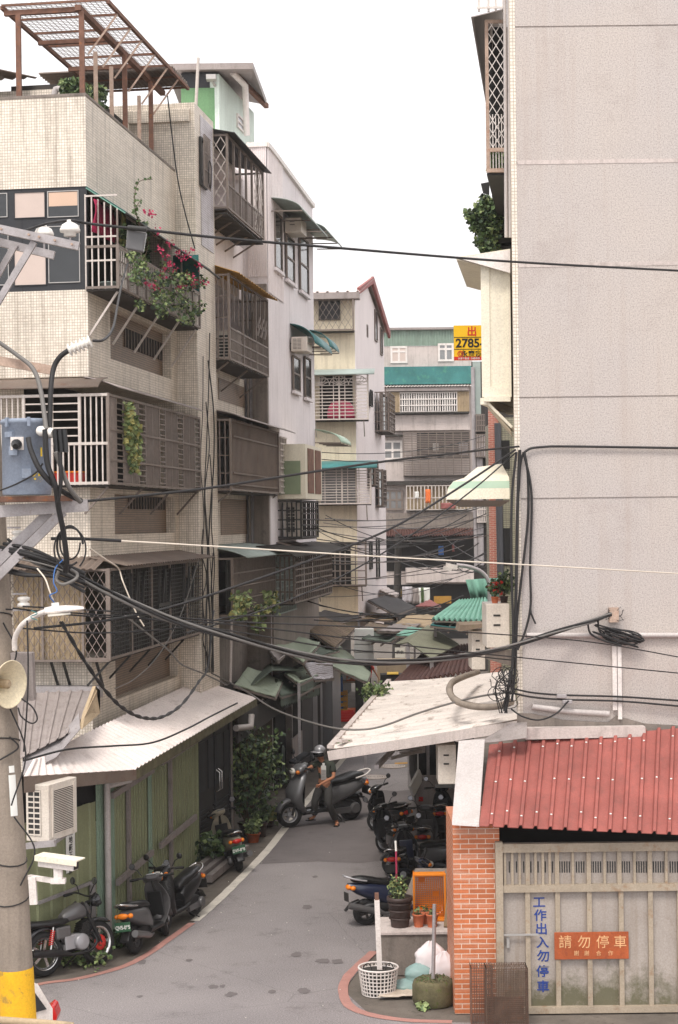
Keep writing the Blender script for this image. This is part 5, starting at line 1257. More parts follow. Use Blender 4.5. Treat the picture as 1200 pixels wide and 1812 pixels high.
# ---------------------------------------------------------------- shop row at the foot of the left blocks
A_, B_ = G(408, 1492), G(604, 1292)
SRW = Fr((A_.x, A_.y), (B_.x - A_.x, B_.y - A_.y)); LR = (B_ - A_).length
SW = thing('shop_row', 'row of dark single-storey shop fronts with tall grey shutters under the tarpaulins', 'shop building', A_)
def sr(u, v, o=0.0): return SRW.hit(u, v, o)
b = MB(); b.fb(SRW, 0, LR, -2.2, -1.8, 0, 3.1); b.build('back_wall', M_dark, SW)
b = MB(); b.fb(SRW, 0, LR, -1.8, -.4, 2.9, 3.0); b.build('flat_roof', M_darkconc, SW)
sd = sr(535, 1380)[0]
for k in range(4):
    a, c = lerp(sd, LR, k / 4) + .03, lerp(sd, LR, (k + 1) / 4) - .03
    MB().fb(SRW, a, c, -.06, 0, 0.02, 2.75).build('shutter', M_greypl if k % 2 else M_darkframe, SW)
b = MB(); b.fb(SRW, sr(515, 1400)[0], sr(515, 1400)[0] + .12, -.2, .05, 0, 2.9); b.fb(SRW, 0, .12, -.2, .05, 0, 2.9); b.build('pillar', M_sheet, SW)
b = MB(); s0 = sr(398, 1270, .2)[0]; zt = sr(450, 1254, .2)[1]; b.fb(SRW, .2, sr(515, 1400)[0], .1, .16, zt - .55, zt); sb = b.build('sign_board', M_darkconc, SW)
text('lettering', '福', M_sheetbrown, sb, SRW, 1.9, .165, zt - .28, .42)
for k, s in enumerate((.8, 1.25)):
    c = SRW.pt(sr(483 + k * 24, 1408)[0] + .3 * k, -.3, 0); g = thing('gas_cylinder', ['grey-blue gas cylinder standing behind the leafy tree in the dark shop front', 'grey-blue gas cylinder nearer the white boards of the dark shop front'][k], 'gas cylinder', c, 'gas cylinders at the shop front')
    MB().lathe([(.2, 0), (.23, .05), (.23, .95), (.15, 1.08), (.06, 1.12)], c, n=18).build('body', M_tealgrey, g); MB().lathe([(.12, 1.1), (.13, 1.25), (.1, 1.25)], c, n=14).build('collar', M_bardark, g)
c = SRW.pt(sr(527, 1392)[0], .12, 0); bd = thing('leaning_board', 'pale sheet boards leaning at the shop pillar beside the rider', 'board', c)
b = MB(); z0, z1 = sr(527, 1345, .2)[1], sr(527, 1298, .2)[1]; b.fb(SRW, sr(516, 1340, .2)[0], sr(534, 1340, .2)[0], .2, .23, z0, z1); b.build('upper_board', M_sheet, bd)
MB().fb(SRW, sr(516, 1380, .2)[0], sr(529, 1380, .2)[0], .2, .23, 0, z0 - .1).build('lower_board', M_paper, bd)
MB().bar(P(517, 1350, 41.5), P(543, 1333, 41.8), .25, .06).build('bracket', M_darkframe, bd)
# ---------------------------------------------------------------- market canopies
def canopy(label, pix, m, posts=(), th=.03, cat='canopy', n=0, name='market_canopy', val=0.0, grp='market canopies along the alley', pm=None):
    q = [P(*p) for p in pix]; t = thing(name, label, cat, Vector((sum(p.x for p in q) / len(q), sum(p.y for p in q) / len(q), 0)), grp)
    b = MB()
    if n and len(q) == 4: corr(b, q[0], q[1], q[2], q[3], n, .06)
    elif len(q) == 4:                           # a sheet that sags between its corners
        N = 8; pts = [lerp(lerp(q[0], q[1], i / N), lerp(q[3], q[2], i / N), j / N) + Vector((0, 0, -.16 * math.sin(math.pi * i / N) * math.sin(math.pi * j / N) + .04 * mnoise.noise(Vector((i * .9, j * .9, len(label)))))) for j in range(N + 1) for i in range(N + 1)]
        b.add(pts, [(j * 9 + i, j * 9 + i + 1, (j + 1) * 9 + i + 1, (j + 1) * 9 + i) for j in range(N) for i in range(N)], 0, True)
    else: b.add(q, [list(range(len(q)))])
    b.build('sheet', m, t, solid=th)
    if len(q) == 4:
        k = MB(); dz = Vector((0, 0, -.05))
        for i in range(4): k.bar(q[i] + dz, q[(i + 1) % 4] + dz, .045)
        for x in (.33, .67): k.bar(lerp(q[0], q[1], x) + dz * 3, lerp(q[3], q[2], x) + dz * 3, .04)
        k.build('frame', M_bar, t)
    if val:
        k = MB()
        for i in range(24):
            p0, p1 = lerp(q[0], q[1], i / 24), lerp(q[0], q[1], (i + 1) / 24); pm_ = (p0 + p1) / 2
            k.add([p0 + Vector((0, -.02, 0)), p1 + Vector((0, -.02, 0)), p1 + Vector((0, -.02, -val * .8)), pm_ + Vector((0, -.02, -val)), p0 + Vector((0, -.02, -val * .8))], [(0, 1, 2, 3, 4)])
        k.build('valance', m, t, solid=.01)
    for u, v, Y in posts:
        p = P(u, v, Y); MB().bar(Vector((p.x, p.y, 0)), p, .07, up=Vector((0, 1, 0))).build('post', pm or M_galv, t)
    return t
canopy('long green tarpaulin awning with scalloped edge beside the dark shop shutters', [(497, 1232, 41), (565, 1212, 45), (552, 1180, 47), (484, 1196, 43)], M_darkgreen, [], val=.28)
canopy('grey-green flat awning joining the white shed roof at its far end', [(415, 1212, 38.5), (487, 1234, 40), (500, 1205, 43), (438, 1180, 42)], M_palegreen, [])
canopy('small dark green peaked awning above the shop sign', [(432, 1222, 39.8), (482, 1186, 41.5), (535, 1186, 44), (497, 1176, 46), (478, 1172, 44)], M_darkgreen, [])
canopy('wide pale green sloping tarpaulin over the stalls left of the alley', [(545, 1160, 46), (650, 1207, 47), (656, 1190, 52), (598, 1140, 54)], M_palegreen, [(645, 1205, 47.2)], val=.0)
canopy('mossy old corrugated roof half overgrown, left of the alley', [(517, 1098, 50), (563, 1092, 52), (628, 1112, 54), (592, 1146, 49)], M_mossroof, n=14)
canopy('faded dark green tarp at the foot of the narrow block with a vine over it', [(480, 1150, 44), (548, 1165, 45), (600, 1150, 50), (540, 1122, 50)], M_darkgreen)
canopy('long thin tan canopy edge on a steel truss in the middle of the market', [(562, 1086, 58), (690, 1098, 59), (712, 1092, 63), (640, 1080, 64)], M_tan, [(635, 1094, 58.4)])
canopy('loose grey-black tarpaulin sagging over the central stalls', [(651, 1062, 62), (700, 1088, 60), (735, 1074, 64), (690, 1052, 67)], M_blacktarp, [(733, 1076, 64)])
canopy('dark flap hanging at the end of the grey-black tarpaulin', [(700, 1086, 60.1), (735, 1074, 63.9), (736, 1092, 64.0), (708, 1108, 60.1)], M_blacktarp)
canopy('bright sea-green corrugated awning on the right of the market', [(765, 1096, 45), (860, 1100, 44), (862, 1060, 48), (812, 1064, 49)], M_greentarp, [(770, 1096, 45.2)], n=10, val=.0)
canopy('second narrow green awning just below the sea-green one', [(762, 1106, 44.5), (858, 1115, 43.5), (860, 1106, 45), (768, 1100, 46)], M_tealcan)
canopy('mauve-grey flat sheet roof in front of the olive tent', [(669, 1116, 54), (718, 1118, 54), (745, 1104, 58), (700, 1104, 58)], M_sheet)
canopy('small teal sheet roof tucked between grey sheet and olive tent', [(700, 1124, 52), (730, 1125, 52), (748, 1112, 54), (722, 1110, 54)], M_greentarp)
canopy('little faded pink ridge roof in the middle of the market', [(735, 1073, 66), (760, 1061, 68), (780, 1072, 66), (760, 1073, 65)], M_redfascia)
canopy('rusty maroon sheet roof behind the white lean-to', [(690, 1216, 41.2), (848, 1186, 40.6), (846, 1140, 46), (756, 1150, 47)], M_maroon, n=18)
canopy('white canopy panel leaning under the pale green tarpaulin', [(545, 1192, 45), (575, 1205, 45.5), (590, 1178, 47), (560, 1168, 47)], M_tile_lav)
canopy('cream stall roof standing near the white building foot', [(672, 1044, 66), (700, 1056, 66), (706, 1050, 70), (682, 1038, 70)], M_paleconc)
canopy('dark green awning with a side flap facing the alley near the shop shutters', [(504, 1191, 43), (529, 1209, 42), (565, 1192, 45), (540, 1178, 46)], M_palegreen, [(529, 1209, 42)])
canopy('side flap of the dark green awning by the shop shutters', [(529, 1210, 42), (565, 1193, 45), (566, 1208, 45), (531, 1228, 42)], M_darkgreen)
canopy('grey-green tarp bulging over the stalls under the white block', [(484, 1140, 44), (537, 1172, 43), (566, 1138, 47), (513, 1122, 48)], M_palegreen)
canopy('white plastic sheet draped below the bulging grey-green tarp', [(536, 1172, 44), (556, 1202, 44), (590, 1200, 46), (588, 1174, 46)], M_tile_lav)
canopy('small crooked grey sheet over the left stalls', [(476, 1150, 43), (492, 1170, 42.5), (510, 1152, 44), (490, 1146, 44)], M_sheet)
canopy('thin teal sheet on top of the long tan canopy', [(600, 1083, 60), (642, 1086, 60), (640, 1077, 63), (606, 1076, 63)], M_tealcan)
canopy('dark sheet behind the mossy corrugated roof', [(545, 1090, 54), (600, 1100, 54), (640, 1092, 58), (575, 1080, 58)], M_blacktarp)
canopy('brown board roof low over the stalls in the middle', [(640, 1112, 55), (690, 1122, 55), (705, 1110, 59), (655, 1100, 59)], M_mossroof)
canopy('faded green strip roof behind the olive tent', [(640, 1130, 52), (690, 1136, 52), (715, 1118, 56), (668, 1114, 56)], M_darkgreen)
canopy('patched grey tarp right of the tan canopy', [(700, 1104, 58), (760, 1110, 57), (775, 1090, 62), (725, 1086, 62)], M_tan)
# olive tent: ridge with two slopes
t = thing('market_tent', 'olive canvas tent with a ridge, right of the alley middle', 'tent', P(755, 1240, 45), 'market canopies along the alley')
pk, lf, fr_, rt, bk = P(757, 1107, 46.5), P(696, 1142, 45), P(764, 1166, 42.5), P(812, 1140, 45), P(760, 1108, 50)
b = MB(); b.add([pk, lf, P(722, 1137, 44), fr_, rt, bk], [(0, 1, 2), (0, 2, 3), (0, 3, 4), (0, 4, 5)]); b.build('canvas', M_olive, t, solid=.03)
for u, v, Y in ((722, 1138, 44.1), (764, 1164, 42.7)): p = P(u, v, Y); MB().bar(Vector((p.x, p.y, 0)), p, .09, up=Vector((0, 1, 0))).build('post', M_galv, t)
pb = thing('paper_notice', 'small pale notice board hung at the left pole of the olive tent', 'notice', P(707, 1156, 44)); FN = Fr((P(699, 1150, 44).x, 44), (1, 0))
MB().fb(FN, 0, .26, -.02, 0, P(700, 1164, 44).z, P(700, 1146, 44).z).build('board', M_paper, pb); text('lettering', '素食', M_letterblack, pb, FN, .13, .002, P(700, 1154, 44).z, .1)
# hanging sea-green sheet and lamp post arm behind
tq = MB(); N = 12
pts = [lerp(P(824, 1026, 49), P(882, 1022, 48), i / N) + Vector((0, .08 * math.sin(i * 1.7), 0)) for i in range(N + 1)]; low = [lerp(P(836, 1066, 49), P(884, 1058, 48), i / N) + Vector((0, .12 * math.sin(i * 1.7), 0)) for i in range(N + 1)]
tq.add(pts + low, [(i, i + 1, N + 2 + i, N + 1 + i) for i in range(N)], 0, True); tag(tq.build('hanging_sheet', M_greentarp, None, solid=.02), 'hanging sea-green tarpaulin sheet behind the wall-mounted outdoor unit', 'tarpaulin')
lt = thing('street_lamp', 'white street lamp on a curved grey arm above the sea-green market awning', 'street lamp', P(866, 1120, 46))
b = MB(); b.tube(spline([P(866, 1100, 46), P(866, 1050, 46), P(864, 1028, 46), P(852, 1012, 46), P(830, 1003, 46), P(808, 1000, 46)], 5), .055, 8); b.build('arm', M_galv, lt)
b = MB(); b.box(P(799, 1002, 46), (.3, .4, .12), 0, Matrix.Rotation(.25, 3, 'Y')); b.box(P(792, 1006, 45.9), (.22, .3, .1), 0, Matrix.Rotation(.3, 3, 'Y')); b.build('lamp_head', M_whitemetal, lt)
# concrete pole in the middle distance
pp = thing('utility_pole', 'slim dark concrete pole in front of the far grey block', 'pole', P(703, 1120, 80)); p = P(703, 1060, 82); MB().tube([Vector((p.x - .1, p.y, 0)), Vector((p.x + .1, p.y, P(708, 945, 82).z))], [.2, .16], 10).build('shaft', M_darkconc, pp); MB().bar(P(690, 968, 81.6), P(724, 966, 81.6), .1).build('cross_arm', M_bardark, pp)
# stalls, crates and clothes in the shade
def crate(label, c, sz, m, grp='crates on the market stalls', rz=0.0):
    t = thing('crate', label, 'crate', c, grp); x, y, z = sz; Mr = Matrix.Rotation(rz, 3, 'Z'); c = Vector(c)
    b = MB(); b.box(c + Vector((0, 0, .02)), (x, y, .03), 0, Mr)
    for sx in (-1, 1):
        for k in range(4): b.box(c + Mr @ Vector((sx * x / 2, 0, z * (k + .6) / 4)), (.025, y, z * .15), 0, Mr); b.box(c + Mr @ Vector((0, sx * y / 2, z * (k + .6) / 4)), (x, .025, z * .15), 0, Mr)
        for sy in (-1, 1): b.box(c + Mr @ Vector((sx * x / 2, sy * y / 2, z / 2)), (.04, .04, z), 0, Mr)
    b.build('slats', m, t); return t
def stall(label, c, w_, d_, h, m):
    c = Vector(c); t = thing('stall_table', label, 'stall', c, 'market stall tables'); MB().box(c + Vector((0, 0, h)), (w_, d_, .05)).build('table_top', m, t)
    for sx in (-1, 1):
        for sy in (-1, 1): MB().box(c + Vector((sx * w_ * .45, sy * d_ * .42, h / 2 - .015)), (.05, .05, h - .03)).build('leg', M_bardark, t)
    return t
stall('low market table with produce under the pale green tarpaulin', G(610, 1240), 1.6, .8, .75, M_wood)
c = G(610, 1240); crate('dark green crate of produce on the market table left of the alley', c + Vector((-.35, 0, .775)), (.5, .4, .22), M_tealcan); crate('rusty orange crate on the market table left of the alley', c + Vector((.35, .05, .775)), (.5, .4, .22), M_rustplate)
crate('red plastic crate standing on the road at the gutter of the white roof', G(611, 1276), (.62, .45, .36), M_redpaint, None)
bk_ = MB(); bk_.lathe([(.18, 0), (.24, .3), (.25, .3), (.25, .33), (.2, .33), (.19, .1)], G(627, 1270), n=16); tag(bk_.build('basin', M_terra, None), 'small round faded-red basin beside the red crate', 'basin')
sa = thing('sack', 'bright yellow sheet on a low box near the red-shirted person', 'box', Vector((P(694, 1190, 68.6).x, 68.6, 0))); bx = MB(); bx.box(Vector((P(694, 1190, 68.6).x, 68.6, .38)), (.95, .9, .76)); bx.build('box', M_darkconc, sa); MB().add([Vector((P(684, 1190, 68.6).x, 68.1, .785)), Vector((P(704, 1190, 68.6).x, 68.1, .785)), Vector((P(706, 1190, 68.6).x, 69.1, .785)), Vector((P(686, 1190, 68.6).x, 69.1, .785))], [(0, 1, 2, 3)]).build('yellow_sheet', M_signyellow, sa, solid=.02)
wl = MB(); wl.fb(Fr((P(668, 1200, 73).x, 73), (1, 0)), .0, 2.9, -1, 0, 0, P(700, 1168, 73).z); tag(wl.build('stall_wall', M_tan, None), 'low tan stall wall behind the yellow sheet', 'wall')
for lab, u0, u1, v0, v1, m_ in (('white and pink child shirt on the clothes stall', 712, 730, 1038, 1066, M_tile_lav), ('white garment with a yellow stripe on the clothes stall', 741, 761, 1040, 1068, M_letterwhite), ('yellow garment at the left end of the clothes stall', 704, 710, 1040, 1056, M_signyellow), ('green garment between the white ones on the clothes stall', 745, 750, 1040, 1066, M_leaf), ('grey patterned garment hanging in the middle of the clothes stall', 730, 742, 1040, 1068, M_sheet)):
    laundry(lab, Fr((P(700, 1050, 90).x, 90), (1, 0)), u0, u1, v0, v1, 0 if m_ is not M_leaf else .08, m_, 'garment', 'clothes hanging on the far stall')
os_ = MB(); os_.fb(Fr((P(768, 1060, 88).x, 88), (1, 0)), 0, .9, -.05, 0, P(770, 1068, 88).z, P(770, 1055, 88).z); tag(os_.build('orange_board', M_orangeaw, None), 'orange board right of the clothes stall', 'board')
b_ = MB(); q = G(600, 1262); b_.fb(Fr((q.x, q.y), (1, 0)), -.2, .15, -.05, 0, 0, 1.3); tag(b_.build('blue_board', M_bluecloth, None), 'narrow blue cloth-covered board by the alley shutters', 'board')
sg2 = thing('red_white_banner', 'torn red and white banner propped at the foot of the narrow block', 'banner', P(460, 1160, 44)); FB2 = Fr((P(449, 1160, 44).x, 44), (1, .1))
b = MB(); z0 = P(460, 1170, 44).z; b.prism([FB2.pt(.0, 0, z0 - .1), FB2.pt(.42, 0, z0 - .05), FB2.pt(.36, 0, z0 + .35), FB2.pt(.2, 0, z0 + .42), FB2.pt(-.05, 0, z0 + .25)], FB2.n * -.03); b.build('cloth', M_redfascia, sg2); text('lettering', 'VB', M_letterwhite, sg2, FB2, .2, .004, z0 + .06, .26, bold=.006)
for k, (u, v, w_, h, lab) in enumerate(((642, 1150, .9, .9, 'stacked white plastic boxes under the market tarps'),)):
    c = P(u, v + 10, 54); t = thing('foam_boxes', lab, 'boxes', c); 
    for i in range(4): MB().box(c + Vector((random.uniform(-.05, .05), 0, i * .25)), (.62, .5, .22)).build('box', M_letterwhite, t)
    MB().bar(Vector((c.x, c.y, 0)), c - Vector((0, 0, .12)), .5, .4, up=Vector((0, 1, 0))).build('stand', M_bardark, t)
for k in range(9):
    u = 556 + k * 11; c = G(u, 1262 - abs(k - 4) * 2); mm = (M_rustplate, M_tealcan, M_paper, M_redfascia, M_orangeaw, M_bluecloth, M_blacktarp, M_paper, M_tealcan)[k]
    if 604 < u < 648: continue
    crate('%s crate piled at the shaded stall edge, %s in the row from the shutters' % (('rust', 'green', 'pale', 'red', 'ochre', 'blue', 'black', 'cream', 'teal')[k], ('first', 'second', 'third', 'fourth', 'fifth', 'sixth', 'seventh', 'eighth', 'ninth')[k]), c + Vector((0, 0, random.choice((0, .0)))), (.6, .5, random.uniform(.4, 1.0)), mm)
# outdoor units on the ledge of the tall building
FA = Fr((P(862, 1160, 27).x, 27), (1, 0))
lg = thing('concrete_ledge', 'concrete ledge carrying the big outdoor unit at the corner of the tall building', 'ledge', P(880, 1180, 27)); b = MB(); z1 = P(870, 1150, 27).z
b.hexa([P(860, 1166, 27), P(910, 1180, 27), P(912, 1180, 28.2), P(872, 1166, 28.2), P(858, 1152, 26.95), P(910, 1150, 26.95), P(916, 1150, 28.3), P(868, 1152, 28.3)]); b.build('slab', M_grey, lg)
wd = P(902, 1100, 27).x - FA.O.x
ac_unit('tall beige outdoor unit on the concrete ledge at the corner, with flower pots on top', FA, .0, wd, -.9, -.02, z1 + .03, P(870, 1069, 27).z, louvre=False)
FA2 = Fr((P(833, 1160, 29.5).x, 29.5), (1, 0)); ac_unit('narrow beige outdoor unit left of and below the taller one on the ledge', FA2, .02, P(858, 1100, 29.5).x - FA2.O.x, -.8, 0, P(840, 1185, 29.5).z, P(840, 1116, 29.5).z, louvre=False)
cv = MB(); cv.prism([P(812, 1118, 29.3), P(858, 1110, 29.3), P(858, 1104, 29.3), P(815, 1106, 29.3)], (0, .9, 0)); tag(cv.build('unit_cover', M_mossroof, None), 'mossy slab roof covering the narrow outdoor unit', 'cover')
pt_ = P(890, 1069, 27.4)
plant('red-flowered pot plant on top of the tall outdoor unit', 'plant', P(876, 1069, 27.3), .25, .12, 120, .06, [M_leaf, M_leafdark, M_redpaint], (.06, .12, M_terra), 'pot plants on the outdoor unit', flower=6)
plant('bushy green pot plant on top of the tall outdoor unit next to the wall', 'plant', P(892, 1068, 27.45), .42, .15, 260, .07, [M_leafdark, M_leaf, M_leafpale], (.07, .12, M_potblack), 'pot plants on the outdoor unit')
# units and darkness under the lean-to
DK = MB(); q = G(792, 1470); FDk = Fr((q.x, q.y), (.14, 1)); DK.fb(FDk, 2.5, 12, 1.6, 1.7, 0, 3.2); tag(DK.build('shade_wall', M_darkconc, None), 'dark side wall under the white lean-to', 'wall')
FA3 = Fr((P(776, 1400, 27.5).x, 27.5), (1, 0)); zt3 = P(790, 1318, 27.5).z
ac_unit('beige outdoor unit hanging under the white lean-to above the parked scooters', FA3, 0, P(808, 1400, 27.5).x - FA3.O.x, -.6, 0, P(790, 1388, 27.5).z, zt3, louvre=False)
bx = MB(); bx.bar(P(770, 1391, 27.5), P(812, 1391, 27.5), .05); bx.bar(P(772, 1391, 27.5), P(772, 1391, 29), .04); tag(bx.build('steel_shelf', M_bardark, None), 'dark steel shelf bracket under the hanging outdoor unit', 'bracket')
# ---------------------------------------------------------------- power pole at the left edge with everything it carries
YP = 19.0
UP = thing('utility_pole', 'thick leaning concrete power pole with a yellow painted band at the left edge', 'utility pole', P(40, 1960, YP))
pb_, pt_ = P(42, 1965, YP), P(-58, 200, YP)
def pole_at(v): 
    t = (v - 1965) / (200 - 1965); return lerp(pb_, pt_, t), lerp(.2, .155, t)
MB().tube([pb_, pt_], [.2, .155], 24).build('shaft', M_pole, UP)
(a, ra), (c, rc) = pole_at(1960), pole_at(1712); MB().tube([a, c], [ra + .004, rc + .004], 24, 0, False).build('yellow_band', M_yellow, UP)
b = MB()
for v0, v1, a0, a1 in ((1352, 1364, -1.1, -.75), (1368, 1440, -1.15, -.7)):
    (p0, r0), (p1, r1) = pole_at(v1), pole_at(v0); n = 4
    ring = [[p + Vector((math.cos(lerp(a0, a1, i / n)) * (r + .004), math.sin(lerp(a0, a1, i / n)) * (r + .004), 0)) for i in range(n + 1)] for p, r in ((p0, r0), (p1, r1))]
    b.add(ring[0] + ring[1], [(i, i + 1, n + 2 + i, n + 1 + i) for i in range(n)])
b.build('torn_sticker', M_letterwhite, UP)
for v in (1310, 1195, 1520, 1090, 1590):
    p, r = pole_at(v); MB().tube([p + Vector((math.cos(t * .45) * (r + .006), math.sin(t * .45) * (r + .006), .05 * math.sin(t * .45 + v))) for t in range(14)], .008, 5, closed=True).build('wire_tie', M_cable, UP)
def arm(name, u0, v0, u1, v1, Y, h, d, m): return MB().bar(P(u0, v0, Y), P(u1, v1, Y), d, h).build(name, m, UP)
arm('cross_arm', -70, 390, 140, 436, YP - .35, .09, .07, M_galv); arm('cross_arm', -70, 412, 96, 452, YP + .35, .09, .07, M_galv)
for u0, v0, u1, v1, Y in ((61, 428, -50, 612, YP - .3), (28, 432, -50, 566, YP + .3)): MB().bar(P(u0, v0, Y), P(u1, v1, Y), .05, .07).build('brace', M_galv, UP)
def ins(u, v, Y, r):
    c = P(u, v, Y); o = MB(); o.lathe([(r * .3, -r * .7), (r * .62, -r * .62), (r * .6, -r * .3), (r * 1.0, -r * .2), (r * 1.02, r * .05), (r * .8, r * .5), (r * .45, r * .72), (r * .3, r * .8), (r * .3, r)], c, n=22); x = o.build('insulator', M_ceramic, UP)
    MB().tube([c - Vector((0, 0, r * .6)), c - Vector((0, 0, r * 1.9))], .012, 6).build('pin', M_galv, x)
ins(78, 414, YP + .35, .11); ins(124, 407, YP - .35, .11)
b = MB()
for u, v, Y in ((70, 420, YP - .4), (128, 433, YP - .4), (3, 406, YP - .4), (52, 416, YP - .4), (98, 426, YP - .4)): b.lathe([(.0, .0), (.014, .01), (.014, .05)], P(u, v, Y), (0, -1, 0), 8)
b.build('bolts', M_rustpale, UP)
arm('cross_arm', -60, 628, 96, 656, YP - .3, .1, .07, M_rustpale); arm('cross_arm', -60, 985, 30, 972, YP - .2, .06, .06, M_galv)
arm('platform_beam', -70, 910, 156, 894, YP - .45, .13, .08, M_galv)
for u0, v0, u1, v1, Y in ((112, 905, -40, 1055, YP - .42), (88, 905, -40, 1030, YP - .3)): MB().bar(P(u0, v0, Y), P(u1, v1, Y), .06, .1).build('brace', M_galv, UP)
MB().bar(P(2, 884, YP - .5), P(128, 882, YP - .5), .4, .06).build('platform', M_rust, UP)
def string_ins(a, c, n, r):
    a, c = P(*a), P(*c); ax = (c - a); L = ax.length; pr = []
    for i in range(n): z = L * i / n; pr += [(r * .55, z), (r, z + L / n * .3), (r * .95, z + L / n * .5), (r * .5, z + L / n * .55)]
    return MB().lathe(pr, a, ax, 16)
string_ins((121, 620, YP - .5), (164, 603, YP - .5), 6, .075).build('insulator_string', M_ceramic, UP)
for v, u in ((1065, 42), (948, 32)):
    c = P(u, v, YP - .2); MB().lathe([(.03, -.06), (.07, -.05), (.07, -.02), (.035, 0), (.07, .02), (.07, .05), (.03, .06)], c, n=14).build('spool_insulator', M_ceramic, UP); MB().bar(c - Vector((.12, 0, .09)), c + Vector((.03, 0, -.09)), .02).bar(c + Vector((-.12, 0, .09)), c + Vector((.03, 0, .09)), .02).build('spool_bracket', M_galv, UP)
# transformer
YT = YP - .5; c = P(48, 876, YT); r = .265; h = P(48, 752, YT).z - c.z
TR = thing('transformer', 'blue-grey cylindrical pole transformer with yellow numerals', 'transformer', c)
MB().lathe([(r * .97, 0), (r, .02), (r, h), (r * 1.05, h + .01), (r * 1.05, h + .045), (r * .98, h + .06), (.02, h + .07)], c, n=36).build('tank', M_trafo, TR)
b = MB()
for a in (-1.3, -.3, -2.2, .6): b.box(c + Vector((math.cos(a) * r * 1.06, math.sin(a) * r * 1.06, h + .02)), (.03, .035, .1), 0, Matrix.Rotation(a, 3, 'Z'))
for a, z, s in ((-1.9, h * .62, .1), (-1.4, h * .3, .1), (-2.1, h * .85, .06)): b.box(c + Vector((math.cos(a) * r, math.sin(a) * r, z)), (.1, .06, s), 0, Matrix.Rotation(a + math.pi / 2, 3, 'Z'))
b.build('lugs', M_trafo, TR)
b = MB(); pc = c + Vector((-.05, -.26, h * .72)); b.box(pc, (.14, .04, .14)); bp = b.build('bushing_plate', M_whitemetal, TR); MB().lathe([(.05, 0), (.06, .03), (.04, .07), (.03, .1)], pc + Vector((0, -.02, 0)), (0, -1, -.4), 12).build('bushing', M_blackpl, bp)
for k, (u, v) in enumerate(((78, 765), (92, 768))): MB().lathe([(.05, 0), (.06, .05), (.04, .1)], P(u - 8, v - 3, YT - .24), (.7, -.6, -.2), 12).build('bushing', M_ceramic, TR)
for k, u in enumerate((79, 97, 106, 114)): MB().tube([P(u, 760, YT - .32), P(u + 3, 800, YT - .33)], .028, 8).build('terminal_cover', M_blackpl, TR)
FTr = Fr((c.x, c.y - r), (1, 0))
def curved_text(s_, u, v, hh):
    o = text('numerals', s_, M_letteryellow, None, FTr, 0, 0, c.z, hh, .001, bold=.004); me = o.data; a0 = -math.pi / 2 + (P(u, v, YT - .2).x - c.x) / r * 1.1; zc_ = P(u, v, YT).z
    zs_ = [q.co.z for q in me.vertices]; mz = (min(zs_) + max(zs_)) / 2
    for q in me.vertices:
        a = a0 + q.co.x / r; rr = r + .004 - q.co.y; w_ = Vector((c.x + math.cos(a) * rr, c.y + math.sin(a) * rr, zc_ + q.co.z - mz)); q.co = W[TR.name].inverted() @ w_
    o.location = (0, 0, 0); o.parent = TR
curved_text('69', 67, 845, .14); curved_text('1', 73, 801, .13)
# street lamp, loudspeaker, camera on the pole
SL = thing('street_lamp', 'flat white street lamp on a short bent arm fixed to the power pole', 'street lamp', P(40, 1140, YP - .2))
MB().tube(spline([P(26, 1150, YP - .2), P(27, 1128, YP - .25), P(40, 1105, YP - .35), P(66, 1088, YP - .45), P(95, 1078, YP - .55)], 6), [.03] * 25, 10).build('arm', M_whitemetal, SL)
hc = P(112, 1080, YP - .6); Mh = Matrix.Rotation(.2, 3, 'Z') @ Matrix.Rotation(-.08, 3, 'Y'); b = MB()
pr = [(-.2, .06, .05), (-.1, .1, .06), (.02, .15, .055), (.16, .14, .035), (.22, .12, .02)]
b.loft([[hc + Mh @ Vector((x, w_ * math.cos(t * math.pi / 6), h_ * max(-.35, math.sin(t * math.pi / 6)))) for t in range(12)] for x, w_, h_ in pr]); b.build('lamp_head', M_whitemetal, SL)
MB().box(hc + Mh @ Vector((-.05, -.02, -.035)), (.24, .2, .02), 0, Mh).build('lens', M_paper, SL); MB().box(hc + Mh @ Vector((-.08, 0, .07)), (.08, .08, .04), 0, Mh).build('photocell', M_letterwhite, SL)
MB().tube([P(60 + 6 * math.cos(t * .8), 1098 - t * 1.6, YP - .52) for t in range(12)], .006, 5).build('wrapped_wire', M_tealcan, SL)
HS = thing('loudspeaker', 'cream horn loudspeaker mounted on the power pole', 'loudspeaker', P(16, 1212, YP - .35)); c = P(17, 1211, YP - .42); ax = Vector((.84, -.5, -.05)).normalized(); rr = .26
b = MB(); b.lathe([(.04, -.34), (.05, -.3), (.08, -.2), (.14, -.09), (rr, 0), (rr * 1.03, .012), (rr * 1.0, .02), (rr * .97, .01), (.13, -.08), (.06, -.19)], c, ax, 36, cap=False); b.build('horn', M_horn, HS)
MB().lathe([(.02, -.22), (.055, -.2), (.05, -.02), (.03, .0)], c, ax, 16).build('inner_horn', M_tan, HS); MB().lathe([(.08, -.5), (.09, -.46), (.09, -.34), (.05, -.3)], c, ax, 18).build('driver', M_whitemetal, HS)
CC = thing('security_camera', 'weathered white security camera in a long housing on the power pole', 'security camera', P(105, 1540, YP - .3)); c = P(103, 1528, YP - .4); Mc = Matrix.Rotation(-.35, 3, 'Z') @ Matrix.Rotation(.06, 3, 'Y')
MB().box(c, (.44, .13, .1), 0, Mc).build('housing', M_whitemetal, CC, bevel=.012); MB().box(c + Mc @ Vector((.02, 0, .075)), (.52, .19, .014), 0, Mc).box(c + Mc @ Vector((.02, -.098, .05)), (.52, .008, .06), 0, Mc).build('sun_shield', M_cream, CC); MB().box(c + Mc @ Vector((.222, 0, 0)), (.01, .1, .075), 0, Mc).build('front_window', M_blackpl, CC)
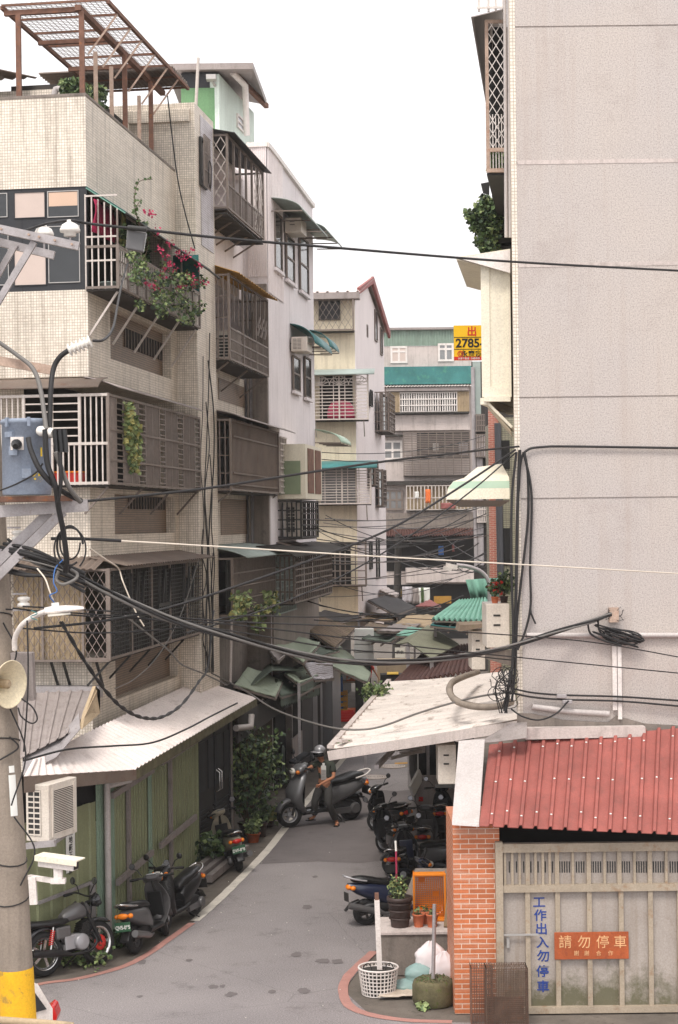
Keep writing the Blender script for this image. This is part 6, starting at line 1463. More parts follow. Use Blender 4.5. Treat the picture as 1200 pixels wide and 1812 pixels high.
b = MB(); b.box(c + Vector((.0, 0, -.11)), (.09, .08, .12)); b.box(c + Vector((.0, 0, -.19)), (.16, .1, .05)); b.bar(c + Vector((.02, 0, -.2)), P(52, 1552, YP - .1), .05); b.bar(P(57, 1552, YP - .2), P(60, 1600, YP - .2), .06, .08); b.build('bracket', M_whitemetal, CC)
JB = MB(); JB.prism([P(18, 1155, YP - .1), P(57, 1155, YP - .1), P(60, 1240, YP - .1), P(22, 1240, YP - .1)], (0, .16, 0)); tag(JB.build('junction_box', M_sheet, None, bevel=.008), 'grey metal box strapped behind the loudspeaker on the power pole', 'box')
# floodlight hanging on the top wire
FB3 = thing('wire_cover', 'dark grey plastic cover clamped on the top wire in front of the flower balcony', 'cover', P(243, 430, 18.6)); Fb = Fr((P(222, 430, 18.6).x, 18.6), (1, .05))
b = MB(); b.prism([Fb.pt(.02, 0, P(226, 404, 18.6).z), Fb.pt(.0, 0, P(226, 440, 18.6).z), Fb.pt(.19, 0, P(250, 446, 18.6).z), Fb.pt(.23, 0, P(260, 410, 18.6).z)], (0, .1, 0)); b.build('shell', M_greypl, FB3, bevel=.015); MB().tube([P(226, 403, 18.55), P(260, 406, 18.55)], .03, 8).build('clamp', M_bardark, FB3)
# outdoor unit and poster on the green shed
AF = Fr((P(46, 1440, 24.9).x, 24.9), (.94, -.34)); z0, z1 = P(60, 1488, 24.9).z, P(60, 1389, 24.8).z
au = ac_unit('louvred outdoor unit on a steel bracket on the front of the green shed', AF, 0, .38, -.85, 0, z0, z1)
SD = Fr(AF.pt(.38, 0, 0)[:2], (-AF.n.x, -AF.n.y)); b = MB()
b.fb(SD, .12, .72, .002, .006, z0 + .1, z1 - .1, 1)
for i in range(26): z = lerp(z0 + .1, z1 - .1, i / 25); b.fb(SD, .12, .72, .007, .014, z - .005, z + .005)
b.fb(SD, .08, .12, .002, .02, z0 + .06, z1 - .06).fb(SD, .72, .76, .002, .02, z0 + .06, z1 - .06); b.build('side_mesh', [M_ac, M_acdark], au)
b = MB(); b.bar(P(47, 1497, 24.6), P(98, 1492, 24.4), .05, .09); b.bar(P(90, 1494, 24.5), P(120, 1474, 26), .05, .06); tag(b.build('bracket', M_galv, None), 'grey steel bracket carrying the outdoor unit on the shed front', 'bracket')
PO = thing('paper_banner', 'narrow white paper banner with a column of black characters on the green shed', 'banner', P(126, 1530, 26)); s0, z1 = SF.hit(117, 1450, .06); s1, z0 = SF.hit(134, 1540, .06)
MB().fb(SF, s0, s1, .05, .055, z0, z1).build('paper', M_letterwhite, PO); MB().fb(SF, s0, s1, .0555, .057, z1 - .05, z1).build('red_edge', M_redfascia, PO)
for i, ch in enumerate('南無地藏王菩薩'): text('lettering', ch, M_letterblack, PO, SF, (s0 + s1) / 2, .058, lerp(z1 - .1, z0, i / 6.2) , .12, .001, bold=.002)
# yellow rail of the overpass in the corner, with a car behind the pole
b = MB(); b.tube([P(-40, 1803, 15), P(90, 1812, 15), P(130, 1816, 15)], .035, 10); b.build('hand_rail', M_tan); tag(bpy.data.objects['hand_rail'], 'tan handrail crossing the bottom left corner', 'rail')
YC = 20.6; CA = thing('parked_car', 'white car with black rear window and red tail lamp, mostly hidden behind the power pole', 'car', P(20, 1960, YC)); x0 = P(101, 1800, YC).x
def cz(v): return P(80, v, YC).z
side = [(-4.2, .3), (-4.25, .75), (-3.3, .95), (-2.6, 1.45), (-.95, 1.5), (-.25, cz(1732) - .02), (-.12, cz(1768)), (-.03, cz(1790)), (0, .6), (-.05, .3)]
RC_ = Matrix.Translation(Vector((x0, YC, 0))) @ Matrix.Rotation(R(33), 4, 'Z') @ Matrix.Translation(Vector((-x0, -YC, 0)))
b = MB(); W_ = 1.6; n = len(side)
rings = [[Vector((x0 + x * (1 - .01 * abs(k)), YC + y, z if z < .8 else z)) for x, z in side] for k, y in ((1, .0), (0, .06), (0, W_ - .06), (1, W_))]
b.loft(rings, 0, True, False, False); b.xf(RC_).build('body', M_whitemetal, CA, bevel=.03)
b = MB(); b.prism([Vector((x0 - .75, YC - .012, 1.35)), Vector((x0 - .31, YC - .012, cz(1745))), Vector((x0 - .14, YC - .012, cz(1782))), Vector((x0 - .75, YC - .012, cz(1790)))], (0, -.01, 0)); b.prism([Vector((x0 - 2.4, YC - .012, 1.35)), Vector((x0 - .85, YC - .012, 1.38)), Vector((x0 - .85, YC - .012, .95)), Vector((x0 - 3.0, YC - .012, .95))], (0, -.01, 0)); b.xf(RC_).build('side_window', M_blackgl, CA)
b = MB(); b.prism([P(66, 1806, YC - .03), P(70, 1796, YC - .03), P(90, 1780, YC - .03), P(96, 1784, YC - .03), P(101, 1800, YC - .03), P(98, 1812, YC - .03)], (0, .3, 0)); b.build('tail_lamp', M_redlens, CA, bevel=.01)
for x in (-.85, -3.4):
    w_ = MB(); w_.lathe([(.2, -.1), (.31, -.1), (.32, -.06), (.32, .06), (.31, .1), (.2, .1)], Vector((x0 + x, YC + .1, .32)), (0, 1, 0), 24); wl_ = w_.xf(RC_).build('wheel', M_tyre, CA); MB().lathe([(.02, -.1), (.2, -.08), (.2, .05)], Vector((x0 + x, YC + .1, .32)), (0, 1, 0), 20).xf(RC_).build('rim', M_silver, wl_)
# ---------------------------------------------------------------- scooters and the motorcycle
def sring(x, zc, hw, hh, n=14, pw=.75, yc=0.0, tilt=0.0):
    o = []
    for k in range(n):
        a = 2 * math.pi * k / n; ca, sa = math.cos(a), math.sin(a)
        y = hw * math.copysign(abs(ca) ** pw, ca); z = hh * math.copysign(abs(sa) ** pw, sa); o.append(Vector((x + tilt * z, yc + y, zc + z)))
    return o
def body(rings, name, m, parent, **k): 
    b = MB(); b.loft([sring(*r_) for r_ in rings]); return b.build(name, m, parent, False, **k)
def wheel(parent, x, r, wd, rim, name, spokes=0, rimr=.62, disc=None, steer=0.0):
    M_ = Matrix.Translation(Vector((x, 0, r))) @ Matrix.Rotation(steer, 4, 'Z')
    b = MB(); h = wd / 2; rr = r * rimr
    b.lathe([(rr, -h * .8), (r * .86, -h), (r * .96, -h * .7), (r, -h * .2), (r, h * .2), (r * .96, h * .7), (r * .86, h), (rr, h * .8)], (0, 0, 0), (0, 1, 0), 32, cap=False).xf(M_)
    t = b.build(name, M_tyre, parent, False)
    b = MB()
    b.lathe([(rr * 1.02, -h * .75), (rr * .86, -h * .6), (rr * .86, h * .6), (rr * 1.02, h * .75)], (0, 0, 0), (0, 1, 0), 32, cap=False)
    b.lathe([(.035, -h * .9), (.05, -h * .5), (.05, h * .5), (.035, h * .9)], (0, 0, 0), (0, 1, 0), 14)
    if spokes:
        for i in range(spokes):
            a = 2 * math.pi * i / spokes; b.bar(Vector((math.cos(a) * .04, 0, math.sin(a) * .04)), Vector((math.cos(a) * rr * .9, 0, math.sin(a) * rr * .9)), .04, .022, up=Vector((0, 1, 0)))
    else: b.lathe([(.04, -h * .3), (rr * .9, -h * .25), (rr * .9, h * .25), (.04, h * .3)], (0, 0, 0), (0, 1, 0), 24)
    b.xf(M_); b.build('rim', rim, t, False)
    if disc: 
        q = MB(); q.lathe([(.05, -h - .012), (rr * .48, -h - .012), (rr * .48, -h - .006), (.05, -h - .006)], (0, 0, 0), (0, 1, 0), 24, cap=False); q.lathe([(rr * .34, -h - .02), (rr * .4, -h - .013)], (0, 0, 0), (0, 1, 0), 18); q.xf(M_); q.build('brake_disc', disc, t, False)
    return t
def mirror(t, x, y, z, s, m=None):
    st = MB(); st.tube([(x, y * .55, z), (x + .02, y * .8, z + .1), (x, y, z + .13)], .008, 6); o = st.build('mirror', M_blackpl, t, False)
    c = Vector((x - .0, y * 1.05, z + .17)); h = MB(); h.lathe([(.0, .02), (s * .7, .018), (s, .0), (s * .92, -.012), (0, -.012)], c, (1, -.0, -.1), 16); h.build('shell', M_blackpl, o, False)
    g = MB(); g.lathe([(s * .86, -.0145), (0, -.0145)], c, (1, 0, -.1), 16, cap=False); g.build('glass', m or M_mirror, o, False)
def plate(t, x, z, s_, bm, tm, w_=.27, h=.15, tilt=0):
    pf = Fr((x, w_ / 2), (0, -1)); p = MB().fb(pf, 0, w_, 0, .008, z - h / 2, z + h / 2).build('licence_plate', bm, t, False)
    if s_: text('lettering', s_, tm, p, pf, w_ / 2, .0085, z - h * .08, h * .56, .001, .82, bold=.003, world=False)
def scooter(label, pos, head, lean=6, m1=None, m2=None, seat=None, num='', pm=None, tm=None, sc=1.0, steer=0.0, rack=True, basket=False, retro=False, grp='scooters parked along the alley', lamp=None, grab=None, skirt=None):
    m1 = m1 or M_blackgl; m2 = m2 or M_blackpl; seat = seat or M_seat; head = Vector((head[0], head[1], 0))
    rz = math.atan2(head.y, head.x); M = Matrix.Translation(Vector(pos)) @ Matrix.Rotation(rz, 4, 'Z') @ Matrix.Rotation(R(-lean), 4, 'X') @ Matrix.Scale(sc, 4)
    t = thing('scooter', label, 'scooter', pos, grp, M)
    st = R(steer)
    wheel(t, .66, .225, .11, M_silver if not retro else M_chrome, 'front_wheel', 5, .6, M_bar, st); wheel(t, -.6, .225, .12, M_greypl, 'rear_wheel', 5, .58)
    # fender, forks, leg shield
    b = MB(); b.loft([[Vector((.66 + math.cos(a) * q, y, .225 + math.sin(a) * q)) for y, q in ((-.075, .235), (-.06, .27), (0, .285), (.06, .27), (.075, .235))] for a in [lerp(.25, 2.75, i / 9) for i in range(10)]], cap=False); b.build('front_fender', m1, t, False, solid=.01)
    b = MB(); b.tube([(.64, -.075, .22), (.54, -.06, .62)], .022, 8); b.tube([(.64, .075, .22), (.54, .06, .62)], .022, 8); b.tube([(.56, 0, .55), (.44, 0, .98)], .03, 8); b.build('fork', M_bardark, t, False)
    b = MB(); rr = []
    for z, x, hw, dp in ((.24, .40, .13, .05), (.34, .50, .17, .07), (.48, .585, .21, .1), (.62, .60, .22, .1), (.74, .555, .2, .08), (.86, .49, .16, .06), (.94, .45, .11, .05)):
        rr.append([Vector((x + dp * math.sin(a) * (1 if math.sin(a) > 0 else .35) - abs(math.cos(a)) ** 2 * .06, hw * math.copysign(abs(math.cos(a)) ** .7, math.cos(a)), z)) for a in [2 * math.pi * k / 16 for k in range(16)]])
    b.loft(rr); b.build('front_shield', m1, t, False)
    b = MB(); b.box((.44, 0, .58), (.02, .26, .4)); b.build('inner_panel', m2, t, False, bevel=.02)
    body([(.42, .24, .12, .05), (.3, .25, .15, .045), (0, .26, .16, .045), (-.2, .29, .16, .07)], 'floorboard', skirt or m2, t)
    body([(-.02, .38, .12, .14), (-.12, .46, .15, .2), (-.3, .53, .17, .18), (-.55, .58, .165, .14), (-.75, .63, .13, .1), (-.9, .68, .06, .05)], 'rear_body', m1, t)
    body([(.0, .3, .1, .1), (-.2, .3, .13, .12), (-.55, .3, .12, .1), (-.72, .27, .08, .07)], 'engine_cover', m2, t)
    body([(.03, .62, .06, .03), (0, .65, .1, .06), (-.15, .7, .14, .07), (-.38, .73, .15, .06), (-.44, .75, .15, .06), (-.65, .79, .14, .06), (-.8, .79, .1, .05), (-.84, .79, .05, .03)], 'seat', seat, t)
    b = MB(); b.tube(spline([(-.6, -.15, .76), (-.8, -.14, .8), (-.95, -.07, .85), (-.97, 0, .86), (-.95, .07, .85), (-.8, .14, .8), (-.6, .15, .76)], 4), .016, 7); b.build('grab_rail', grab or M_chrome, t, False)
    # exhaust on the right, engine detail, stand
    b = MB(); b.tube([(-.1, -.13, .2), (-.3, -.17, .2), (-.42, -.19, .24), (-.95, -.2, .38)], [.02, .025, .055, .06], 12); b.build('exhaust', M_greypl, t, False)
    b = MB(); b.lathe([(.0, 0), (.09, .01), (.1, .05), (.08, .09)], (-.6, .1, .24), (0, 1, 0), 16); b.bar((-.1, .13, .22), (-.62, .13, .22), .05, .1); b.build('transmission', M_greypl, t, False)
    b = MB(); b.tube([(-.28, .0, .16), (-.36, .2, .02)], .012, 6); b.build('kickstand', M_bardark, t, False)
    body([(-.72, .42, .07, .03), (-.86, .38, .08, .02), (-.96, .27, .08, .015)], 'rear_mudguard', m2, t)
    # lights and number
    b = MB(); b.blob((-.89, 0, .66), (.05, .1, .05), 0, 12, 8); b.build('tail_lamp', lamp or M_redlens, t, False)
    for y in (-.12, .12): b = MB(); b.blob((-.84, y, .65), (.05, .045, .04), 0, 10, 6); b.build('turn_signal', M_orange, t, False)
    plate(t, -.93, .5, num, pm or M_bardark, tm or M_letterblack)
    # handlebar and head cowl
    Mb = Matrix.Translation(Vector((.46, 0, 0))) @ Matrix.Rotation(st, 4, 'Z') @ Matrix.Translation(Vector((-.46, 0, 0)))
    def hb(bm, nm, mm, par): return bm.xf(Mb).build(nm, mm, par, False)
    b = MB(); b.loft([sring(x, z, hw, hh, 14, .8) for x, z, hw, hh in ((.60, .95, .05, .03), (.57, .96, .12, .07), (.5, .99, .17, .085), (.42, 1.02, .15, .06), (.36, 1.04, .09, .03))]); cw = hb(b, 'head_cowl', m1, t)
    b = MB(); b.blob((.6, 0, .955), (.05, .11, .06), 0, 14, 8); hb(b, 'headlight', M_lens, t)
    for y in (-.13, .13): b = MB(); b.blob((.545, y, .96), (.04, .04, .035), 0, 10, 6); hb(b, 'turn_signal', M_orange, t)
    b = MB(); b.box((.39, 0, 1.065), (.1, .16, .02), 0, Matrix.Rotation(.5, 3, 'Y')); hb(b, 'dash', M_glass2, t)
    b = MB(); b.tube(spline([(.36, -.36, 1.03), (.4, -.18, 1.03), (.42, 0, 1.01), (.4, .18, 1.03), (.36, .36, 1.03)], 4), .016, 8); h_ = hb(b, 'handlebar', M_bardark, t)
    for y in (-1, 1):
        b = MB(); b.tube([(.38, y * .22, 1.03), (.355, y * .37, 1.03)], .022, 10); hb(b, 'grip', M_tyre, h_)
        b = MB(); b.tube([(.42, y * .2, 1.02), (.44, y * .34, 1.0)], .008, 6); hb(b, 'brake_lever', M_chrome, h_)
        if not retro or True: mirror(t, .42, y * .3, 1.06, .055 if not retro else .06)
    if basket:
        b = MB()
        for i in range(9):
            y = lerp(-.16, .16, i / 8); b.bar((.72, y, .66), (.74, y, .86), .008); b.bar((.56, y, .66), (.72, y, .66), .008)
        for k in range(8):
            z = .66 + k * .028; b.tube([(.56, -.17, z), (.73, -.17, z), (.73, .17, z), (.56, .17, z)], .006, 4)
        b.box((.64, 0, .67), (.18, .33, .01)); b.build('basket', M_bardark, t, False); MB().box((.748, -.04, .8), (.006, .15, .1)).build('basket_sticker', M_letteryellow, t, False)
    return t
gA = G(243, 1688); gA2 = G(284, 1654)
def place(uv_rear, heading, off=.6):
    g = G(*uv_rear); h = Vector((heading[0], heading[1], 0)).normalized(); return g + h * off, heading
p, h = place((241, 1687), (.3, 1)); scooter('grey scooter with green plate QV5-095 and amber-red tail lamps, parked behind the motorcycle', p, h, 9, M_greypl, M_blackpl, None, 'QV5-095', M_plategreen, M_letterwhite, steer=20, lamp=M_orange)
p = (G(288, 1652) + G(350, 1616)) / 2; p.z = 0; h = (-.47, -1.3); scooter('black scooter with a front basket, facing the camera beside the green shed', p, h, -6, M_blackpl, M_blackpl, None, '', basket=True, steer=-12)
p, h = place((424, 1541), (-.3, 1)); scooter('champagne retro scooter with plate DVF-898 parked beside the potted bushes', p, h, 10, M_champ, M_blackpl, None, 'DVF-898', M_plategreen, M_letterwhite, retro=True, steer=25, lamp=M_redlens)
fD, rD = G(514, 1464), G(622, 1450); hD = fD - rD; mD = (fD + rD) / 2; 
SD_ = scooter('large dark grey scooter with silver tail stopped across the alley under its rider', mD, hD, 4, M_greysilver, M_blackgl, None, '', sc=hD.length / 1.26, steer=-14, grab=M_whitemetal, grp='scooters on the road')
p, h = place((648, 1637), (1, .28)); scooter('dark blue scooter with a long black seat, tail towards the road behind the potted plant', p, h, 5, M_bluepaint, M_blackpl, None, '', grab=M_silver, lamp=M_orange, skirt=M_bluepaint)
p, h = place((706, 1578), (.25, 1)); scooter('dark scooter with blue trim and a wide red tail lamp behind the pink pole', p, h, 6, M_blackgl, M_bluepaint, None, '', grab=M_chrome)
p, h = place((712, 1530), (-.25, 1)); scooter('black scooter with a silver-rimmed dash, second from the road in the dark cluster', p, h, 8, M_blackgl, M_blackpl, None, '', steer=30)
p, h = place((716, 1487), (-.5, 1)); scooter('black scooter farthest up the alley in the dark cluster, square mirror over the road', p, h, 7, M_blackgl, M_blackpl, None, '', steer=35)
p, h = place((752, 1535), (.12, 1)); scooter('dark grey scooter with pale plate 283 in the middle of the dark cluster', p, h, 2, M_greypl, M_greypl, None, 'LJ-283', M_platewhite, M_letterblack)
p, h = place((790, 1560), (-.9, .55), .5); scooter('dark grey scooter with its handlebars just behind the orange crate', p, h, 4, M_greypl, M_blackpl, None, '', steer=20)
p, h = place((784, 1490), (.1, 1)); scooter('black scooter deepest in the shade against the wall under the lean-to', p, h, 4, M_blackgl, M_blackpl, None, '')
# motorcycle, front wheel to the right
fM, rM = G(176, 1706), G(80, 1728); hM = fM - rM; pM = (fM + rM) / 2
Mm = Matrix.Translation(pM) @ Matrix.Rotation(math.atan2(hM.y, hM.x), 4, 'Z') @ Matrix.Rotation(R(-8), 4, 'X') @ Matrix.Scale(1.1, 4)
mo = thing('motorcycle', 'black and grey standard motorcycle with red front brake parked beside the power pole', 'motorcycle', pM, None, Mm)
wb = hM.length / 1.1 / 2
wheel(mo, wb, .31, .1, M_chrome, 'front_wheel', 5, .74, M_redpaint, R(8)); wheel(mo, -wb, .31, .12, M_chrome, 'rear_wheel', 5, .72)
b = MB(); b.loft([[Vector((wb + math.cos(a) * q, y, .31 + math.sin(a) * q)) for y, q in ((-.07, .32), (-.05, .345), (0, .355), (.05, .345), (.07, .32))] for a in [lerp(.9, 2.9, i / 9) for i in range(10)]], cap=False); b.build('front_fender', M_blackgl, mo, False, solid=.01)
b = MB(); b.loft([[Vector((-wb + math.cos(a) * q, y, .31 + math.sin(a) * q)) for y, q in ((-.08, .33), (-.05, .36), (0, .37), (.05, .36), (.08, .33))] for a in [lerp(.2, 2.7, i / 9) for i in range(10)]], cap=False); b.build('rear_fender', M_blackgl, mo, False, solid=.01)
for y in (-.09, .09): b = MB(); b.tube([(wb, y, .31), (wb - .13, y, .62), (wb - .26, y, .92)], [.035, .03, .022], 10); b.build('fork', M_blackpl, mo, False)
b = MB(); b.box((wb - .0, -.1, .33), (.07, .04, .1)); b.build('brake_calliper', M_redpaint, mo, False, bevel=.01)
body([(.38, .78, .03, .05), (.3, .8, .1, .1), (.15, .8, .135, .12), (-.02, .77, .12, .09), (-.12, .74, .07, .05)], 'fuel_tank', M_greypl, mo)
body([(-.02, .72, .08, .05), (-.12, .7, .12, .05), (-.35, .7, .13, .05), (-.6, .73, .12, .05), (-.72, .74, .07, .04)], 'seat', M_seat, mo)
b = MB(); b.box((-.15, 0, .55), (.26, .2, .18)); b.build('side_panel', M_greypl, mo, False, bevel=.03)
b = MB(); b.lathe([(.0, -.17), (.1, -.16), (.12, -.13), (.12, .13), (.1, .16), (0, .17)], (.12, 0, .38), (0, 1, 0), 18); b.box((-.02, 0, .4), (.24, .2, .2)); en = b.build('engine', M_silver, mo, False, bevel=.01)
b = MB()
for i in range(6): b.box((.2 + i * .012, 0, .5 + i * .028), (.17, .19, .014), 0, Matrix.Rotation(-.3, 3, 'Y'))
b.build('cylinder_fins', M_bardark, mo, False)
b = MB(); b.tube(spline([(.3, -.12, .5), (.36, -.14, .35), (.2, -.15, .24), (-.1, -.15, .24)], 4), .022, 8); b.tube([(-.1, -.15, .24), (-.3, -.17, .3), (-.75, -.18, .36)], [.025, .055, .05], 12); b.build('exhaust', M_blackpl, mo, False)
b = MB(); b.tube([(.4, 0, .85), (.34, 0, .55), (.3, 0, .28), (-.3, 0, .26)], .025, 8); b.tube([(.36, 0, .8), (-.25, .06, .62), (-.7, .08, .68)], .02, 8); b.tube([(-.2, .08, .3), (-wb, .1, .31)], .025, 8); b.tube([(-.2, -.08, .3), (-wb, -.1, .31)], .025, 8); b.build('frame', M_blackpl, mo, False)
for y in (-.13, .13):
    b = MB(); b.tube([(-wb + .04, y, .33), (-wb + .12, y, .66)], .016, 8); sp = b.build('shock_absorber', M_chrome, mo, False)
    b = MB(); b.tube([(lerp(-wb + .05, -wb + .11, i / 40) + .032 * math.cos(i * 1.2), y + .032 * math.sin(i * 1.2), lerp(.42, .62, i / 40)) for i in range(41)], .008, 5); b.build('spring', M_redpaint, sp, False)
b = MB(); b.tube(spline([(.24, -.38, 1.0), (.33, -.25, 1.03), (.38, -.08, .98), (.38, .08, .98), (.33, .25, 1.03), (.24, .38, 1.0)], 4), .014, 8); hbm = b.build('handlebar', M_bardark, mo, False)
for y in (-1, 1): b = MB(); b.tube([(.3, y * .29, 1.02), (.23, y * .4, .995)], .021, 8); b.build('grip', M_tyre, hbm, False); mirror(mo, .32, y * .26, 1.03, .055)
b = MB(); b.lathe([(.0, -.1), (.07, -.08), (.095, 0), (.095, .02)], (.5, 0, .9), (1, 0, 0), 20); hl = b.build('headlight', M_blackgl, mo, False); b = MB(); b.lathe([(.09, .02), (.06, .045), (0, .05)], (.5, 0, .9), (1, 0, 0), 20); b.build('lens', M_lens, hl, False)
for y in (-.14, .14): 
    b = MB(); b.blob((.45, y, .87), (.05, .035, .035), 0, 10, 6); b.build('turn_signal', M_blackpl, mo, False); b = MB(); b.blob((-.78, y, .66), (.04, .035, .035), 0, 10, 6); b.build('turn_signal', M_lens, mo, False)
b = MB(); b.tube([(.1, .02, .2), (.0, .26, .0)], .012, 6); b.build('kickstand', M_bardark, mo, False)
# grey flat-bed truck backed under the lean-to
YK = 39.0; xk = P(737, 1400, YK).x; TK = thing('small_truck', 'dark open-bed truck backed in under the white lean-to', 'truck', Vector((xk + .8, YK, 0))); FK = Fr((xk, YK), (1, 0)); zb_, zt_ = P(760, 1402, YK).z, P(760, 1372, YK).z
MB().fb(FK, 0, 1.5, -.05, 0, zb_ - .3, zt_).build('tailgate', M_sheet, TK, bevel=.01); MB().fb(FK, 0, 1.5, -3, -.06, zb_ - .35, zb_).build('bed', M_bardark, TK); MB().fb(FK, -.04, .03, -3, -.05, zb_, P(760, 1330, YK).z).build('side_board', M_bardark, TK)
MB().fb(FK, .02, .06, -.1, -.06, zb_, P(740, 1322, YK).z).build('side_pole', M_letterwhite, TK); MB().fb(FK, .1, 1.5, -2.2, -2.0, zb_, 2.0).build('cab', M_blackgl, TK); MB().fb(FK, .05, .15, .001, .03, zb_ - .2, zb_ - .1).build('tail_lamp', M_redlens, TK)
for s in (.1, 1.2): b = MB(); b.lathe([(.02, -.1), (.3, -.1), (.32, -.05), (.32, .08), (.02, .1)], FK.pt(s + .05, -.6, .32), (1, 0, 0), 20); b.build('wheel', M_tyre, TK)
MB().bar(P(728, 1400, 38.6), P(744, 1370, 39), .06, .3).build('white_board', M_letterwhite, TK)
# ---------------------------------------------------------------- people
def skin(name, V, E, m, parent, root=0, sub=2, smooth=True):
    """One continuous surface grown round a skeleton. V: (point, radius or (rx, ry))."""
    me = bpy.data.meshes.new(name); me.from_pydata([tuple(v[0]) for v in V], E, [])
    o = bpy.data.objects.new(name, me); COL.objects.link(o)
    md = o.modifiers.new('skin', 'SKIN'); md.use_smooth_shade = True; md.branch_smoothing = .5
    for i, v in enumerate(V):
        r = v[1]; me.skin_vertices[0].data[i].radius = r if isinstance(r, tuple) else (r, r); me.skin_vertices[0].data[i].use_root = (i == root)
    sd = o.modifiers.new('sub', 'SUBSURF'); sd.levels = sub; sd.render_levels = sub
    dg = bpy.context.evaluated_depsgraph_get(); m2 = bpy.data.meshes.new_from_object(o.evaluated_get(dg)); bpy.data.objects.remove(o)
    b = MB(); b.add([q.co.copy() for q in m2.vertices], [list(p.vertices) for p in m2.polygons], 0, smooth)
    return b.build(name, m, parent)
def chain(V, E, pts, start=None):
    k = start
    for p, r in pts:
        V.append((Vector(p), r)); i = len(V) - 1
        if k is not None: E.append((k, i))
        k = i
    return k
def hand(V, E, k, wrist, direction, side, up, curl=.6, s=1.0):
    """Palm, four bent fingers of different length and a thumb, grown from the wrist vertex k."""
    d = Vector(direction).normalized(); sd = Vector(side).normalized(); u = Vector(up).normalized(); w_ = Vector(wrist)
    palm = chain(V, E, [(w_ + d * .045 * s, (.032 * s, .02 * s)), (w_ + d * .08 * s, (.036 * s, .018 * s))], k)
    for j, L in enumerate((.07, .08, .075, .058)):
        b0 = w_ + d * .085 * s + sd * (j - 1.5) * .02 * s; dd = (d * (1 - curl * .4) - u * curl * .6).normalized(); e = (d * (.3 - curl * .5) - u * curl).normalized()
        chain(V, E, [(b0, .010 * s), (b0 + dd * L * .5 * s, .009 * s), (b0 + (dd + e) * L * .5 * s, .0075 * s)], palm)
    t0 = w_ + d * .035 * s - sd * .035 * s; chain(V, E, [(t0, .012 * s), (t0 + (d * .7 - sd * .7).normalized() * .03 * s, .01 * s), (t0 + (d * .95 - sd * .6 - u * .3).normalized() * .058 * s, .008 * s)], palm - 1)
# the rider: stands astride, torso to the camera, left in the picture = his right arm on the bar
YR = 38.7
def q(u, v, dy=0.0): return P(u, v, YR + dy)
foot = G(597, 1461); PR = thing('person', 'person in silver helmet, dark shirt with white print and charcoal trousers astride a scooter', 'person', foot)
hipL, hipR = q(581, 1392, -.12), q(566, 1393, .12)
pel, bel, che, nck = q(574, 1387), q(575, 1374, .02), q(575, 1358, .03), q(568, 1343, .0)
hd0, hd1 = q(567, 1336, -.03), q(566, 1329, -.04)
shR, shL = q(562, 1350, .06), q(589, 1351, -.02)
elR, haR = q(548, 1359, -.02), q(532.5, 1366, -.1)
elL, haL = q(591, 1375, -.16), q(568, 1387, -.32)
knL, anL = q(581, 1421, -.32), Vector((foot.x - .02, foot.y + .05, .09)); knR, anR = q(557, 1418, -.12), q(557, 1444, .05)
V, E = [], []
k0 = chain(V, E, [(pel, (.15, .11)), (bel, (.14, .11)), (che, (.16, .12)), (nck, .058), (hd0, (.075, .085)), (hd1, (.07, .085))])
kR = chain(V, E, [(shR, .06), (lerp(shR, elR, .5), .05), (elR, .042), (lerp(elR, haR, .6), .036), (haR, .028)], 2)
hand(V, E, kR, haR, (haR - elR), (0, 0, 1), (.3, -1, 0), .8, 1.05)
kL = chain(V, E, [(shL, .06), (lerp(shL, elL, .5), .05), (elL, .042), (lerp(elL, haL, .6), .036), (haL, .028)], 2)
hand(V, E, kL, haL, (haL - elL), (0, -.3, 1), (0, -1, 0), .6, 1.05)
fL = chain(V, E, [(hipL, .095), (lerp(hipL, knL, .5), .085), (knL, .06), (lerp(knL, anL, .4), .055), (anL, .038), (Vector((foot.x - .0, foot.y - .05, .045)), (.045, .035)), (Vector((foot.x - .03, foot.y - .14, .035)), (.048, .026))], 0)
fR = chain(V, E, [(hipR, .095), (lerp(hipR, knR, .5), .085), (knR, .06), (lerp(knR, anR, .4), .055), (anR, .038), (anR + Vector((-.06, -.04, -.04)), (.045, .035)), (anR + Vector((-.13, -.07, -.05)), (.045, .026))], 0)
bd_ = skin('body', V, E, M_skin, PR)
V, E = [], []
chain(V, E, [(lerp(pel, bel, .3), (.175, .13)), (bel, (.17, .135)), (che, (.19, .14)), (lerp(che, nck, .75), (.09, .08))])
for sh, el in ((shR, elR), (shL, elL)): chain(V, E, [(sh, .085), (lerp(sh, el, .45), .075), (lerp(sh, el, .72), .072)], 2)
sh_ = skin('shirt', V, E, M_shirt, PR)
V, E = [], []
chain(V, E, [(lerp(pel, bel, .45), (.165, .125)), (pel, (.17, .13))])
for hp, kn, an in ((hipL, knL, anL), (hipR, knR, anR)): chain(V, E, [(hp, .12), (lerp(hp, kn, .5), .108), (kn, .088), (lerp(kn, an, .5), .085), (lerp(kn, an, .93), .082)], 1)
skin('trousers', V, E, M_trousers, PR)
hm = MB(); c = q(566, 1331, -.04); hm.blob(c + Vector((0, .02, .04)), (.135, .155, .125), 0, 20, 12); hl_ = hm.build('helmet', M_silver, PR)
vz = MB(); fdir = Vector((-.45, -.9, -.12)).normalized(); sdv = Vector((.9, -.45, 0)).normalized()
vz.loft([[c + Vector((0, .02, .0)) + fdir * .165 * math.cos(a) + sdv * .15 * math.sin(a) + Vector((0, 0, z)) for a in [lerp(-1.1, 1.1, i / 8) for i in range(9)]] for z in (-.075, -.02, .035)], cap=False); vz.build('visor', M_blackgl, hl_, solid=.006)
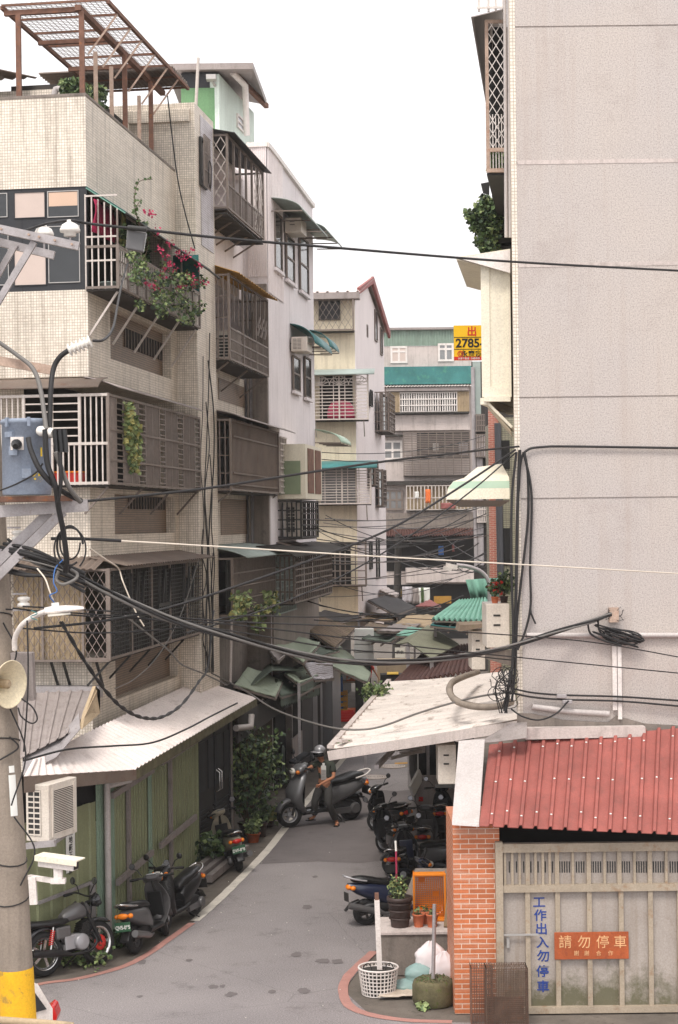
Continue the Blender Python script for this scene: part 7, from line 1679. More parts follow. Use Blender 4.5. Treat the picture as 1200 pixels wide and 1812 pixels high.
pk_ = MB(); pk_.loft([[c + Vector((0, .02, z)) + fdir * d * math.cos(a) + sdv * d * .95 * math.sin(a) for a in [lerp(-.9, .9, i / 6) for i in range(7)]] for z, d in ((.05, .14), (.035, .23))], cap=False); pk_.build('peak', M_silver, hl_, solid=.008)
# face below the visor: nose and mouth
fc = MB(); fc.blob(c + fdir * .1 + Vector((0, 0, -.09)), (.016, .02, .022), 0, 8, 6); fc.build('nose', M_skin, bd_); mt_ = MB(); mt_.bar(c + fdir * .095 + sdv * .022 + Vector((0, 0, -.125)), c + fdir * .095 - sdv * .022 + Vector((0, 0, -.125)), .012); mt_.build('mouth', M_redfascia, bd_)
# white tower-like print hanging on the shirt front
cp = q(573, 1365, -.16); FPn = Fr((cp.x - .06, cp.y), (1, -.25)); b = MB(); z1 = q(573, 1350, -.16).z; z0 = q(573, 1380, -.16).z
b.fb(FPn, .0, .115, -.01, .0, z0, z1 - .06); b.fb(FPn, .03, .085, -.01, .0, z1 - .06, z1); pr_ = b.build('shirt_print', M_letterwhite, sh_)
b = MB(); grille(b, FPn, .002, .012, .103, z0 + .02, z1 - .16, 4, 6, .004); b.build('print_grid', M_sheet, pr_)
for an, fw in ((Vector((foot.x - .012, foot.y - .07, .012)), Vector((-.03, -.14, 0))), (anR + Vector((-.08, -.05, -.085)), Vector((-.12, -.06, 0)))):
    b = MB(); b.bar(an - fw * .75, an + fw * .9, .1, .018); sn = b.build('sandal', M_hair, PR); s_ = MB(); s_.bar(an + fw * .25 + Vector((-.05, 0, .045)), an + fw * .25 + Vector((.05, .0, .045)), .03, .02); s_.build('strap', M_hair, sn)
# the shopper in red, far down the alley
YQ = 66.0; 
def r(u, v, dy=0.0): return P(u, v, YQ + dy)
f0 = G(652, 1238); YQ = f0.y; PQ = thing('person', 'person in a red shirt and light blue jeans reaching forward at the market stall', 'person', f0)
V, E = [], []
pel, bel, che, nck, hd = r(652, 1202), r(653, 1193), r(655, 1181), r(657, 1172), r(658, 1165)
chain(V, E, [(pel, (.14, .11)), (bel, (.13, .1)), (che, (.15, .11)), (nck, .05), (lerp(nck, hd, .6), (.07, .085)), (hd, (.075, .09))])
for dy in (-.18, .18):
    sh, el, wr = r(657, 1178, dy), r(663, 1188, dy), r(669, 1198, dy * .8); k = chain(V, E, [(sh, .055), (lerp(sh, el, .5), .048), (el, .04), (wr, .028)], 2); hand(V, E, k, wr, wr - el, (0, 1, 0), (0, 0, 1), .5, 1.1)
    hp = r(652, 1206, dy * .5); kn = r(651, 1221, dy * .6); an = Vector((f0.x - .05 + dy * .3, f0.y + dy * .6, .09)); chain(V, E, [(hp, .09), (kn, .062), (an, .04), (an + Vector((.1, 0, -.045)), (.04, .03)), (an + Vector((.17, 0, -.05)), (.04, .024))], 0)
skin('body', V, E, M_skin, PQ)
V, E = [], []; chain(V, E, [(lerp(pel, bel, -.1), (.16, .125)), (bel, (.155, .125)), (che, (.175, .13)), (lerp(che, nck, .75), (.085, .075))])
for dy in (-.18, .18): sh, el = r(657, 1178, dy), r(663, 1188, dy); chain(V, E, [(sh, .075), (lerp(sh, el, .7), .065)], 2)
skin('shirt', V, E, M_redshirt, PQ)
V, E = [], []; chain(V, E, [(lerp(pel, bel, .2), (.155, .12)), (pel, (.155, .12))])
for dy in (-.18, .18):
    hp = r(652, 1206, dy * .5); kn = r(651, 1221, dy * .6); an = Vector((f0.x - .05 + dy * .3, f0.y + dy * .6, .12)); chain(V, E, [(hp, .108), (kn, .085), (an, .075)], 1)
skin('trousers', V, E, M_jeans, PQ)
b = MB(); b.blob(hd + Vector((-.02, 0, .04)), (.1, .1, .1), 0, 14, 10); b.build('hair', M_hair, PQ)
for dy in (-.11, .11): b = MB(); b.bar(Vector((f0.x - .1 + dy * .3, f0.y + dy, .03)), Vector((f0.x + .17 + dy * .3, f0.y + dy, .03)), .1, .06); b.build('shoe', M_letterwhite, PQ, bevel=.02)
# ---------------------------------------------------------------- foreground clutter by the brick pillar
q0 = G(671, 1727); YB = q0.y; FQ = Fr((q0.x, YB), (1, 0.0)); wB = P(803, 1700, YB).x - q0.x; hB = P(735, 1648, YB).z
CB = thing('concrete_planter', 'stained grey concrete block with a pale edge carrying the flower pots', 'planter', FQ.pt(wB / 2, -.4, 0))
MB().fb(FQ, 0, wB, -.95, 0, 0, hB - .05).build('block', M_grey, CB, bevel=.01); MB().fb(FQ, -.03, wB + .02, -.97, .03, hB - .048, hB).build('top_slab', M_paleconc, CB, bevel=.008)
def top(u, d): s = FQ.s(u, 1640, -d); return FQ.pt(s, -d, hB)
plant('leafy young plant in a large ribbed dark brown pot on the concrete block', 'plant', top(708, .33), .3, .17, 420, .045, [M_leaf, M_leafpale, M_leafdark, M_leafyellow], (.19, .46, M_potblack), None)
pot = bpy.data.objects['potted_plant'] if False else None
b = MB(); c = top(708, .33)
for k in (.12, .24, .35): b.lathe([(.15 + .09 * k, k), (.163 + .09 * k, k + .01), (.15 + .09 * k, k + .025)], c, n=24, cap=False)
rg = b.build('pot_ribs', M_potblack, [o for o in COL.objects if o.get('label', '').startswith('leafy young plant')][0])
for u, d, lab in ((741, .3, 'terracotta pot with a small seedling, left of the metal pole'), (765, .28, 'paler terracotta pot with a few leaves, behind the metal pole'), (752, .5, 'wide terracotta pot behind the two others, by the orange crate')): plant(lab, 'plant', top(u, d), .1, .06, 26, .05, [M_leaf, M_leafpale], (.095, .2, M_terra), 'terracotta pots on the concrete block')
# orange crate standing on end, open side to the camera
cr = thing('plastic_crate', 'orange plastic crate standing on end on the concrete block', 'crate', top(760, .62)); s0, s1 = FQ.s(731, 1600, -.62), FQ.s(790, 1600, -.62); z0, z1 = hB + .002, FQ.z(760, 1546, -.62); dz = z1 - z0
b = MB()
b.fb(FQ, s0, s0 + .035, -.66, -.6, z0, z1).fb(FQ, s1 - .035, s1, -.66, -.6, z0, z1).fb(FQ, s0 + .035, s1 - .035, -.66, -.6, z1 - .04, z1).fb(FQ, s0 + .035, s1 - .035, -.66, -.6, z0, z0 + .04); b.build('rim', M_crate, cr, bevel=.01)
b = MB()
for i in range(15): s = lerp(s0 + .04, s1 - .04, i / 14); b.fb(FQ, s - .007, s + .007, -.88, -.865, z0 + .03, z1 - .03)
for j in range(22): z = lerp(z0 + .04, z1 - .04, j / 21); b.fb(FQ, s0 + .03, s1 - .03, -.864, -.855, z - .007, z + .007)
for k in range(3): b.fb(FQ, s0 + .1, s0 + .2, -.855, -.85, z0 + .12 + k * .22, z0 + .2 + k * .22) if k != 1 else b.fb(FQ, s1 - .2, s1 - .1, -.855, -.85, z0 + .12 + k * .22, z0 + .2 + k * .22)
b.build('base_grid', M_crate, cr)
b = MB()
for s in (s0 + .012, s1 - .02):
    for j in range(20): z = lerp(z0 + .03, z1 - .03, j / 19); b.fb(FQ, s, s + .01, -.86, -.66, z - .009, z + .009)
    for o in (-.68, -.76, -.85): b.fb(FQ, s + .0005, s + .0095, o - .01, o + .01, z0, z1)
for z in (z0 + .01, z1 - .03): b.fb(FQ, s0 + .025, s1 - .025, -.86, -.66, z, z + .012)
b.build('side_grid', M_crate, cr)
bd2 = MB(); bd2.prism([P(735, 1537, YB + 1.25), P(802, 1537, YB + 1.25), P(802, 1600, YB + 1.0), P(712, 1600, YB + 1.0)], (0, .03, 0)); tag(bd2.build('cement_board', M_grey, None), 'grey cement board leaning behind the orange crate', 'board')
bd3 = MB(); bd3.bar(top(791, .2) + Vector((.02, 0, .005)), top(798, .6) + Vector((.05, .2, .55)), .14, .05); o_ = bd3.build('timber_board', M_wood, None); tag(o_, 'dark timber board leaning between crate and brick pillar', 'board')
st = thing('stick', 'bright pink broom stick with a white end standing behind the dark brown pot', 'stick', top(705, .7)); a, c, d = top(704, .6), P(701, 1506, YB + .55), P(700, 1488, YB + .55); MB().tube([a, c], .016, 8).build('shaft', M_pink, st); MB().tube([c, d], .017, 8).build('white_end', M_letterwhite, st)
s2 = MB(); s2.tube([P(804, 1640, YB - .3), P(791, 1692, YB - .25)], .02, 8); tag(s2.build('stick', M_redfascia, None), 'dull pink stick leaning between the sacks and the brick pillar', 'stick')
# white post in a lattice basket
c = G(670, 1758); BK = thing('lattice_basket', 'white plastic lattice basket filled with concrete, holding a white post', 'basket', c); r0, r1, hb_ = .24, .29, .38
b = MB()
for k in range(30):
    a = 2 * math.pi * k / 30; p0, p1 = c + Vector((math.cos(a) * r0, math.sin(a) * r0, 0)), c + Vector((math.cos(a) * r1, math.sin(a) * r1, hb_)); b.bar(p0, p1, .016, .012)
for j in range(8): t_ = j / 7; rr = lerp(r0, r1, t_); b.tube([c + Vector((math.cos(i * .2618) * rr, math.sin(i * .2618) * rr, hb_ * t_ + .006)) for i in range(24)], .009 if j < 7 else .016, 5, closed=True)
b.build('lattice', M_whitemetal, BK)
MB().lathe([(r0 - .02, .01), (r1 - .02, hb_ - .05), (.02, hb_ - .02)], c, n=20).build('concrete_fill', M_darkconc, BK)
for sx in (-1, 1): MB().tube([c + Vector((sx * .16 + .06 * math.cos(t), -.15, hb_ + .1 * math.sin(t))) for t in [i * .35 for i in range(10)]], .008, 5).build('handle', M_bardark, BK)
ps = MB(); ps.bar(c + Vector((.02, 0, hb_ - .03)), P(667, 1592, c.y), .075, up=Vector((0, 1, 0))); pp = thing('post', 'square white post standing in the lattice basket', 'post', c + Vector((.02, 0, hb_))); ps.build('shaft', M_whitemetal, pp); MB().bar(P(667, 1592, c.y), P(666.5, 1580, c.y), .06, up=Vector((0, 1, 0))).build('rusty_top', M_rust, pp)
# mossy block with a steel pole
c = G(767, 1776); MBk = thing('mossy_block', 'round mossy concrete block holding a thin steel pole', 'block', c)
b = MB(); b.loft([[c + Vector((math.cos(a) * rr * (1 + .05 * mnoise.noise(Vector((math.cos(a), math.sin(a), z * 3)))), math.sin(a) * rr, z)) for a in [2 * math.pi * i / 28 for i in range(28)]] for rr, z in ((.27, 0), (.3, .06), (.3, .28), (.28, .34), (.24, .36))]); b.build('block', M_moss, MBk)
b = MB()
for i in range(500):
    a = random.uniform(0, 6.28); rr = .25 * random.random() ** .5; b.leaf(c + Vector((math.cos(a) * rr, math.sin(a) * rr, .355)), .03, random.randint(0, 1))
b.build('moss', [M_leaf, M_moss], MBk); MB().tube([c + Vector((0, 0, .3)), P(769, 1600, c.y)], .028, 8).build('steel_pole', M_galv, MBk)
def sack(label, u, v, wd, ht, dp, Y, m, grp, lean=0.0, tie=True, name='sack'):
    g = P(u, v, Y); t = thing(name, label, name.replace('_', ' '), g, grp); b = MB(); N = 16; rings = []
    for j in range(N + 1):
        q_ = j / N; z = q_ * ht; w_ = wd / 2 * (.8 + .2 * min(1, q_ * 4)) * (1 - max(0, (q_ - .45) / .55) ** 2.6 * .88)
        if tie and j == N: w_ *= 1.7
        rings.append([g + Vector((lean * q_ + math.copysign(abs(math.cos(a)) ** .75, math.cos(a)) * w_ * (1 + .16 * mnoise.noise(Vector((math.cos(a) * 1.6 + u, math.sin(a) * 1.6, q_ * 3)))), math.copysign(abs(math.sin(a)) ** .75, math.sin(a)) * w_ * dp, z + .07 * ht * mnoise.noise(Vector((math.cos(a) * 2, q_ * 3, u + math.sin(a)))))) + Vector((0, 0, 0)) + Vector((.018 * mnoise.noise(Vector((a * 5, q_ * 9, u))), .018 * mnoise.noise(Vector((a * 5, q_ * 9, u + 7))), 0)) for a in [2 * math.pi * i / 32 for i in range(32)]])
    b.loft(rings); b.build('bag', m, t); return t
sack('taller white woven sack against the concrete block', 765, 1728, .46, .52, .7, 25.2, M_sack, 'white sacks by the brick pillar', -.03)
sack('white woven sack leaning on the brick pillar above the mossy block', 788, 1752, .42, .56, .7, 24.8, M_sack, 'white sacks by the brick pillar', -.02)
sack('teal plastic bag nearer the lattice basket', 716, 1758, .44, .22, .8, 25.0, M_tealbag, 'teal bags by the concrete block', .02, False, 'plastic_bag')
sack('teal plastic bag resting below the white sacks', 743, 1740, .44, .3, .8, 25.1, M_tealbag, 'teal bags by the concrete block', .0, False, 'plastic_bag')
b = MB(); N = 10; A, B_, C_, D_ = G(668, 1770), G(742, 1768), G(748, 1740), G(702, 1746)
b.add([lerp(lerp(A, B_, i / N), lerp(D_, C_, i / N), j / N) + Vector((0, 0, .04 + .05 * abs(mnoise.noise(Vector((i * .6, j * .7, 3)))))) for j in range(N + 1) for i in range(N + 1)], [(j * 11 + i, j * 11 + i + 1, j * 11 + 12 + i, j * 11 + 11 + i) for j in range(N) for i in range(N)], 0, True); tag(b.build('cloth', M_cloth, None, solid=.012), 'crumpled pale cloth lying on the ground beside the lattice basket', 'cloth')
plant('small bright green weed growing at the foot of the mossy block', 'plant', G(749, 1785), .1, .1, 40, .09, [M_leafpale, M_leaf], name='weed')
# rusty wire mesh cages in front of the gate
def meshbox(label, u0, u1, v0, Yg, dep, m, nx, nz):
    g0, g1 = P(u0, v0, Yg), P(u1, v0, Yg); f = Fr((g0.x, Yg), (1, 0)); wd = g1.x - g0.x; h = g0.z; t = thing('wire_mesh_cage', label, 'mesh cage', f.pt(wd / 2, 0, 0), 'rusty wire mesh cages by the gate'); b = MB()
    for o in (0, -dep):
        for i in range(nx + 1): s = lerp(0, wd, i / nx) + random.uniform(-.004, .004); b.fb(f, s - .003, s + .003, o - .003, o + .003, 0, h + random.uniform(-.02, .02))
        for j in range(nz + 1): z = lerp(.02, h, j / nz); b.fb(f, 0, wd, o + .004, o + .009, z - .003, z + .003)
    for s in (0, wd):
        for j in range(nz + 1): z = lerp(.02, h, j / nz); b.fb(f, s - .004, s + .004, -dep, 0, z - .004, z + .004)
    for i in range(nx + 1): s = lerp(0, wd, i / nx); b.fb(f, s - .004, s + .004, -dep, 0, h - .004, h + .004)
    b.build('wires', m, t); return t, f, wd, h
meshbox('open rusty wire mesh cage leaning on the brick pillar', 834, 872, 1714, 23.1, .3, M_rust, 9, 22)
t, f, wd, h = meshbox('denser rusty wire mesh cage standing before the grey gate', 861, 934, 1716, 22.9, .35, M_rustdark, 24, 30)
MB().fb(f, .02, wd - .02, -.34, -.335, .05, h * .45).build('rust_sheet', M_rustdark, t)
# ---------------------------------------------------------------- left side plants and pots
tb = G(437, 1478); plant('tall leafy tree in a pot in front of the dark shop front', 'tree', tb, 2.0, .8, 3000, .12, [M_leafdark, M_leaf, M_leafpale], (.2, .3, M_potblack), name='potted_tree', stemr=.025)
plant('low yellow-green plant in a brown trough by the road line', 'plant', G(448, 1490), .35, .24, 240, .1, [M_leafpale, M_leaf], (.16, .2, M_rustplate), 'pots by the shop front')
plant('spiky dark green plant in a black pot by the road line', 'plant', G(463, 1480), .45, .2, 200, .12, [M_leafdark, M_leaf], (.13, .3, M_potblack), 'pots by the shop front')
plant('yellowish broad-leaved plant farther along the road line', 'plant', G(477, 1462), .4, .22, 160, .13, [M_leafpale, M_leafyellow, M_leaf], (.12, .15, M_potblack), 'pots by the shop front')
plant('sprawling weeds at the corner of the green shed near the planks', 'plant', G(366, 1535) + Vector((0, 0, .2)), .45, .5, 420, .14, [M_leaf, M_leafdark, M_leafpale], name='weeds')
plant('weeds along the kerb beneath the motorcycle', 'plant', G(140, 1705), .16, .5, 340, .08, [M_leaf, M_leafpale], name='weeds')
plant('dark weeds at the foot of the drain pipe behind the parked scooters', 'plant', G(205, 1672), .2, .35, 240, .08, [M_leafdark, M_leaf], name='weeds')
# ---------------------------------------------------------------- plants on the buildings
def spray(b, fr, box, o0, o1, n, size, mats, wts, fn=None):
    u0, v0, u1, v1 = box
    for i in range(n):
        u, v = random.uniform(u0, u1), random.uniform(v0, v1)
        if fn and not fn(u, v): continue
        o = random.uniform(o0, o1); s, z = fr.hit(u, v, o); b.leaf(fr.pt(s, o, z), size, random.choices(range(mats), wts)[0], .15)
bg_ = thing('bougainvillea', 'bougainvillea with magenta flowers spilling over the upper balcony rail', 'plant', FL.pt(2.5, o3, z3b + .05)); b = MB()
cl = [(random.uniform(235, 358), random.uniform(-42, 46), random.uniform(5, 14)) for _ in range(52)]
def bush(u, v):
    c = 488 + (u - 235) * .36
    return any((u - a) ** 2 + (v - (488 + (a - 235) * .36 + d)) ** 2 < r_ * r_ for a, d, r_ in cl)
spray(b, FL, (222, 420, 368, 580), .3, 1.0, 5200, .08, 3, (3, 3, 2.4), bush)
spray(b, FL, (214, 400, 262, 490), .1, .5, 700, .11, 3, (2, 3, .6))
b.build('foliage', [M_leaf, M_leafdark, M_leafpale], bg_)  # dark leaf colour mixed in as shade, against an evenly lit look
b = MB()
for u, v in ((282, 440), (296, 452), (301, 468), (318, 446), (322, 458), (292, 476), (288, 484), (336, 487), (341, 493), (358, 497), (276, 510), (321, 511), (330, 452), (279, 408), (262, 376), (267, 379), (300, 430), (344, 505), (264, 500), (352, 470), (310, 478), (338, 444)):
    s, z = FL.hit(u, v, .85); c = FL.pt(s, .85, z)
    for i in range(16): b.leaf(c + Vector((random.gauss(0, .045), random.gauss(0, .045), random.gauss(0, .04))), .06, 0)
b.build('bracts', M_bract, bg_)
b = MB(); 
for pts in (((250, 470), (262, 430), (244, 390), (238, 352), (246, 322), (270, 317)), ((250, 440), (248, 400), (240, 372), (250, 352)), ((300, 480), (320, 520), (345, 545)), ((240, 480), (275, 500), (310, 520))):
    w_ = spline([FL.pt(*(lambda h_: (h_[0], .8, h_[1]))(FL.hit(u, v, .8))) for u, v in pts], 5); b.tube(w_, .007, 4)
    for p in w_[::2]: 
        for _ in range(3): b.leaf(p, .07, 1)
b.build('stems', [M_stem, M_leaf], bg_)
vn = thing('vine', 'pale green vine hanging down the second-floor iron cage', 'plant', FL.pt(FL.s(235, 780, .55), .55, z_c2b)); b = MB(); spray(b, FL, (222, 712, 250, 835), .49, .62, 900, .1, 3, (3, 1, 2), lambda u, v: abs(u - 228 - (v - 712) * .1) < 9 * math.sin(max(.2, min(3, (v - 705) / 42))) + 3); b.build('foliage', [M_leafpale, M_leaf, M_leafyellow], vn)
cr_ = thing('climber', 'yellow-green climbing plant on the lowest cage of the narrow block', 'plant', FL.pt(FL.s(440, 1080, .9), .9, 3)); b = MB()
for bx in ((410, 1050, 446, 1075), (462, 1046, 494, 1084), (448, 1070, 466, 1118), (408, 1078, 432, 1092)): spray(b, FL, bx, .78, 1.1, 90, .13, 3, (3, 2, 1.4))
b.build('foliage', [M_leafpale, M_leaf, M_leafyellow], cr_)
rp = thing('rooftop_plants', 'scrubby plants growing behind the rooftop parapet under the pergola', 'plant', FL.pt(.6, -.4, z_par + .5)); b = MB()
spray(b, FF, (108, 142, 150, 172), -.5, -.2, 420, .09, 3, (3, 2, 1)); spray(b, FL, (155, 150, 186, 200), -.5, -.25, 420, .09, 3, (3, 2, 1)); b.build('foliage', [M_leaf, M_leafdark, M_leafpale], rp)
tr = thing('balcony_tree', 'bushy green tree growing out from the alley side of the tall building', 'tree', P(872, 445, 30)); b = MB(); FTt = Fr((P(820, 400, 30).x, 30), (1, 0))
cl2 = [(862, 372, 20), (850, 392, 17), (866, 410, 20), (836, 386, 9), (868, 436, 16), (858, 355, 9), (846, 402, 10), (830, 378, 5), (878, 390, 16), (850, 428, 8)]
spray(b, FTt, (822, 342, 892, 446), -.4, .35, 5200, .085, 3, (3, 3, 1.5), lambda u, v: any((u - a) ** 2 + (v - c) ** 2 < r_ * r_ * random.uniform(.5, 1.2) for a, c, r_ in cl2)); b.build('crown', [M_leaf, M_leafdark, M_leafpale], tr)
b = MB(); 
for u, v in ((862, 372), (845, 392), (833, 384), (868, 412)): b.tube(spline([P(876, 448, 30), P((876 + u) / 2 + 3, (448 + v) / 2, 30), P(u, v, 30)], 4), .018, 5)
b.build('branches', M_stem, tr)
cp_ = thing('cage_plant', 'sprig of leaves low in the diamond-mesh cage of the tall building', 'plant', P(880, 300, 26.3)); b = MB(); spray(b, Fr((P(862, 300, 26.3).x, 26.3), (1, 0)), (866, 268, 892, 305), -.2, .02, 120, .09, 2, (2, 1)); b.build('foliage', [M_leaf, M_leafpale], cp_)
# things inside the balconies
laundry('crimson cloth hanging behind the end bars of the flower balcony', FL, 166, 204, 352, 432, .2, M_crimson, 'laundry', 'laundry on the near block')
laundry('narrow yellow-green cloth hanging beside the crimson one', FL, 214, 222, 372, 432, .3, M_leafyellow, 'laundry', 'laundry on the near block')
b = MB(); s, z = FL.hit(186, 505, .25); b.lathe([(.1, 0), (.15, .13), (.16, .13), (.16, .15), (.12, .15)], FL.pt(.3, .3, z3b + .02), n=18); tag(b.build('basin', M_tealgrey, None), 'pale blue basin on the floor of the flower balcony', 'basin')
for k, (u0, u1) in enumerate(((88, 112), (114, 146))):
    a, c = FF.s(u0, 840, .3), FF.s(u1, 840, .3); t = thing('tray', ['orange-red tray on the second-floor cage, left one', 'orange-red tray on the second-floor cage, right one beside the white edge'][k], 'tray', FF.pt((a + c) / 2, .25, z_c2b), 'trays in the second-floor cage'); MB().fb(FF, a, c, .1, .4, z_c2b + .03, z_c2b + .22).build('tub', M_redpaint, t, bevel=.01); MB().fb(FF, a - .01, c + .01, .09, .41, z_c2b + .222, z_c2b + .25).build('rim', M_orange, t)
wp_ = MB(); wp_.tube([P(408, 1208, 38.4), P(410, 1092, 38.4)], .03, 8); tag(wp_.build('pipe', M_pvc, None), 'thin pale pipe standing upright in front of the lowest dark cage', 'pipe')
# ---------------------------------------------------------------- cables
def cb(label, pts, r=.012, m=None, grp='overhead cables', **k):
    if not isinstance(pts[-1], Vector) and pts[-1][0] == 1220:      # runs on past the edge of the picture
        a, c = pts[-2], pts[-1]; f = 340 / (c[0] - a[0]); pts = pts + [(1560, c[1] + (c[1] - a[1]) * f, max(c[2], min(c[2] + (c[2] - a[2]) * f, 25.4)))]
    return cable(pts, r, m, label, grp, **k)
cb('top black wire running from the white pole insulators across to the tall building', [(28, 414, 18.9), (78, 397, 19.3), (124, 390, 18.65), (160, 396, 18.7), (243, 405, 18.75), (380, 420, 19.2), (565, 436, 20), (905, 463, 22), (1220, 480, 24)], .016)
cb('pale wire crossing the whole alley at mid height', [(96, 953, 18.6), (210, 957, 18.9), (400, 968, 19.6), (640, 983, 20.7), (905, 998, 22), (1220, 1016, 24)], .010, M_cablepale)
cb('dark sheathed start of the pale wire near the power pole', [(90, 953, 18.55), (112, 953, 18.58), (160, 954, 18.7), (214, 957, 18.85)], .02)
cb('black wire rising from the transformer beam to the corner of the tall building', [(140, 888, 18.5), (260, 876, 19), (380, 862, 19.6), (560, 834, 21), (700, 814, 22.5), (860, 796, 24.6), (918, 790, 25.4)], .017)
cb('black cable fixed along the blank wall', [(918, 870, 25.42), (922, 815, 25.42), (934, 796, 25.44), (960, 791, 25.45), (1010, 790, 25.45), (1220, 793, 25.45)], .018)
cb('upper of the twin cables climbing right to the wall bracket', [(60, 1112, 18.7), (200, 1096, 19.2), (340, 1063, 20), (570, 984, 21.8), (700, 931, 23.2), (820, 858, 24.4), (912, 796, 25.4)], .016)
cb('lower of the twin cables climbing right to the wall bracket', [(330, 1120, 21), (470, 1078, 22), (600, 1022, 23), (720, 952, 24), (830, 872, 24.8), (914, 800, 25.4)], .011)
base = [(14, 960, 18.8), (60, 990, 18.6), (120, 1014, 18.6), (200, 1052, 18.9), (300, 1095, 19.4), (400, 1124, 20), (540, 1160, 21.2), (640, 1172, 22.2), (760, 1168, 23.3), (880, 1150, 24.6), (990, 1116, 25.2), (1050, 1098, 25.3), (1082, 1086, 25.4)]
sp_ = spline([P(*p) for p in base], 8)
for k in range(4):
    b = MB(); N = len(sp_); pts = []
    for i, p in enumerate(sp_):
        a = k * 1.57 + i * .16; q_ = .036 * (1 - .4 * i / N); pts.append(p + Vector((0, math.cos(a) * q_, math.sin(a) * q_)))
    b.tube(pts, .016, 6); tag(b.build('overhead_cable', M_cable if k % 2 else M_cablegrey), 'thick black cable of the twisted bundle sagging across the alley to the wall bracket', 'cable', 'bundle of thick twisted cables')
def twisted(pts, r, tw, label):
    s = spline([P(*p) for p in pts], 10); b = MB()
    for k in range(2): b.tube([p + Vector((math.cos(i * .8 + k * 3.14) * tw, 0, math.sin(i * .8 + k * 3.14) * tw)) for i, p in enumerate(s)], r, 5)
    return tag(b.build('overhead_cable', M_cable), label, 'cable', 'overhead cables')
twisted([(108, 1100, 18.7), (150, 1170, 18.9), (190, 1226, 19.4), (222, 1256, 20), (255, 1270, 21), (288, 1268, 22.5), (322, 1246, 25), (352, 1206, 29), (368, 1176, 33), (378, 1080, 36)], .014, .012, 'twisted black cable drooping in a deep loop over the white shed roof')
cb('black cable lying along the white shed roof', [(42, 1346, 24.5), (120, 1326, 25.3), (200, 1320, 26.3), (270, 1314, 27.7), (330, 1290, 30), (372, 1268, 32.5), (420, 1244, 35.5)], .016)
for k, (pts, lab) in enumerate((([(40, 1073, 18.7), (200, 1082, 19), (400, 1099, 20), (700, 1112, 22), (905, 1124, 24), (1060, 1138, 25), (1220, 1166, 25.2)], 'thin black wire passing just above the thick bundle and along the blank wall'), ([(22, 1076, 18.75), (150, 1090, 19), (400, 1104, 20.5), (700, 1140, 22.5), (915, 1163, 24.6), (1220, 1193, 25.2)], 'thin black wire passing just under the bracket of the thick bundle'), ([(40, 1112, 18.7), (170, 1120, 19.3), (330, 1110, 20), (420, 1090, 21), (560, 1092, 22), (700, 1085, 24)], 'thin wire looping from the power pole towards the market'), ([(10, 1078, 18.8), (230, 1092, 19.4), (420, 1118, 20.5), (620, 1150, 22), (800, 1158, 23.5), (905, 1168, 25)], 'thin sagging wire beside the thick bundle'))): cb(lab, pts, .010)
for k, (v0, v1, lab) in enumerate(((1222, 1241, 'upper of the two cables along the foot of the blank wall'), (1230, 1251, 'lower of the two cables along the foot of the blank wall'))): cb(lab, [(905, v0 - 4, 25.3), (945, v0 + 4, 25.38), (1000, v0 + 8, 25.4), (1100, v0 + 11, 25.4), (1220, v1, 25.4)], .016)
for u, v in ((994, 1232), (1004, 1242)): c = P(u, v, 25.37); b = MB(); b.box(c, (.15, .05, .06)); tag(b.build('cable_clamp', M_galv, None, bevel=.01), 'small grey clamp box on the %s cable at the foot of the blank wall' % ('upper' if u < 1000 else 'lower'), 'clamp', 'cable clamps')
cb('black cable drooping from the clamp boxes to the roof corner', [(1006, 1240, 25.35), (985, 1262, 25.3), (955, 1274, 25.2), (925, 1268, 25.1), (905, 1255, 25.2)], .013)
for k, pts in enumerate(([(920, 796, 25.4), (916, 900, 25.4), (913, 1060, 25.4), (909, 1160, 25.35), (900, 1215, 25.2), (893, 1258, 25.1)], [(926, 800, 25.42), (938, 850, 25.42), (941, 900, 25.43), (938, 1000, 25.43), (939, 1070, 25.42), (930, 1115, 25.42), (916, 1150, 25.38)], [(928, 800, 25.42), (934, 840, 25.43), (934, 920, 25.43), (922, 1030, 25.42), (915, 1100, 25.4), (912, 1180, 25.35), (906, 1240, 25.2)], [(914, 800, 25.35), (906, 880, 25.3), (905, 1000, 25.3), (908, 1120, 25.3), (905, 1220, 25.2)])): cb('black cable hanging down the corner of the tall building', pts, .019 if k else .024, grp='cables down the wall corner')
cb('loose black cable end bent off the wall bundle', [(939, 1070, 25.42), (940, 1085, 25.4), (948, 1104, 25.38)], .014)
# bracket, coil and tangle at the wall
bk2 = thing('wall_bracket', 'rusty frayed bracket on the blank wall where the thick bundle is tied', 'bracket', P(1086, 1088, 25.45)); b = MB(); c = P(1086, 1088, 25.44); b.box(c, (.14, .1, .22)); b.build('plate', M_rustpale, bk2); b = MB()
for i in range(16): a = random.uniform(0, 6.28); q_ = random.uniform(.4, 1); b.tube(spline([c, c + Vector((math.cos(a) * .12, -.06, math.sin(a) * .1)) * q_, c + Vector((math.cos(a + random.uniform(-1, 1)) * .2, -.05, math.sin(a + random.uniform(-1, 1)) * .18)) * q_], 4), .004, 4)
b.build('frayed_wires', M_cable, bk2)
co = thing('cable_coil', 'loose coil of black cable hanging on the blank wall beside the bracket', 'cable', P(1100, 1140, 25.4)); b = MB()
for k in range(7):
    cx, cy_ = 1098 + random.uniform(-14, 12), 1126 + random.uniform(-6, 6); b.tube([P(cx + (26 + 3 * k) * math.cos(t) , cy_ + (9 + k) * math.sin(t + .3 * k), 25.38 - .008 * k) for t in [i * .35 for i in range(18)]], .013, 5, closed=True)
b.tube(spline([P(1040, 1104, 25.3), P(1046, 1122, 25.35), P(1070, 1134, 25.35), P(1100, 1142, 25.35)], 6), .016, 6); b.tube(spline([P(1058, 1098, 25.3), P(1062, 1118, 25.35), P(1082, 1132, 25.35)], 6), .016, 6); b.build('loops', M_cable, co)
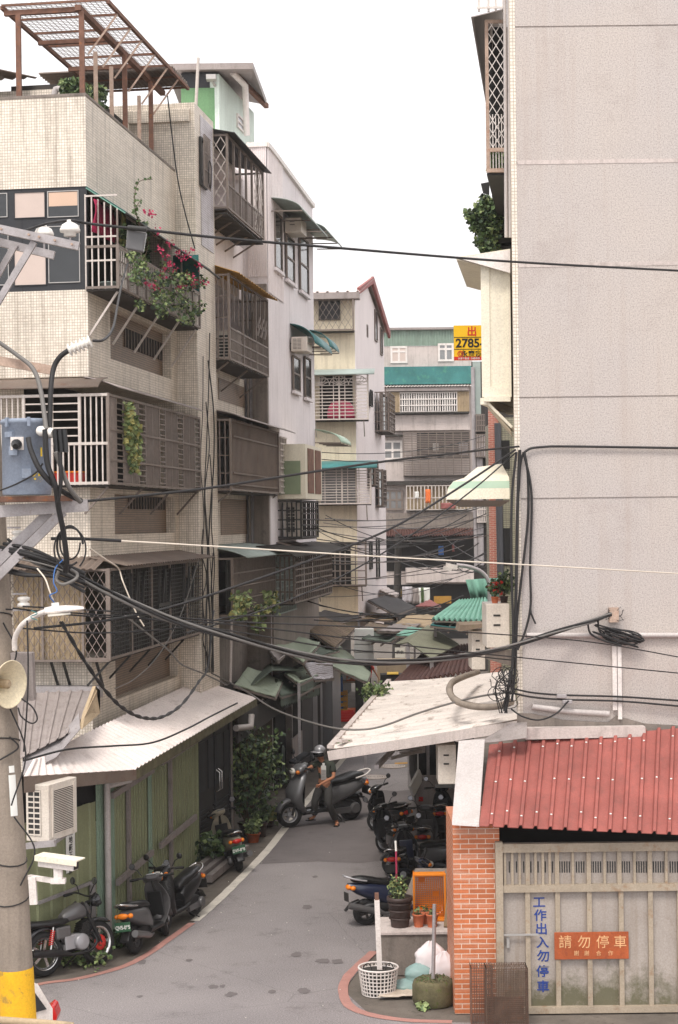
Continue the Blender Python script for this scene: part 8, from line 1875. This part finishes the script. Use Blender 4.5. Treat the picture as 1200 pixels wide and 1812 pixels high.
tg = thing('cable_tangle', 'tangle of thin cables at the roof corner below the tall building', 'cable', P(892, 1240, 25.3)); b = MB()
for k in range(20):
    cx, cy_ = random.uniform(880, 905), random.uniform(1190, 1245); q_ = random.uniform(6, 18); b.tube([P(cx + q_ * math.cos(t) * random.uniform(.8, 1.1), cy_ + q_ * .8 * math.sin(t), 25.25 - .02 * k) for t in [i * .5 for i in range(random.randint(7, 13))]], .006, 4)
for k in range(8): b.tube(spline([P(random.uniform(884, 912), 1185, 25.2), P(random.uniform(876, 905), 1215, 25.1), P(random.uniform(884, 900), 1262, 25.1)], 5), .009, 4)
b.build('strands', M_cable, tg)
hs_ = cb('thick grey hose curling over the white lean-to roof', [(846, 1189, 36), (822, 1197, 33), (800, 1208, 30), (796, 1224, 28.6), (808, 1240, 27.8), (840, 1250, 27.2), (880, 1250, 26.6), (905, 1242, 26.2)], .06, M_pole, None, cat='hose', name='hose')
cb('grey-black cable lying across the white lean-to roof and over the alley', [(905, 1224, 26), (850, 1232, 27), (800, 1244, 27.8), (740, 1262, 28.5), (680, 1284, 29), (640, 1291, 29), (590, 1288, 29.5), (530, 1272, 31), (480, 1252, 33), (440, 1226, 35.5), (400, 1204, 37), (372, 1190, 37.5)], .018, M_cablegrey)
for pts, lab in (([(640, 1322, 28.4), (690, 1312, 28.7), (725, 1306, 28.9)], 'short broken cable lying on the front of the white lean-to roof'),): cb(lab, pts, .02)
# at the power pole
for pts, r_, lab, m_ in (([(164, 603, 18.4), (184, 601, 18.5), (200, 580, 19.5), (208, 540, 22), (216, 500, 26), (226, 466, 29)], .016, 'black lead from the ribbed insulator up to the flower balcony', M_cable), ([(121, 620, 18.5), (106, 632, 18.5), (95, 652, 18.5), (90, 690, 18.4), (88, 760, 18.3)], .03, 'thick black cable from the ribbed insulator down to the transformer', M_cable), ([(-10, 600, 18.6), (30, 628, 18.6), (58, 652, 18.5), (72, 690, 18.4), (82, 760, 18.2)], .026, 'thick grey cable entering from the left edge down to the transformer', M_cablegrey), ([(50, 775, 18.1), (56, 800, 18.05), (74, 836, 18.0), (105, 866, 18.1), (143, 886, 18.4)], .032, 'thick black lead curving from the bushing plate down to the beam', M_cable), ([(98, 800, 18.0), (108, 826, 18.05), (122, 862, 18.1), (142, 888, 18.3)], .026, 'grey lead from the terminal covers to the beam', M_cablegrey), ([(80, 768, 18.0), (84, 820, 18.0), (98, 860, 18.0), (104, 900, 18.1), (112, 940, 18.2), (118, 990, 18.3), (116, 1012, 18.4)], .03, 'long black lead hanging from the transformer past the beam', M_cable), ([(106, 800, 18.0), (108, 850, 18.0), (102, 890, 18.05)], .022, 'short black lead below the terminal covers', M_cable), ([(0, 868, 18.2), (30, 856, 18.2), (62, 838, 18.1), (76, 820, 18.1)], .01, 'thin black wire tied across the transformer', M_cable)): cb(lab, pts, r_, m_, 'leads on the power pole')
for k in range(3): cb('black cable loop hanging under the transformer beam', [P(124 + (18 + 5 * k) * math.cos(t), 960 + (30 + 4 * k) * math.sin(t) + 6 * k, 18.35 - .03 * k) for t in [i * .4 + k for i in range(14)]], .010 + .003 * (k % 2), M_cable, 'cable loops under the beam', seg=3)
cb('grey cable loop hooked below the bundle at the pole', [(104, 1010, 18.4), (100, 1026, 18.4), (112, 1034, 18.35), (132, 1026, 18.35), (137, 1016, 18.4), (126, 1008, 18.45)], .018, M_cablegrey, 'leads on the power pole')
for k in range(9): cb('short black cable bunched beside the power pole below the beam', [(4 + random.uniform(-4, 6), 962 + k * 6, 18.8), (50 + random.uniform(-8, 8), 968 + k * 6.5 + random.uniform(-5, 5), 18.5), (100, 990 + k * 4.4 + random.uniform(-4, 4), 18.5), (150, 1012 + k * 4 + random.uniform(-4, 4), 18.6)], random.choice((.010, .014, .02)), random.choice((M_cable, M_cable, M_cablegrey)), 'bunched cables beside the pole')
cb('thin blue wire dangling from the bunch to the street lamp', [(112, 990, 18.3), (98, 1006, 18.3), (95, 1030, 18.25), (101, 1046, 18.25), (88, 1054, 18.25), (96, 1066, 18.3)], .007, M_bluecloth, 'leads on the power pole')
cb('pale wire running down to the street lamp head', [(66, 1006, 18.4), (80, 1024, 18.3), (88, 1046, 18.25), (94, 1062, 18.3)], .009, M_cablepale, 'leads on the power pole')
cb('pale wire dropping along the first-floor awning', [(158, 970, 20), (190, 992, 24), (210, 1006, 28.2), (218, 1030, 28.3), (240, 1082, 28.4), (255, 1108, 28.5)], .012, M_cablepale)
cb('thin pale rope stretched from the tower down to the shed roof', [(352, 990, 34), (320, 1088, 33), (280, 1160, 31.5), (240, 1200, 30.5), (203, 1219, 29.8)], .009, M_cablegrey)
cb('grey cable draped from the cage corner to the shed roof end', [(222, 1090, 28.6), (262, 1122, 29.6), (300, 1152, 31), (322, 1176, 32.5), (360, 1192, 35), (402, 1212, 37)], .016, M_cablegrey)
for k, (u, v0, v1) in enumerate(((40, 1300, 1340), (18, 1100, 1210), (25, 1240, 1420), (44, 1440, 1560))): cb('slack black cord clinging to the power pole', [pole_at(v0)[0] + Vector((.12, -.2, 0)), pole_at((v0 + v1) / 2)[0] + Vector((.2 + .04 * k, -.16, 0)), pole_at(v1)[0] + Vector((.05 * k, -.22, 0))], .01, M_cable, 'cords on the power pole')
cb('black cord hanging straight from the lamp bracket past the loudspeaker', [(48, 1098, 18.3), (50, 1180, 18.3), (48, 1250, 18.3), (42, 1330, 18.4)], .009)
cb('loop of black cord under the loudspeaker', [(38, 1236, 18.4), (58, 1252, 18.4), (66, 1272, 18.4), (56, 1280, 18.4), (38, 1268, 18.4), (32, 1252, 18.4)], .009, None, 'cords on the power pole')
cb('dark wire running down the tiled stair tower', [FL.pt(FL.s(*p[:2]), .0, 0) * 0 + P(*p) for p in ((296, 165, 35.6), (312, 300, 35.7), (326, 370, 35.8), (345, 440, 36))], .014)
for k in range(9):
    u = 358 + random.uniform(0, 22); v0, v1 = random.uniform(560, 940), 1190
    if k > 5: v0 = random.uniform(930, 1040)
    pts = []
    n_ = 7
    for i in range(n_):
        v = lerp(v0, v1, i / (n_ - 1)); uu = u + random.uniform(-7, 7); s, z = FL.hit(uu, v, oT + .04); s = max(s, sE + .02); pts.append(FL.pt(s, oT + .04, z))
    cb('thin dark wire wandering down the stair tower corner', pts, random.choice((.009, .012, .016)), None, 'wires on the stair tower')
cb('coil of black wire hung on the stair tower window', [FL.pt(sE + .75 + .16 * math.cos(t) + .02 * math.sin(3 * t), oT + .16, FL.z(362, 312, oT) + .3 * math.sin(t)) for t in [i * .45 for i in range(26)]], .01, None, 'wires on the stair tower', seg=2)
# far wires over the market
for k in range(24):
    u0, u1 = random.uniform(440, 600), random.uniform(760, 900); v0 = random.uniform(905, 1085); v1 = v0 + random.uniform(-45, 35); Y0, Y1 = random.uniform(46, 58), random.uniform(48, 70)
    cb('one of many thin wires strung over the market', catenary((u0, v0, Y0), (u1, v1, Y1), random.uniform(.15, .7), 10), random.uniform(.011, .02), random.choice((M_cable, M_cable, M_cablegrey)), 'thin wires over the market', seg=2)
for k in range(10):
    u0 = random.uniform(680, 800); cb('thin dark wire near the far grey block', catenary((u0, random.uniform(930, 1000), 80), (random.uniform(835, 900), random.uniform(900, 1020), 60), random.uniform(.2, .8), 10), .018, None, 'wires by the far block', seg=2)
for (u0, v0, u1, v1) in ((560, 800, 860, 770), (560, 812, 860, 790), (540, 930, 845, 900), (545, 958, 860, 932)): cb('thin black wire spanning from the white block to the dark block', catenary((u0, v0, 50), (u1, v1, 70), .3, 10), .014, None, 'wires by the far block', seg=2)
# ---------------------------------------------------------------- haze
hz = bpy.data.materials.new("haze_air"); hz.use_nodes = True; ht = hz.node_tree; ht.nodes.clear()
ho = ht.nodes.new('ShaderNodeOutputMaterial'); hv = ht.nodes.new('ShaderNodeVolumePrincipled')
hv.inputs['Color'].default_value = (0.97, 0.97, 0.98, 1); hv.inputs['Density'].default_value = 0.0003
ht.links.new(hv.outputs[0], ho.inputs['Volume'])
b = MB(); b.box((600, 4405, 534), (9400, 8900, 1072)); struct(b.build('haze', hz), 'stuff')
